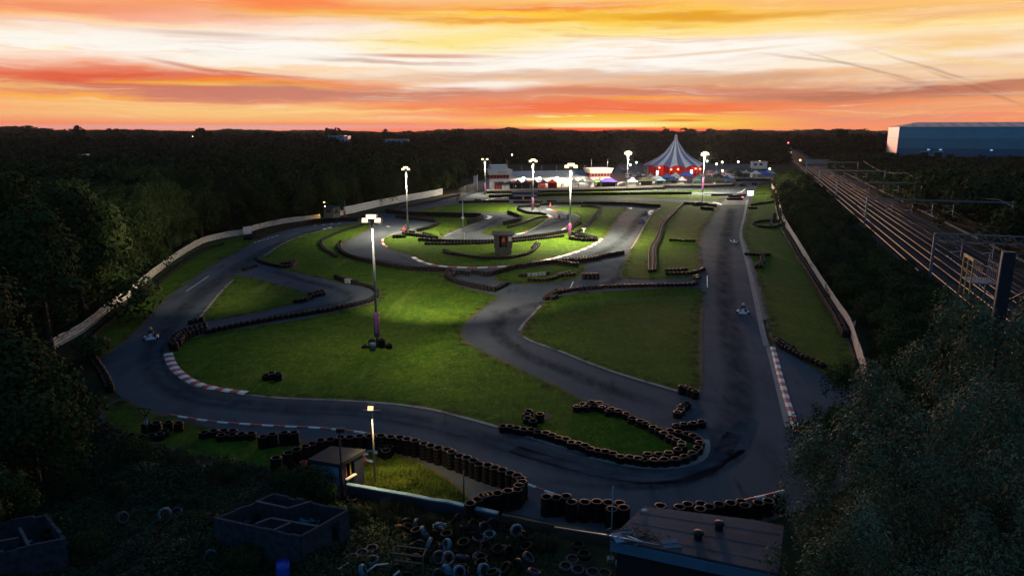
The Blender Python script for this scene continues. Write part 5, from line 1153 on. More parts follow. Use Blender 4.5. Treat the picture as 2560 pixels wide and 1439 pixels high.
for px, l in ((1304, 'first'), (1354, 'second'), (1391, 'third'), (1461, 'fourth')):
    Y = ylocal(px) + 7.5; x = (px - CXP) / F * (Y * cp + 4.3); tt = thing('flag_pole', l + ' flag pole from the left behind the garage roof', 'pole', (x, Y, 0), 0, 'flag poles behind the garages')
    MB().tube([(0, 0, 0), (0, 0, ztop(Y, 413))], .08, m_steel, 6).build('pole', tt); MB().box((0, 0, .15), (.5, .5, .3), m_conc).build('base', tt)

# ------------------------------------------------------------------ big top tent
q = at(1685, 443); t = thing('big_top_tent', 'big blue and white striped circus tent glowing red inside', 'tent', (q[0], q[1], 0)); Yt = q[1]; Rt = 76 / F * Yt
zr, zp, za = ztop(Yt - Rt * .3, 416), ztop(Yt, 350), ztop(Yt, 335)
m_str = [mat('tent_white', (.88, .89, .92), .6, var=.12, vscale=.4), mat('tent_blue', (.27, .27, .48), .6, var=.2, vscale=.4)]
NB = 26; b = MB(); rows = 14; per = 8
for s_ in range(NB):
    vs, fs = [], []
    for i in range(rows + 1):
        u = i / rows; r_ = .7 + (Rt - .7) * float(np.interp(u, (0, .25, .48, .68, .83, 1), (0, .15, .30, .52, .75, 1.0))); z0 = zp + (zr - zp) * u
        for k in range(per + 1):
            f_ = k / per; a = 2 * math.pi * (s_ + f_) / NB; bay = 2 * math.pi / 13; ph = (a % bay) / bay; sc = math.sin(math.pi * ph)
            rr_ = r_ * (1 - .035 * u * sc); z = z0 + u ** 5 * (.95 * sc - .15)
            vs.append((rr_ * math.cos(a), rr_ * math.sin(a), z))
    for i in range(rows):
        for k in range(per): fs.append((i * (per + 1) + k, (i + 1) * (per + 1) + k, (i + 1) * (per + 1) + k + 1, i * (per + 1) + k + 1))
    b.add(vs, fs, m_str[s_ % 2], True)
b.build('canopy', t)
b = MB(); b.lathe([(.9, zp - .3), (.8, zp + .5), (.55, zp + 1.2), (.75, zp + 1.8), (.3, za - .3), (.05, za)], mat('cupola_cloth', (.5, .48, .55), .6), 12); b.build('cupola', t)
m_tr = mat('red_drape', (.28, .02, .02), .7, var=.5, vscale=.6)
b = MB()
for k in range(40):
    a0, a1 = 2 * math.pi * k / 40, 2 * math.pi * (k + .86) / 40; r_ = Rt * .82
    if k % 5 in (1, 2) and math.sin(a0) < 0: continue
    b.add([(r_ * math.cos(a0), r_ * math.sin(a0), 0), (r_ * math.cos(a1), r_ * math.sin(a1), 0), (r_ * math.cos(a1), r_ * math.sin(a1), zr + 1.2), (r_ * math.cos(a0), r_ * math.sin(a0), zr + 1.2)], [(0, 1, 2, 3)], m_tr)
b.build('side_wall', t)
for k in range(13):
    a = 2 * math.pi * k / 13; MB().tube([(Rt * .93 * math.cos(a), Rt * .93 * math.sin(a), 0), (Rt * .97 * math.cos(a), Rt * .97 * math.sin(a), zr)], .10, m_steel, 6).build('side_pole', t)
MB().tube([(0, 0, 0), (0, 0, zp)], .25, m_steel, 8).build('king_pole', t)
m_redl = mat('red_lamp', (1, .1, .05), .4, emit=(1, .07, .04), es=25)
for (dx, dy, z) in ((-8.4, -.86, zr - .3), (-4.0, -.92, zr - .9), (6.5, -.9, zr - .6), (9.4, -.7, zr - .9), (-1.2, -.9, zr - .8)):
    y = dy * math.sqrt(max(Rt ** 2 - dx * dx, 1)); MB().lathe([(0, -.3), (.3, -.2), (.36, 0), (.3, .2), (0, .3)], m_redl, 8, (dx, y, z)).build('red_lamp', t)
for (x, y, z, e) in ((0, -Rt * .55, 3.6, 3200), (-7, -Rt * .35, 3.4, 1800), (7.5, -Rt * .3, 3.4, 2000), (-9, -Rt * .85, 3.2, 500), (7, -Rt * .92, 3.2, 500)):
    ld = bpy.data.lights.new('tent_glow', 'POINT'); ld.energy = e; ld.color = (1, .06, .03); ld.shadow_soft_size = .5; lo = bpy.data.objects.new('tent_glow', ld); C.objects.link(lo); lo.parent = t; lo.location = (x, y, z)
for (dx, z) in ((-9.6, 2.6), (4.6, 3.0)): MB().box((dx, -Rt * .84, z), (1.0, .1, 1.6), mat('lit_screen', (1, 1, 1), .4, emit=(.9, .95, .9), es=2.0)).build('lit_screen', t)

# ------------------------------------------------------------------ gazebos
def gazebo_mats(): return {
 'navy': mat('navy_canvas', (.030, .045, .10), .7), 'black': mat('black_canvas', (.02, .02, .026), .7), 'red': mat('red_canvas', (.60, .04, .03), .7), 'white': mat('white_canvas', (.72, .72, .74), .7), 'purple': mat('purple_canvas', (.10, .06, .42), .7),
 'green': mat('green_canvas', (.03, .09, .06), .7), 'olive': mat('olive_canvas', (.07, .075, .045), .7), 'blue': mat('blue_canvas', (.05, .13, .42), .7), 'pale blue': mat('pale_blue_canvas', (.28, .42, .58), .7), 'teal': mat('teal_canvas', (.04, .26, .24), .7), 'grey': mat('grey_canvas', (.16, .17, .20), .7), 'bright blue': mat('bright_blue_canvas', (.03, .12, .55), .7)}
GM = gazebo_mats()
def gazebo(label, px, py, col, w=3.0, d=3.0, h=2.15, pk=1.05, walls=(), rz=0.0, skirt=.3, wallcol=None):
    x, y, _ = at(px, py); t = thing('gazebo', label, 'gazebo', (x, y, 0), rz, 'paddock gazebos'); m = GM[col]; b = MB()
    hx, hy = w / 2, d / 2; rx = max(w - d, 0) / 2
    top = [(-hx, -hy, h), (hx, -hy, h), (hx, hy, h), (-hx, hy, h)]; mid = [(-hx * .45 - rx * .4, -hy * .45, h + pk * .42), (hx * .45 + rx * .4, -hy * .45, h + pk * .42), (hx * .45 + rx * .4, hy * .45, h + pk * .42), (-hx * .45 - rx * .4, hy * .45, h + pk * .42)]
    rd = [(-rx - .02, 0, h + pk), (rx + .02, 0, h + pk)]; low = [(a * 1.005, c_ * 1.005, h - skirt) for a, c_, _z in top]
    vs = low + top + mid + rd
    fs = [(i, (i + 1) % 4, 4 + (i + 1) % 4, 4 + i) for i in range(4)] + [(4 + i, 4 + (i + 1) % 4, 8 + (i + 1) % 4, 8 + i) for i in range(4)] + [(8, 9, 13, 12), (9, 10, 13), (10, 11, 12, 13), (11, 8, 12)]
    b.add(vs, fs, m); b.build('canopy', t)
    for sx in (-1, 1):
        for sy in (-1, 1): MB().box((sx * (hx - .06), sy * (hy - .06), h / 2), (.06, .06, h), m_steel).build('leg', t)
    for q in walls:
        mm = GM[wallcol] if wallcol else m; bb = MB()
        if q == 'back': bb.box((0, hy - .1, h / 2), (w - .2, .03, h - .05), mm)
        if q == 'front': bb.box((0, -hy + .1, h / 2), (w - .2, .03, h - .05), mm)
        if q == 'left': bb.box((-hx + .1, 0, h / 2), (.03, d - .2, h - .05), mm)
        if q == 'right': bb.box((hx - .1, 0, h / 2), (.03, d - .2, h - .05), mm)
        bb.build('side_wall', t)
    return t
GZ = [
 ('navy gazebo at the left end of the pit row', 1253, 473.5, 'navy', 3.2, ('back', 'left')), ('black gazebo right of the navy end gazebo', 1273, 473, 'black', 3.2, ('back',)), ('black gazebo in front of the second red door', 1294, 472.5, 'black', 3.2, ('back', 'right')),
 ('black gazebo between the second and third red doors', 1315, 472, 'black', 3.2, ('back', 'left')), ('black gazebo left of the inner hairpin floodlight mast', 1335, 471.5, 'black', 3.2, ('back',)), ('navy gazebo left of the bright red gazebo', 1357.5, 471, 'navy', 3.1, ()),
 ('bright red gazebo with red sides in the pit row', 1381, 470.5, 'red', 3.2, ('back', 'left', 'right')), ('dark grey gazebo just right of the brightest far mast', 1435, 469, 'grey', 2.9, ()), ('dark grey gazebo in the middle of the trio before the right tower', 1456, 468.5, 'grey', 2.9, ()), ('dark grey gazebo nearest the right pit tower', 1477, 468, 'grey', 2.9, ())]
for l, px, py, c, w, ws in GZ: gazebo(l, px, py, c, w, 3.0, walls=ws, wallcol=None)
gazebo('wide purple marquee right of the pit towers', 1521, 468.5, 'purple', 5.8, 3.2, 2.3, 1.1, ('back', 'left', 'right'), wallcol='black')
gazebo('white gazebo with white sides beside the pit floodlight mast', 1580, 466.5, 'white', 3.6, 3.0, 2.1, 1.2, ('left', 'back'))
x, y, _ = at(1556, 467.5); t = thing('dome_tent', 'white domed shelter left of the white gazebo', 'tent', (x, y, 0)); b = MB()
n = 12; vs = []; fs = []
for k in range(n + 1):
    a = math.pi * k / n
    for yy in (-1.4, 1.4): vs.append((-1.9 * math.cos(a), yy, 1.75 * math.sin(a) ** .8))
for k in range(n): fs.append((2 * k, 2 * k + 2, 2 * k + 3, 2 * k + 1))
b.add(vs, fs, GM['white'], True); b.build('canopy', t); MB().box((0, 1.3, .7), (2.6, .03, 1.4), GM['white']).build('back_panel', t)
gazebo('long dark olive marquee before the big tent', 1614, 466, 'olive', 5.6, 3.2, 2.3, 1.0, ('back',), wallcol='black')
MORE = [
 ('white gazebo on the left of the crowded cluster', 1641, 459, 'white', 3.4), ('pale blue gazebo with green sides in the front of the cluster', 1650, 464, 'pale blue', 3.3), ('blue gazebo behind the pale blue one with green sides', 1667, 456, 'blue', 3.6), ('dark blue gazebo in the front row of the cluster', 1683, 463.5, 'navy', 3.6),
 ('pale blue gazebo behind the dark blue front gazebo', 1690, 457, 'pale blue', 3.2), ('small pale gazebo at the back under the tent edge', 1688, 452, 'white', 2.8), ('white gazebo in the front row of the cluster', 1704, 464, 'white', 2.8), ('large bright blue marquee under the tent', 1716, 454, 'bright blue', 5.2), ('navy gazebo right of the white front gazebo', 1721, 462, 'navy', 3.4),
 ('teal green gazebo left of the right tent mast', 1747, 458, 'teal', 3.2), ('grey gazebo left of the purple mast sleeve', 1741, 463.5, 'grey', 3.2), ('dark green gazebo right of the tent mast', 1772, 459.5, 'green', 4.0), ('black gazebo behind the dark green one', 1796, 455, 'black', 4.0), ('navy gazebo at the right end of the front row', 1815, 461, 'navy', 3.8), ('olive shelter with a khaki front panel', 1795, 464, 'olive', 2.8),
 ('pale blue awning gazebo leaning in the right cluster', 1823, 457, 'pale blue', 2.6), ('black gazebo at the back of the right cluster', 1842, 446, 'black', 3.6), ('small sky blue gazebo on the dark ground at right', 1864, 444, 'pale blue', 2.8), ('white gazebo with white sides near the straight end', 1888, 446, 'white', 3.6), ('deep blue gazebo with a tall arch beside the end wall', 1909, 446, 'bright blue', 4.6), ('pale grey gazebo at the far right corner of the paddock', 1925, 445, 'pale blue', 3.0), ('grey gazebo behind the olive marquee', 1625, 457, 'grey', 3.0), ('black gazebo left of the white cluster gazebo', 1600, 456, 'black', 3.2)]
for i, (l, px, py, c, w) in enumerate(MORE):
    ws = ('back', 'left') if 'sides' in l else (('back',) if i % 3 == 0 else ())
    gazebo(l, px, py, c, w, min(w, 3.2), 2.2 if 'marquee' not in l else 2.7, 1.15, ws, rng.uniform(-.25, .25), wallcol='green' if 'green sides' in l else None)
# ------------------------------------------------------------------ cars, vans and the motorhome
def car(label, px, py, m, rz=0.0, van=False):
    x, y, _ = at(px, py); t = thing('parked_van' if van else 'parked_car', label, 'van' if van else 'car', (x, y, 0), rz, 'vehicles parked behind the gazebos'); b = MB(); w = .88
    pr = [(-2.1, .35), (-2.15, .75), (-1.5, .92), (-.8, 1.42), (.9, 1.45), (1.7, .98), (2.1, .85), (2.1, .35)] if not van else [(-2.3, .4), (-2.4, 1.0), (-1.9, 1.25), (-1.3, 2.0), (2.4, 2.1), (2.45, .4)]
    n = len(pr); vs = []
    for s_, k in ((-1, 1), (1, 1)):
        for (a, z) in pr: vs.append((s_ * w * (1 if z < 1.0 else .84), a, z))
    fs = [tuple(range(n)), tuple(range(2 * n - 1, n - 1, -1))] + [(i, (i + 1) % n, n + (i + 1) % n, n + i) for i in range(n)]
    b.add(vs, fs, m); b.build('body', t)
    gl = mat('car_glass', (.04, .05, .06), .1)
    zc, fy = (1.18, -1.16) if not van else (1.62, -1.62)
    MB().box((0, fy - .02, zc), (1.3, .05, .52), gl, mt=Matrix.Rotation(R(-50), 3, 'X')).build('windscreen', t)
    if not van: MB().box((0, 1.33, 1.2), (1.25, .05, .5), gl, mt=Matrix.Rotation(R(58), 3, 'X')).build('rear_window', t)
    for s_ in (-1, 1):
        MB().box((s_ * .80, .05, zc), (.06, 1.5, .34), gl).build('side_window', t); MB().box((s_ * .62, -2.16, .68), (.3, .06, .16), m_white).build('headlight', t)
        for yy in (-1.35, 1.35): MB().tube([(s_ * .70, yy, .32), (s_ * .90, yy, .32)], .32, m_black, 10).build('wheel', t)
    return t
cm_ = {'white': mat('car_white', (.7, .7, .72), .3), 'silver': mat('car_silver', (.38, .40, .43), .3, .5), 'blue': mat('car_blue', (.08, .14, .32), .3), 'dark': mat('car_dark', (.03, .03, .04), .3), 'grey': mat('car_grey', (.16, .17, .19), .3)}
CARS = [(1755, 441, 'white', 'white car right under the tent edge', 0), (1780, 434, 'silver', 'silver car behind the pale van', 0), (1779, 447, 'white', 'white van in the front vehicle row', 1), (1790, 437, 'white', 'white car behind the front van', 0), (1791, 446, 'blue', 'blue van beside the white front van', 1), (1803, 434, 'blue', 'blue car in the back row of the car park', 0), (1809, 444, 'white', 'white van in the middle of the car park', 1), (1816, 434, 'silver', 'silver car second in the back row', 0),
        (1829, 434, 'grey', 'grey car third in the back row', 0), (1829, 441, 'white', 'white car before the grey back row car', 0), (1841, 434, 'dark', 'dark car at the right of the back row', 0), (1845, 440, 'silver', 'silver car beside the green mound', 0), (1568, 446, 'white', 'white van by the pit road', 1), (1575, 438, 'silver', 'silver car by the pit road', 0), (1585, 444, 'white', 'white car left of the tent', 0), (1563, 432, 'dark', 'dark car far up the pit road', 0), (1597, 440, 'blue', 'blue car tucked left of the tent', 0), (1555, 425, 'silver', 'silver car furthest up the pit road', 0)]
CARS += [(1762, 447, 'silver', 'silver car between the tent edge and the front vans', 0), (1772, 440, 'white', 'white van beside the pale van behind the dark green gazebo', 1), (1820, 447, 'white', 'white van right of the middle car park van', 1), (1836, 446, 'silver', 'silver car left of the hedge', 0), (1604, 449, 'white', 'white van at the left tent entrance', 1), (1577, 451, 'silver', 'silver car behind the white gazebo', 0), (1612, 445, 'silver', 'silver car under the left tent edge', 0), (1853, 432, 'white', 'white car behind the hedge', 0), (1880, 436, 'white', 'white van left of the motorhome', 1), (1918, 436, 'white', 'white car right of the motorhome', 0)]
for px, py, c, l, v in CARS: car(l, px, py, cm_[c], rng.uniform(-.15, .15), bool(v))
for (px, py, l) in ((1186, 475, 'white sign board standing at the left end of the paddock'),):
    x, y, _ = at(px, py); t = thing('sign_board', l, 'sign', (x, y + 8, 0)); MB().box((0, 0, 3.0), (1.4, .1, 2.6), m_white).build('panel', t)
    for s_ in (-.5, .5): MB().box((s_, .08, 1.0), (.08, .08, 2.0), m_steel).build('leg', t)
x, y, _ = at(1896, 428); t = thing('motorhome', 'white motorhome with a lamp on its roof beyond the paddock', 'motorhome', (x, y, 0)); MB().box((0, 0, 2.9), (7.4, 2.6, 3.4), m_white).build('body', t); MB().box((0, 0, 4.75), (7.8, 2.9, .25), m_pgrey).build('roof', t)
for k in (-2.2, .6): MB().box((k, -1.33, 3.4), (1.5, .06, .9), m_black).build('window', t)
for k in (-2.4, 2.4): MB().tube([(k, -1.35, .5), (k, -1.0, .5)], .5, m_black, 10).build('wheel', t)
MB().box((0, 0, .9), (7.0, 2.2, .7), m_dsteel).build('chassis', t)
# grassy mound behind the paddock
x, y, _ = at(1866, 443); b = MB(); r_ = np.random.default_rng(3); v = leaf_cloud(r_, 2600, [(0, 0, .6, 6.6, 3.0, 3.6), (-3.5, 0, .4, 3.2, 2.6, 3.0), (3.4, 0, .4, 3.2, 2.6, 3.1)], .5, .8)
t = thing('hedge', 'rounded green clipped hedge behind the right gazebos', 'hedge', (x, y + 6, 0)); link('foliage', np_mesh('foliage', v, quads(2600), mat('hedge_leaves', (.06, .13, .05), .8, island=.4)), t); MB().box((0, 0, .8), (9, 2.4, 1.6), m_bark).build('stems', t)
# car park lamps
def park_lamp(label, px, pyb, pyt, m, e):
    x, y, _ = at(px, pyb); h = ztop(y, pyt); t = thing('lamp_post', label, 'lamp post', (x, y, 0), 0, 'small lamps round the paddock'); MB().tube([(0, 0, 0), (0, 0, h)], .07, m_steel, 6).build('pole', t)
    MB().lathe([(0, h - .4), (.36, h - .3), (.42, h), (.36, h + .3), (0, h + .4)], m, 10).build('lamp_globe', t)
m_soft = mat('soft_lamp', (1, .95, .8), .4, emit=(1, .9, .7), es=12); m_softa = mat('soft_amber', (1, .7, .3), .4, emit=(1, .62, .28), es=10); m_softg = mat('soft_green', (.8, 1, .8), .4, emit=(.7, 1, .72), es=10)
for px, pb_, pt_, m, l in ((1590, 430, 406, m_softg, 'pale lamp left of the tent roof'), (1766, 430, 403, m_softg, 'pale lamp right of the tent mast'), (1790, 432, 410, m_soft, 'lamp above the silver back row car'), (1804, 428, 405.5, m_soft, 'lamp above the blue back row car'), (1844, 428, 404.5, m_soft, 'lamp above the dark back row car'), (1805, 446, 426.5, m_softa, 'warm lamp among the front vans'), (1898, 421, 404, m_softa, 'warm lamp over the motorhome'), (1923, 440, 422, m_softa, 'warm lamp at the right paddock corner'), (1575, 430, 412, m_soft, 'small lamp by the pit road')):
    park_lamp(l, px, pb_, pt_, m, 0)
# faint lamps out in the woods
for px, py, D, m, l in ((604, 345, 900, m_softa, 'orange lamp far out on the left horizon'), (638, 347, 880, m_softg, 'pale green lamp on the left horizon'), (538, 357, 620, m_soft, 'pale lamp in the left distance'), (245, 474, 105, m_softa, 'amber lamp deep in the left wood'), (553, 477, 150, m_soft, 'white glint deep in the wood above the left bend'), (816, 459, 250, m_softg, 'pale lamp in the wood above the grey hut'), (1280, 387, 420, m_softg, 'pale lamp behind the pit roofs'), (484, 342, 950, m_soft, 'faint lamp on the left skyline'), (1970, 357, 800, mat('red_glow', (1, .1, .2), .4, emit=(1, .1, .15), es=10), 'red lamp above the far railway')):
    x = (px - CXP) / F * (D * cp + 4); z = ztop(D, py); s_ = D / 700; t = thing('distant_lamp', l, 'lamp post', (x, D, 0), 0, 'lamps scattered in the distance')
    MB().lathe([(0, -.6), (.55, -.4), (.7, 0), (.55, .4), (0, .6)], m, 8).build('lamp_globe', t, (0, 0, z), None).scale = (s_, s_, s_); MB().tube([(0, .0, 0), (0, 0, z - .5 * s_)], .1, m_dsteel, 5).build('pole', t)
# ------------------------------------------------------------------ huts
def marshal_hut(label, bx, by, ty, w, d, m, rz=0.0, podium=.9, door=True):
    x, y, _ = P(bx, by); h = ztop(y, ty); t = thing('marshal_hut', label, 'hut', (x, y, 0), rz); tk = .08
    b = MB(); b.box((0, 0, podium / 2), (w * .9, d * .9, podium), m)
    if podium > .3:
        for k in range(4): b.box((0, -d * .45 - .14 - .22 * k, podium * (1 - .22 * (k + 1)) - .02), (w * .4, .22, .05), m_post)
    b.build('podium', t)
    hh = h - .2
    b = MB(); b.box((0, d / 2, (podium + hh) / 2), (w, tk, hh - podium), m); dw = w * .42 if door else 0
    sd = (w - dw) / 2
    if door:
        for s_ in (-1, 1): b.box((s_ * (dw / 2 + sd / 2), -d / 2, (podium + hh) / 2), (sd, tk, hh - podium), m)
        b.box((0, -d / 2, hh - .12), (dw, tk - .01, .24), m)
    else: b.box((0, -d / 2, podium + (hh - podium) * .3), (w, tk, (hh - podium) * .6), m); b.box((0, -d / 2, hh - .2), (w, tk - .01, .4), m); b.box((-w * .38, -d / 2, hh - .6), (w * .24, tk - .02, .6), m); b.box((w * .38, -d / 2, hh - .6), (w * .24, tk - .02, .6), m)
    for s_ in (-1, 1): b.box((s_ * (w / 2 - tk / 2), 0, podium + (hh - podium) * .28), (tk, d - tk * 2, (hh - podium) * .56), m); b.box((s_ * (w / 2 - tk / 2), 0, hh - .15), (tk, d - tk * 2, .3), m); b.box((s_ * (w / 2 - tk / 2), d * .3, hh - .55), (tk - .01, d * .25, .6), m); b.box((s_ * (w / 2 - tk / 2), -d * .3, hh - .55), (tk - .01, d * .25, .6), m)
    b.box((0, 0, podium + .02), (w - .2, d - .2, .04), m_post); b.build('wall', t)
    b = MB(); b.add([(-w * .62, -d * .66, h - .28), (w * .62, -d * .66, h - .28), (w * .62, d * .62, h - .05), (-w * .62, d * .62, h - .05), (-w * .62, -d * .66, h - .16), (w * .62, -d * .66, h - .16), (w * .62, d * .62, h + .07), (-w * .62, d * .62, h + .07)], [(0, 1, 2, 3), (4, 5, 6, 7), (0, 1, 5, 4), (1, 2, 6, 5), (2, 3, 7, 6), (3, 0, 4, 7)], m_roofd); b.build('roof', t)
    if door: MB().box((dw * .9, -d / 2 - .06, podium + (hh - podium) * .7), (.5, .03, .7), mat('pale_notice', (.35, .34, .32), .5)).build('notice', t)
    return t, (x, y, podium + .04)
m_hut = mat('dark_green_timber', (.028, .034, .036), .75, var=.4, vscale=4); m_roofd = mat('roof_felt', (.022, .026, .034), .8, var=.35, vscale=2)
hut, hp = marshal_hut('black timber marshal hut on a podium in the middle lawn', 1258, 634, 581, 3.0, 2.6, m_hut, 0.0, 1.15)
marshal_hut('small grey block hut at the left fence under the amber lamp', 831, 551, 516, 2.6, 2.4, mat('grey_block', (.16, .16, .14), .85, var=.3, vscale=3), R(-25), .1, False)

# ------------------------------------------------------------------ people and karts
def skin_mesh(name, joints, radii, edges, root=0, sub=1):
    me = bpy.data.meshes.new(name + '_skeleton'); me.from_pydata(joints, edges, []); o = bpy.data.objects.new(name + '_skeleton', me); C.objects.link(o)
    md = o.modifiers.new('skin', 'SKIN'); md.use_smooth_shade = True
    for i, r_ in enumerate(radii): sv = me.skin_vertices[0].data[i]; sv.radius = (r_, r_) if not isinstance(r_, tuple) else r_; sv.use_root = (i == root)
    o.modifiers.new('sub', 'SUBSURF').levels = sub
    dg = bpy.context.evaluated_depsgraph_get(); out = bpy.data.meshes.new_from_object(o.evaluated_get(dg)); out.name = name
    bpy.data.objects.remove(o); bpy.data.meshes.remove(me); return out
def person_mesh(pose):
    J, Rr, E = [], [], []
    def jn(p, r_, par=None):
        J.append(p); Rr.append(r_); k = len(J) - 1
        if par is not None: E.append((par, k))
        return k
    g = pose; pel = jn(g['pelvis'], (.15, .11)); sp_ = jn(g['spine'], (.14, .10), pel); ch = jn(g['chest'], (.17, .12), sp_); nk = jn(g['neck'], .052, ch); hb = jn(g['jaw'], .068, nk); hd = jn(g['head'], (.082, .098), hb); jn(g['crown'], .06, hd); jn(g['nose'], .014, hd)
    for s_ in (-1, 1):
        m_ = lambda p: (p[0] * s_, p[1], p[2])
        sh = jn(m_(g['shoulder']), .062, ch); el_ = jn(m_(g['elbow']), .046, sh); wr = jn(m_(g['wrist']), .030, el_); pm = jn(m_(g['palm']), (.038, .022), wr)
        fx = np.array(g['palm']) - np.array(g['wrist']); fx /= np.linalg.norm(fx)
        for k, ln in enumerate((.072, .082, .078, .060)):
            b0 = np.array(g['palm']) + np.array((0, (k - 1.5) * .02, 0)) + fx * .03; k1 = jn(m_(tuple(b0)), .010, pm); jn(m_(tuple(b0 + fx * ln + np.array((-.012, 0, 0)))), .008, k1)
        tb = np.array(g['wrist']) + fx * .035 + np.array((0, -.035, 0)); k1 = jn(m_(tuple(tb)), .012, wr); jn(m_(tuple(tb + fx * .04 + np.array((0, -.02, 0)))), .010, k1)
        hp_ = jn(m_(g['hip']), .095, pel); kn = jn(m_(g['knee']), .062, hp_); an = jn(m_(g['ankle']), .042, kn); jn(m_(g['toe']), .036, an)
    return skin_mesh('person', J, Rr, E)
STAND = dict(pelvis=(0, 0, .96), spine=(0, 0, 1.16), chest=(0, .01, 1.36), neck=(0, 0, 1.51), jaw=(0, -.02, 1.57), head=(0, -.015, 1.66), crown=(0, -.005, 1.73), nose=(0, -.115, 1.64), shoulder=(.19, .01, 1.43), elbow=(.26, .03, 1.15), wrist=(.27, -.06, .91), palm=(.272, -.075, .84), hip=(.095, 0, .90), knee=(.11, -.02, .50), ankle=(.11, .02, .09), toe=(.12, -.15, .04))
SIT = dict(pelvis=(0, .28, .20), spine=(0, .36, .38), chest=(0, .42, .56), neck=(0, .42, .72), jaw=(0, .39, .78), head=(0, .38, .86), crown=(0, .38, .93), nose=(0, .28, .85), shoulder=(.19, .40, .64), elbow=(.27, .22, .46), wrist=(.17, -.04, .50), palm=(.15, -.10, .52), hip=(.10, .24, .19), knee=(.20, -.16, .40), ankle=(.16, -.52, .16), toe=(.16, -.60, .24))
def tint(me, fn, mats):
    for m in mats: me.materials.append(m)
    for p in me.polygons: p.material_index = fn(p.center); p.use_smooth = True
    return me
m_skin = mat('skin', (.45, .28, .20), .6); m_trou = mat('dark_trousers', (.03, .032, .045), .8); m_hivis = mat('orange_jacket', (.75, .13, .03), .6); m_redj = mat('red_jacket', (.50, .05, .04), .7); m_greyj = mat('grey_top', (.18, .18, .2), .8); m_bluej = mat('blue_top', (.06, .10, .3), .8); m_whitej = mat('white_top', (.6, .6, .6), .8); m_hair = mat('dark_hair', (.02, .015, .012), .6); m_suit = mat('race_suit', (.05, .07, .12), .7)
stand_fn = lambda c: 0 if (c.z > 1.5 or (c.z < .93 and abs(c.x) > .2)) else 1 if c.z > .92 else 2
base_st = person_mesh(STAND); ST = {k: tint(base_st.copy(), stand_fn, (m_skin, m, m_trou)) for k, m in (('orange', m_hivis), ('red', m_redj), ('grey', m_greyj), ('blue', m_bluej), ('white', m_whitej))}
hair = MB().lathe([(.0, .115), (.06, .10), (.10, .04), (.108, -.02), (.10, -.06), (.09, -.05)], m_hair, 12).mesh('hair')
vest = MB().lathe([(.185, -.30), (.20, -.1), (.205, .05), (.15, .12), (.14, .12), (.19, .03), (.175, -.3)], m_hivis, 14).mesh('vest'); vestr = MB().lathe([(.185, -.30), (.20, -.1), (.205, .05), (.15, .12), (.14, .12), (.19, .03), (.175, -.3)], m_redj, 14).mesh('vest')
def person(label, x, y, z, col, rz=0.0, vs=None):
    t = thing('person', label, 'person', (x, y, z), rz); link('body', ST[col], t); link('hair', hair, t, (0, .005, 1.665))
    if vs: link('vest', vs, t, (0, .01, 1.25)).scale = (1.05, .8, 1)
    return t
px_, py_, _ = P(862, 545); person('marshal in an orange jacket standing by the white left fence', px_, py_, .05, 'orange', .5, vest)
person('marshal in a red jacket standing in the doorway of the black hut', hp[0] + .05, hp[1] - .75, hp[2], 'red', 0, vestr)
for px, py, c, l in ((1233, 474, 'red', 'person in red left of the navy end gazebo'), (1304, 467.5, 'orange', 'person in orange between the first two red doors'), (1289, 474.5, 'white', 'person in white before the second black gazebo'), (1345, 474, 'red', 'person in red by the pink banner sleeve of the pit row'), (1404, 471, 'blue', 'person in blue beside the bright red gazebo'), (1447, 470, 'grey', 'person in grey between two dark gazebos of the trio'), (1490, 469, 'white', 'person in white under the right pit tower'), (1538, 469, 'grey', 'person in grey by the purple marquee'), (1600, 468, 'white', 'person in white right of the white gazebo'), (1672, 466, 'grey', 'person in grey in the crowded cluster front'), (1731, 467, 'blue', 'person in blue seated area before the teal gazebo'), (1786, 467, 'white', 'person in white before the dark green gazebo')):
    x, y, _ = at(px, py); person(l, x, y, .05, c, rng.uniform(-2, 2))
sit_fn = lambda c: 0 if c.z > .73 else 1
drv = tint(person_mesh(SIT), sit_fn, (m_black, m_suit))
def helmet_mesh(m): return MB().lathe([(.10, -.13), (.145, -.08), (.155, .02), (.13, .11), (.07, .155), (0, .165)], m, 14).mesh('helmet')
HEL = [helmet_mesh(m_white), helmet_mesh(m_redj), helmet_mesh(mat('helmet_blue', (.05, .15, .5), .25)), helmet_mesh(mat('helmet_yellow', (.6, .45, .05), .25))]
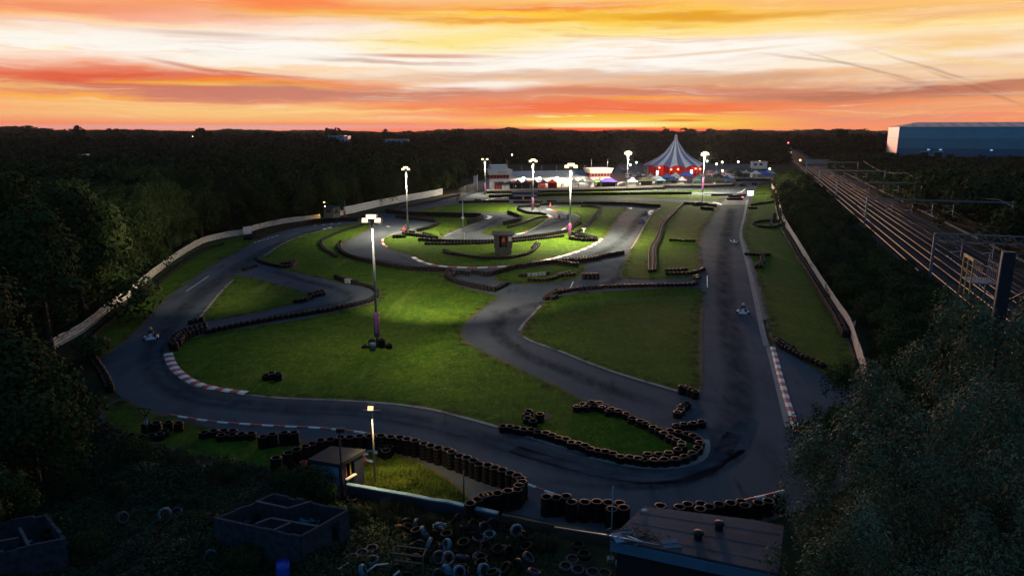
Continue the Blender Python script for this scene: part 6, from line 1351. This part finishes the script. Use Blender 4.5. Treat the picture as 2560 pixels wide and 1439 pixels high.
def kart_parts(mb_):
    out = []
    b = MB(); b.box((0, -.05, .07), (.62, 1.35, .03), m_black)
    for s_ in (-1, 1): b.tube([(s_ * .33, -.85, .10), (s_ * .36, -.2, .09), (s_ * .33, .75, .10)], .018, m_steel, 6)
    b.tube([(-.55, .72, .13), (.55, .72, .13)], .02, m_steel, 6); b.tube([(-.5, -.68, .12), (.5, -.68, .12)], .018, m_steel, 6); b.tube([(-.55, .95, .14), (0, 1.02, .22), (.55, .95, .14)], .025, m_black, 6); out.append(('chassis', b.mesh('chassis')))
    b = MB(); b.add([(-.5, -1.05, .06), (.5, -1.05, .06), (.42, -.72, .06), (-.42, -.72, .06), (-.46, -1.12, .20), (.46, -1.12, .20), (.3, -.7, .30), (-.3, -.7, .30)], [(0, 1, 2, 3), (4, 5, 6, 7), (0, 1, 5, 4), (1, 2, 6, 5), (2, 3, 7, 6), (3, 0, 4, 7)], mb_); b.box((0, -.62, .42), (.3, .05, .42), mb_, mt=Matrix.Rotation(R(-25), 3, 'X')); out.append(('nose_fairing', b.mesh('nose_fairing')))
    for s_ in (-1, 1): b = MB(); b.add([(s_ * .42, -.42, .07), (s_ * .68, -.36, .07), (s_ * .68, .42, .07), (s_ * .42, .42, .07), (s_ * .45, -.36, .24), (s_ * .64, -.3, .22), (s_ * .64, .38, .26), (s_ * .45, .38, .26)], [(0, 1, 2, 3), (4, 5, 6, 7), (0, 1, 5, 4), (1, 2, 6, 5), (2, 3, 7, 6), (3, 0, 4, 7)], mb_); out.append(('side_pod', b.mesh('side_pod')))
    for s_ in (-1, 1):
        for yy, w, r_ in ((-.68, .13, .13), (.72, .20, .14)): b = MB(); b.tube([(s_ * (.60 - w / 2), yy, r_), (s_ * (.60 + w / 2), yy, r_)], r_, m_tyre, 14); b.tube([(s_ * .59 - w / 2, yy, r_), (s_ * .61 + w / 2, yy, r_)], .06, m_steel, 8); out.append(('wheel', b.mesh('wheel')))
    b = MB(); b.box((0, .30, .12), (.36, .36, .04), m_dsteel); b.box((0, .50, .36), (.36, .05, .5), m_dsteel, mt=Matrix.Rotation(R(-18), 3, 'X')); out.append(('seat', b.mesh('seat')))
    b = MB(); pts = [(.16 * math.cos(a), -.13 + .06 * math.sin(a), .52 + .13 * math.sin(a)) for a in np.linspace(0, 2 * math.pi, 13)]; b.tube(pts, .015, m_black, 5, False); b.tube([(0, -.13, .52), (0, -.45, .15)], .015, m_steel, 5); out.append(('steering_wheel', b.mesh('steering_wheel')))
    b = MB(); b.box((.36, .5, .22), (.22, .3, .26), m_dsteel); out.append(('engine', b.mesh('engine'))); return out
KB = [kart_parts(mat('kart_white', (.6, .6, .62), .35)), kart_parts(mat('kart_blue', (.06, .14, .4), .35)), kart_parts(mat('kart_red', (.5, .05, .04), .35))]
def kart(px, py, px2, py2, ci, hi, where):
    a, b_ = P(px, py), P(px2, py2); rz = math.atan2(b_[1] - a[1], b_[0] - a[0]) + math.pi / 2
    t = thing('go_kart', ('white', 'blue', 'red')[ci] + ' go kart ' + where, 'go kart', (a[0], a[1], .03), rz, 'go karts out on the circuit')
    for n_, me in KB[ci]: link(n_, me, t)
    d = thing('person', 'kart driver seated in the ' + ('white', 'blue', 'red')[ci] + ' kart ' + where, 'person', (a[0], a[1], .05), rz, 'drivers in the go karts'); link('body', drv, d); link('helmet', HEL[hi], d, (0, .375, .86))
kart(1857, 782, 1855, 820, 0, 0, 'nearest on the right hand straight'); kart(1835, 606, 1837, 640, 0, 2, 'far up the right hand straight'); kart(1605, 556, 1598, 575, 1, 0, 'second down the striped bend road'); kart(1614, 536, 1607, 550, 1, 3, 'at the top corner of the striped bend road')
kart(1397, 547, 1385, 552, 2, 1, 'left of the pair in the inner hairpin'); kart(1419, 547, 1408, 554, 1, 2, 'right of the pair in the inner hairpin'); kart(378, 846, 376, 870, 0, 3, 'entering the near left bend'); kart(1013, 575, 990, 585, 2, 1, 'under the second lamp in the bright hairpin')
for px, py, l in ((1308, 499, 'orange cone on the far kart loop'), (1376, 517, 'tiny red cone at the inner hairpin exit')):
    x, y, _ = P(px, py); t = thing('traffic_cone', l, 'cone', (x, y, .03)); MB().lathe([(.0, 1.05), (.06, 1.05), (.24, .06)], m_hivis, 12).build('cone', t); MB().box((0, 0, .03), (.6, .6, .06), m_black).build('base', t)
for px, py in ((1312, 494),):
    x, y, _ = P(px, py); t = thing('timing_trailer', 'dark blue covered trailer behind the orange cone', 'trailer', (x, y, 0)); MB().box((0, 0, 1.1), (8.0, 2.0, 1.5), GM['navy']).build('body', t); MB().box((0, -1.03, .75), (7.0, .05, .2), m_white).build('stripe', t)
    for s_ in (-1, 1): MB().tube([(s_ * 2.6, -1.0, .35), (s_ * 2.6, -.75, .35)], .35, m_black, 10).build('wheel', t)

# ------------------------------------------------------------------ near yard: shed, low wall, flat roof, pens
def quadz(pts, z): return [P(x, y, z)[:2] for x, y in pts]
zr_ = 2.15; rc = quadz([(769, 1147), (849, 1160), (914, 1122), (826, 1114)], zr_); c = np.mean(rc, axis=0); t = thing('shed', 'small shed with a dark flat roof and pale blue side wall', 'shed', (c[0], c[1], 0))
rc = [(p[0] - c[0], p[1] - c[1]) for p in rc]; ins = [(p[0] * .88, p[1] * .88) for p in rc]
MB().prism(rc, zr_ - .22, zr_, m_roofd).build('roof', t)
m_bluew = mat('pale_blue_wash', (.20, .36, .46), .8, var=.45, vscale=1.5); m_navyw = mat('navy_boards', (.03, .04, .075), .7, var=.3, vscale=3)
for i in range(4):
    a, b_ = np.array(ins[i]), np.array(ins[(i + 1) % 4]); d = b_ - a; L_ = np.linalg.norm(d); m_ = m_bluew if i in (0, 3) else m_navyw; an = math.atan2(d[1], d[0]); mid = (a + b_) / 2
    if i == 1:
        bb = MB(); bb.box((0, 0, .5), (L_, .1, 1.0), m_, 0); bb.box((-L_ * .4, 0, 1.45), (L_ * .2, .1, .9), m_); bb.box((L_ * .3, 0, 1.45), (L_ * .4, .1, .9), m_); g = bb.build('front_wall', t, (mid[0], mid[1], 0), (0, 0, an))
        MB().box((-L_ * .1, -.1, 1.02), (L_ * .42, .2, .05), m_white).build('counter', g); MB().box((-L_ * .2, .06, 1.4), (.1, .03, .7), m_red).build('post', g); MB().box((-L_ * .02, .05, 1.4), (.1, .03, .7), m_yel).build('post', g)
    else: MB().box((0, 0, (zr_ - .22) / 2), (L_ - .1, .1, zr_ - .23), m_).build('wall', t, (mid[0], mid[1], 0), (0, 0, an))
q = P(858, 1150, 2.1); t = thing('lamp_post', 'short unlit lamp post rising past the shed roof corner', 'lamp post', (q[0], q[1] - .5, 0)); MB().tube([(0, 0, 0), (0, 0, 4.3)], .05, m_dsteel, 8).build('pole', t); MB().box((.12, -.1, 4.2), (.45, .3, .22), m_dsteel).build('lamp_head', t)
# low retaining wall with pale blue coping
wl = [P(x, y, .85)[:2] for x, y in [(868, 1208), (910, 1215), (960, 1224), (1020, 1234), (1080, 1246), (1120, 1251), (1155, 1260), (1200, 1270), (1245, 1280)]]; b = MB(); b2 = MB(); c = wl[4]
for p, q in zip(wl[:-1], wl[1:]):
    an = math.atan2(q[1] - p[1], q[0] - p[0]); L_ = math.dist(p, q); mx_ = ((p[0] + q[0]) / 2 - c[0], (p[1] + q[1]) / 2 - c[1])
    b.box((mx_[0], mx_[1], .38), (L_, .16, .76), m_navyw, an); b2.box((mx_[0], mx_[1], .81), (L_ + .01, .26, .09), m_bluew, an)
t = thing('low_wall', 'low dark wall with a pale blue coping below the lamp lawn', 'wall', (c[0], c[1], 0)); t['kind'] = 'thing'; b.build('wall_panel', t); b2.build('coping', t)
wl = [P(x, y, .55)[:2] for x, y in [(1255, 1284), (1300, 1292), (1345, 1302), (1400, 1312), (1470, 1322), (1530, 1336)]]; b = MB(); c = wl[0]
for p, q in zip(wl[:-1], wl[1:]): b.box(((p[0] + q[0]) / 2, (p[1] + q[1]) / 2, .27), (math.dist(p, q), .2, .54), m_soil, math.atan2(q[1] - p[1], q[0] - p[0]))
tag(b.build('low_wall'), 'rough dark kerb wall between the tarmac and the tyre yard', 'wall', kind='thing')
# flat roofed building
zf = 2.7; rc = quadz([(1527, 1344), (1946, 1432), (1960, 1313), (1877, 1297), (1609, 1264)], zf); c = np.mean(rc, axis=0); t = thing('flat_roofed_building', 'low building with a patched flat felt roof and blue fascia', 'building', (c[0], c[1], 0)); rc = [(p[0] - c[0], p[1] - c[1]) for p in rc]
m_felt = layered('patched_felt', [((.080, .084, .100), 0, 0, 0, U), ((.058, .064, .080), .35, .46, .54, U), ((.11, .11, .125), 1.4, .5, .7, U), ((.033, .038, .046), .8, .56, .66, (1, .25, 1))], rough=.8, bump=.2, bscale=14)
MB().prism(rc, zf - .12, zf, m_felt).build('roof', t)
MB().prism([(p[0] * .93, p[1] * .93 + .15) for p in rc], 0, zf - .13, m_black).build('wall', t)  # solid black block; its colour stands for the shade of an open bay
a, b_ = np.array(rc[0]), np.array(rc[1]); d = b_ - a; an = math.atan2(d[1], d[0]); mid = (a + b_) / 2; nn = np.array((d[1], -d[0])) / np.linalg.norm(d)
fb = MB()
for k in range(5): fb.box((-np.linalg.norm(d) / 2 + np.linalg.norm(d) * (k + .5) / 5, 0, 0), (np.linalg.norm(d) / 5 - .012, .06, .46), mat('blue_fascia', (.10, .24, .34), .6, var=.25, vscale=1))
fb.build('fascia', t, (mid[0] + nn[0] * .06, mid[1] + nn[1] * .06, zf - .34), (0, 0, an))
for px, py in ((1797, 1322), (1745, 1346)): q = P(px, py, zf); MB().lathe([(.19, 0), (.17, .25), (.24, .27), (.22, .36), (0, .42)], m_black, 12).build('roof_vent', t, (q[0] - c[0], q[1] - c[1], zf))
for i in range(3):
    a_ = np.array(rc[0]) * (1 - .3 * i - .2) + np.array(rc[4]) * (.3 * i + .2); e_ = np.array(rc[1]) * (1 - .3 * i - .2) + np.array(rc[2]) * (.3 * i + .2); dd = e_ - a_; mdl = (a_ + e_) / 2
    MB().box((0, 0, 0), (np.linalg.norm(dd) * .96, .07, .008), m_felt).build('felt_seam', t, (mdl[0], mdl[1], zf + .003), (0, 0, math.atan2(dd[1], dd[0])))
def debris(label, name, cat, pts, z, r_, m, group=None):
    b = MB(); P3 = [P(x, y, z_) for (x, y), z_ in zip(pts, z)]; c = P3[0]
    b.tube([tuple(np.array(p) - np.array(c)) for p in P3], r_, m, 6); return tag(b.build(name, None, c), label, cat, group)
debris('long pale pole lying across the edge of the flat roof', 'long_pole', 'pole', [(1387, 1317), (1520, 1338), (1650, 1363)], (2.0, 2.76, 2.8), .045, m_steel)
debris('short pale pole lying on the flat roof', 'short_pole', 'pole', [(1568, 1339), (1605, 1352)], (2.78, 2.78), .03, m_white)
def panel(label, px, py, z, w, d, m, rz, name='loose_panel', cat='panel', tilt=.04):
    q = P(px, py, z); b = MB(); b.box((0, 0, .03), (w, d, .05), m); b.box((0, 0, .07), (w, .05, .03), m); return tag(b.build(name, None, q, (tilt, tilt, rz)), label, cat)
panel('grey blue sheet lying at the corner of the flat roof', 1562, 1342, 2.72, 1.1, .7, m_bluew, .3); panel('pale square patch board on the flat roof', 1676, 1360, 2.72, .75, .6, mat('pale_board', (.18, .22, .28), .8, var=.5, vscale=6), .2); panel('small white block at the top of the flat roof', 1611, 1276, 2.72, .22, .18, m_white, .4, 'block', 'block')
b = MB(); q = P(1590, 1338, 2.72); r_ = random.Random(4)
for k in range(46): b.box((r_.gauss(0, .55), r_.gauss(0, .3), .04 + r_.random() * .08), (r_.uniform(.06, .3), r_.uniform(.05, .16), .04), m_post if k % 3 else m_soil, r_.uniform(0, 3))
tag(b.build('debris_heap', None, q), 'brown heap of scraps on the flat roof corner', 'debris', kind='stuff')
# roofless block pens
m_blk = mat('old_blockwork', (.040, .062, .080), .9, var=.75, vscale=3.5, bump=.3, bscale=6)
def px_seed(p): return abs(p[0] * 131 + p[1] * 17)
def pen(label, tops, z, walls, parts):
    pt = {k: np.array(P(x, y, z)[:2]) for k, (x, y) in tops.items()}; c = np.mean(list(pt.values()), axis=0); t = thing('block_pen', label, 'pen', (c[0], c[1], 0))
    for k, lst in (('wall', walls), ('partition', parts)):
        for a, b_, *gap in lst:
            p, q = pt[a] - c, pt[b_] - c; d = q - p; L_ = np.linalg.norm(d); an = math.atan2(d[1], d[0]); mb = MB(); tk = .14 if k == 'wall' else .10; zz = z if k == 'wall' else z - .03
            if gap:
                g0, g1 = gap[0]; mb.box((-L_ / 2 + L_ * g0 / 2, 0, zz / 2), (L_ * g0, tk, zz), m_blk); mb.box((L_ / 2 - L_ * (1 - g1) / 2, 0, zz / 2), (L_ * (1 - g1), tk, zz), m_blk); mb.box((L_ * ((g0 + g1) / 2 - .5), 0, zz - .12), (L_ * (g1 - g0), tk - .01, .24), m_blk)
            else:
                ns = max(2, int(L_ / .45)); rw = random.Random(int(px_seed(p)))
                for q_ in range(ns): dh = rw.choice((0, 0, 0, 0, .02, .05, .09)) if k == 'wall' else 0; mb.box((-L_ / 2 + L_ * (q_ + .5) / ns, 0, (zz - dh) / 2), (L_ / ns, tk, zz - dh), m_blk)
            o = mb.build(k, t, ((p[0] + q[0]) / 2, (p[1] + q[1]) / 2, 0), (0, 0, an))
            if k == 'partition': MB().box((0, 0, zz + .02), (L_ + .02, tk + .03, .03), mat('wall_coping', (.08, .10, .115), .8, var=.5)).build('coping', o)
    return t
pen('roofless block pens full of old tyres in the near yard', dict(L=(535, 1291), M=(640, 1251), B=(684, 1233), K=(779, 1251), R=(869, 1273), F=(752, 1338), N=(720, 1268), G=(677, 1293), H=(797, 1314), I=(600, 1306), J=(684, 1323), O=(730, 1303), Q=(640, 1307)), 1.9,
    [('L', 'M'), ('M', 'B'), ('B', 'K'), ('K', 'R'), ('R', 'H', (.35, .62)), ('H', 'F'), ('F', 'J'), ('J', 'I'), ('I', 'L')], [('M', 'N'), ('N', 'K'), ('G', 'H'), ('J', 'O'), ('Q', 'G')])
pen('smaller roofless block pen in the bottom left corner', dict(A=(-60, 1312), B=(112, 1283), C=(160, 1341), D=(72, 1362), E=(-60, 1388), F=(49, 1317), G=(-20, 1354), H=(46, 1342)), 1.6, [('A', 'B'), ('B', 'C'), ('C', 'D'), ('D', 'E')], [('F', 'D'), ('G', 'H')])
# ------------------------------------------------------------------ junk tyres strewn in the yard
TY = {k: stack_mesh(1, m, 20) for k, m in (('k', m_tyre), ('w', m_tyre_w), ('p', m_tyre_p), ('b', m_tyre_b))}
for me in TY.values(): me.name = 'old_tyre'
TYD = {}
cn = {'k': 'black', 'w': 'whitewashed', 'p': 'mauve painted', 'b': 'pale blue painted'}
J = [(412, 1278, 'w', 1.3, .2, 'standing half buried in brambles left of the pens'), (441, 1280, 'p', .3, 0, 'lying in brambles beside the half buried white tyre'), (302, 1290, 'p', 1.2, .6, 'deep in the brambles right of the corner pen'), (483, 1301, 'w', 1.0, 1.1, 'tilted in the brambles just left of the pens'), (572, 1296, 'w', .35, 0, 'on the left wall corner inside the pens'), (737, 1266, 'w', .1, 0, 'on top of the back pen heap'), (757, 1268, 'k', .1, 0, 'beside the white tyre in the back pen'), (733, 1259, 'b', .2, 1, 'half hidden in the back pen corner'), (664, 1322, 'b', .15, 0, 'upright drum like in the front pen'), (618, 1300, 'w', .8, .4, 'leaning in the left pen'),
     (576, 1349, 'b', .5, .2, 'at the foot of the left pen wall'), (604, 1364, 'w', .3, .8, 'on the ground before the left pen'), (598, 1354, 'b', .3, .5, 'behind the white tyre before the left pen'), (560, 1374, 'p', .5, 0, 'lying before the pens at the left'), (524, 1384, 'b', 1.2, .3, 'standing in the grass left of the blue barrel'), (640, 1386, 'b', .4, .1, 'between the pens and the blue barrel'),
     (905, 1383, 'p', .05, 0, 'middle of the diagonal row of four rims'), (880, 1395, 'p', .05, 0, 'third of the diagonal row beside the white tyre'), (930, 1372, 'p', .05, 0, 'furthest of the diagonal row beside the white tyre'), (851, 1411, 'p', .05, 0, 'nearest of the diagonal row, under the plank'), (931, 1400, 'w', .05, 0, 'standing clean right of the diagonal row'),
     (1209, 1292, 'b', .25, .3, 'lying alone in the grass below the wall hook'), (1291, 1320, 'b', 1.25, .1, 'standing arched at the right of the tyre yard'), (1224, 1336, 'b', .1, 0, 'lying flat and bright in the middle yard'), (1197, 1344, 'p', .12, 0, 'left of the bright flat blue tyre'), (1100, 1315, 'w', 1.0, 1.5, 'crushed white one at the back of the yard'), (1056, 1327, 'w', 1.1, .9, 'split white one left of the yard back'), (1076, 1356, 'w', 1.2, 2.3, 'leaning white one in the middle left yard'), (1121, 1358, 'b', 1.1, 2.6, 'tilted slim one in the middle yard'), (1046, 1362, 'k', .9, .2, 'leaning beside the white middle one'), (1197, 1392, 'p', .2, .3, 'low in the front middle yard'), (1205, 1420, 'b', 1.15, .4, 'standing ring in the front middle yard'), (1236, 1434, 'b', .3, 0, 'cut by the bottom edge of the picture'), (1118, 1390, 'w', 1.0, .3, 'bright arch in the front yard'), (1115, 1424, 'b', 1.2, 1.2, 'standing near the wooden frame'), (1145, 1424, 'b', 1.2, .3, 'right of the wooden frame'),
     (1446, 1364, 'k', .1, .3, 'with a glinting rim at the left of the flat roof'), (1460, 1386, 'k', .08, .2, 'with a glinting rim on the stack before the flat roof'), (1432, 1398, 'p', .2, 0, 'brown mauve disc below the glinting rims'), (1415, 1416, 'p', .1, 0, 'first of the front mauve disc row'), (1445, 1424, 'p', .1, 0, 'second of the front mauve disc row'), (1482, 1431, 'p', .1, 0, 'third of the front mauve disc row'), (1512, 1434, 'p', .1, 0, 'fourth of the front mauve disc row'), (1556, 1408, 'b', .2, 0, 'under the blue fascia of the flat roof'), (1578, 1422, 'p', .2, 0, 'deep under the blue fascia'), (1632, 1436, 'b', .2, 0, 'at the bottom edge under the fascia'), (880, 1246, 'k', .1, 0, 'half hidden below the pale blue coping'), (902, 1424, 'b', 1.2, .8, 'at the bottom edge beside the plank')]
gj = 'old tyres strewn round the near yard'
for (px, py, k, tl, rz, l) in J:
    zz = .15 + (.25 if tl > .7 else 0); 
    if 'pen' in l and ('back pen' in l or 'in the front pen' in l or 'inside' in l or 'in the left pen' in l): zz = .75
    if 'glinting rim on the stack' in l: zz = .5
    q = P(px, py, zz + .1); tag(link('old_tyre', TY[k], None, (q[0], q[1], zz), (tl, 0, rz * 2)), cn[k] + ' old tyre ' + l, 'tyre', gj)
r_ = random.Random(12); dk = 0; pos_ = []
while dk < 46:
    px, py = r_.uniform(985, 1345), r_.uniform(1296, 1450)
    if py < 1290 + (px - 985) * .06: continue
    q = P(px, py, .2)
    if any((q[0] - a) ** 2 + (q[1] - b_) ** 2 < .12 for a, b_ in pos_): continue
    pos_.append((q[0], q[1])); k = r_.choice('kkkkkp'); lay = r_.random() < .55
    zz = r_.uniform(.05, .45)
    tag(link('old_tyre', TY[k], None, (q[0], q[1], zz), (r_.uniform(0, .5) if lay else r_.uniform(.7, 1.6), 0, r_.uniform(0, 6))), ('black' if k == 'k' else 'dull mauve') + ' old tyre in the jumbled heap before the low wall', 'tyre', 'jumbled black tyres of the near yard heap' if k == 'k' else 'jumbled mauve tyres of the near yard heap'); dk += 1
r_ = random.Random(31)
for (x0, x1, y0, y1, n, w_) in ((660, 770, 1252, 1276, 9, 'in the back block pen'), (585, 690, 1275, 1310, 10, 'in the left block pen'), (735, 830, 1275, 1312, 8, 'in the right block pen'), (655, 735, 1312, 1326, 4, 'in the front block pen'), (560, 660, 1335, 1400, 9, 'in the weeds before the pens'), (10, 130, 1310, 1360, 7, 'in the corner pen')):
    for k in range(n):
        zz = r_.uniform(.3, 1.0) if 'pen' in w_ and 'pens' not in w_ else r_.uniform(.1, .3); q = P(r_.uniform(x0, x1), r_.uniform(y0, y1), zz + .5 if 'pens' not in w_ else zz); c_ = r_.choice('kkkkpb')
        tag(link('old_tyre', TY[c_], None, (q[0], q[1], zz), (r_.uniform(0, 1.4), 0, r_.uniform(0, 6))), {'k': 'black', 'p': 'mauve painted', 'b': 'pale blue painted'}[c_] + ' old tyre dumped ' + w_, 'tyre', {'k': 'black', 'p': 'mauve', 'b': 'pale blue'}[c_] + ' tyres dumped ' + w_)
q = P(708, 1424, .5); t = thing('barrel', 'bright blue plastic barrel before the pens', 'barrel', (q[0], q[1], 0)); m_bb = mat('barrel_blue', (.03, .08, .55), .4); MB().lathe([(0, .02), (.28, .02), (.31, .2), (.30, .45), (.31, .7), (.28, .86), (0, .88)], m_bb, 18).build('body', t); MB().lathe([(.29, .86), (.29, .90), (.25, .90)], m_bb, 18).build('lid', t)
debris('pale plank leaning over the diagonal tyre row', 'plank', 'plank', [(826, 1436), (871, 1405)], (.35, .45), .04, m_white); debris('bent white plank at the bottom edge', 'plank', 'plank', [(905, 1437), (940, 1411), (971, 1408)], (.3, .45, .45), .04, m_white); debris('short white plank end at the bottom edge', 'plank', 'plank', [(984, 1438), (999, 1426)], (.3, .4), .05, m_white)
b = MB(); q = P(1020, 1430, .1)
for (cx, cz, w, h) in ((0, .95, 1.5, .08), (-.72, .5, .08, .95), (.72, .5, .08, .95), (0, .6, 1.4, .06)): b.box((cx, 0, cz), (w, .08, h), m_post)
b.box((0, .6, .95), (1.5, .08, .06), m_post); b.box((.72, .3, .97), (.08, .6, .05), m_post); tag(b.build('wooden_frame', None, (q[0], q[1], .05), (0, 0, -.2)), 'dark wooden frame standing in the near yard', 'frame')
panel('white panel lying at the back of the tyre yard', 1098, 1314, .2, .7, .3, m_white, .2); panel('orange red brick scrap in the grass', 996, 1314, .1, .4, .18, mat('brick_orange', (.45, .14, .07), .8), .3, 'brick', 'brick')
# litter by the shed
for px, py, w, m, l in ((932, 1128, .75, m_bluew, 'pale blue bumper piece beside the shed'), (948, 1132, .8, m_white, 'white bumper piece right of the shed'), (912, 1136, .4, m_white, 'small white scrap beside the shed'), (922, 1152, .6, m_white, 'white strip on the grass by the amber lamp post')): panel(l, px, py, .15, w, .22, m, rng.uniform(-.5, .5), 'bumper_scrap', 'scrap')
for px, py, l in ((760, 1166, 'small red bin left of the shed'), (906, 1156, 'red bin at the right wall of the shed')):
    q = P(px, py, .3); t = thing('bin', l, 'bin', (q[0], q[1], 0)); MB().lathe([(0, .02), (.16, .02), (.21, .62), (.19, .62), (.14, .06)], m_red, 12).build('body', t); MB().lathe([(.215, .60), (.225, .64), (.19, .64)], m_hivis, 12).build('rim', t)
b = MB(); q = P(962, 1119, .4)
tyre_wall('three tyre stacks tucked inside the near tyre wall by the lamp', [[(957, 1117), (972, 1115), (966, 1123)]], 3, True, H(3))
# ------------------------------------------------------------------ brambles and rough grass
gpoly = [P(*p)[:2] for p in [(-160, 1120), (60, 1090), (200, 1060), (268, 1065), (310, 1102), (380, 1122), (480, 1142), (600, 1167), (700, 1182), (790, 1196), (850, 1215), (910, 1232), (1050, 1258), (1200, 1290), (1380, 1325), (1420, 1500), (800, 1560), (0, 1560), (-300, 1500)]]
def inpoly(x, y, poly):
    c_ = np.zeros(len(x), bool); n = len(poly)
    for i in range(n):
        x0, y0 = poly[i]; x1, y1 = poly[i - 1]; k = ((y0 > y) != (y1 > y)) & (x < (x1 - x0) * (y - y0) / (y1 - y0 + 1e-12) + x0); c_ ^= k
    return c_
from mathutils import noise as mn
gp = np.array(gpoly); r_ = np.random.default_rng(9); n = 210000; x = r_.uniform(gp[:, 0].min(), gp[:, 0].max(), n); y = r_.uniform(gp[:, 1].min(), gp[:, 1].max(), n); k = inpoly(x, y, gpoly); x, y = x[k], y[k]
def mound(a, b_): 
    v = mn.noise(Vector((a * .22, b_ * .22, 0))) + .5 * mn.noise(Vector((a * .6, b_ * .6, 3)))
    return max(.08, .38 + .85 * v)
hm = np.array([mound(a, b_) for a, b_ in zip(x, y)]); right = np.clip((x + 9) / 4, 0, 1); hm *= (1 - .72 * right)
keep = r_.random(len(x)) < np.where(right > .5, .42, .95); x, y, hm = x[keep], y[keep], hm[keep]; n = len(x); z = hm * (1 - .55 * r_.random(n) ** 2) + .02
c = np.stack([x, y, z], 1); nr = r_.normal(size=(n, 3)) * .55 + np.array((0, 0, 1)); nr /= np.linalg.norm(nr, axis=1)[:, None]; a = np.cross(nr, r_.normal(size=(n, 3))); a /= np.linalg.norm(a, axis=1)[:, None]; b_ = np.cross(nr, a); s_ = (.05 + .10 * r_.random(n))[:, None]; a *= s_; b_ *= s_ * .7
v = np.stack([c - a, c - b_ * .6, c + a, c + b_ * .6], 1).reshape(-1, 3)
tag(link('brambles', np_mesh('brambles', v, quads(n), mat('bramble_leaves', (.036, .056, .022), .7, spec=.2, col2=(.016, .030, .011), vscale=.5, island=.6))), 'tangled brambles and weeds covering the near yard', 'brambles', kind='stuff')
def grass_tufts(label, poly_px, n, hgt, m, seed, wdt=.02):
    pl = [P(*p)[:2] for p in poly_px]; g = np.array(pl); r_ = np.random.default_rng(seed); x = r_.uniform(g[:, 0].min(), g[:, 0].max(), n); y = r_.uniform(g[:, 1].min(), g[:, 1].max(), n); k = inpoly(x, y, pl); x, y = x[k], y[k]; m_ = len(x)
    cl = np.array([max(.25, .7 + mn.noise(Vector((a * .8, b_ * .8, 1)))) for a, b_ in zip(x, y)]); a = r_.uniform(0, 6.28, m_); ln = r_.uniform(.2, .9, m_); hh = hgt * cl * r_.uniform(.5, 1.1, m_); w = wdt * r_.uniform(.7, 1.5, m_)
    b0 = np.stack([x, y, np.full(m_, .03)], 1); dx = np.stack([np.cos(a), np.sin(a), np.zeros(m_)], 1); px_ = np.stack([-np.sin(a), np.cos(a), np.zeros(m_)], 1); tip = b0 + dx * (hh * ln)[:, None] + np.array((0, 0, 1)) * hh[:, None]
    v = np.stack([b0 - px_ * w[:, None], b0 + px_ * w[:, None], tip + px_ * w[:, None] * .2, tip - px_ * w[:, None] * .2], 1).reshape(-1, 3); tag(link('grass', np_mesh('grass', v, quads(m_), m)), label, 'grass', kind='stuff')
m_tuft = mat('long_grass', (.080, .150, .018), .8, spec=.1, col2=(.13, .15, .028), vscale=.9, island=.4); m_tuftd = mat('rank_grass', (.035, .048, .018), .8, spec=.2, col2=(.06, .055, .025), vscale=.9, island=.5)
grass_tufts('long tussocky grass inside the near tyre wall', [(900, 1150), (985, 1140), (1030, 1153), (1085, 1182), (1128, 1212), (1166, 1250), (1160, 1262), (1050, 1242), (950, 1218), (905, 1210)], 60000, .22, m_tuft, 3)
grass_tufts('rank weeds growing along the foot of the low wall', [(880, 1228), (1000, 1250), (1150, 1280), (1380, 1326), (1390, 1380), (1200, 1400), (1000, 1330), (860, 1250)], 26000, .55, m_tuftd, 5, .018)
for (px, py, h_, k, l) in ((800, 1245, 2.1, 0, 'dark round bush in front of the shed'), (770, 1232, 1.3, 2, 'small olive bush left of the shed bush'), (700, 1215, 1.1, 1, 'low bush at the end of the tyre wall'), (560, 1200, 1.4, 1, 'low bush on the bramble bank'), (455, 1180, 1.3, 2, 'olive bush among the brambles below the bank'), (330, 1170, 1.8, 0, 'dark bush at the left of the bramble bank'), (590, 1425, 1.2, 0, 'dark bush hiding the front left pen wall'), (640, 1415, 1.0, 1, 'low bush at the foot of the front pen wall'), (500, 1330, 1.1, 0, 'dark bush left of the block pens'), (890, 1300, .9, 2, 'olive bush right of the block pens'), (215, 1390, 1.2, 0, 'dark bush right of the corner pen'), (90, 1420, 1.0, 1, 'low bush before the corner pen'), (300, 1245, 1.0, 2, 'olive bush in the middle of the brambles'), (180, 1240, 1.3, 0, 'dark bush behind the corner pen')):
    q = P(px, py); tree(q[0], q[1], k, h_, l, 'bushes in the near yard', 0, 'bush', 1.0, SHR)

# ------------------------------------------------------------------ thin evening haze
hm = bpy.data.materials.new('haze'); hm.use_nodes = True; t_ = hm.node_tree; t_.nodes.clear()
pv = t_.nodes.new('ShaderNodeVolumePrincipled'); pv.inputs['Color'].default_value = (.85, .85, .9, 1); pv.inputs['Density'].default_value = .00003; pv.inputs['Anisotropy'].default_value = .55
om = t_.nodes.new('ShaderNodeOutputMaterial'); t_.links.new(pv.outputs[0], om.inputs['Volume'])
hz_ = MB().box((0, 2400, 33.5), (11000, 5400, 95), hm).build('haze'); tag(hz_, kind='stuff')
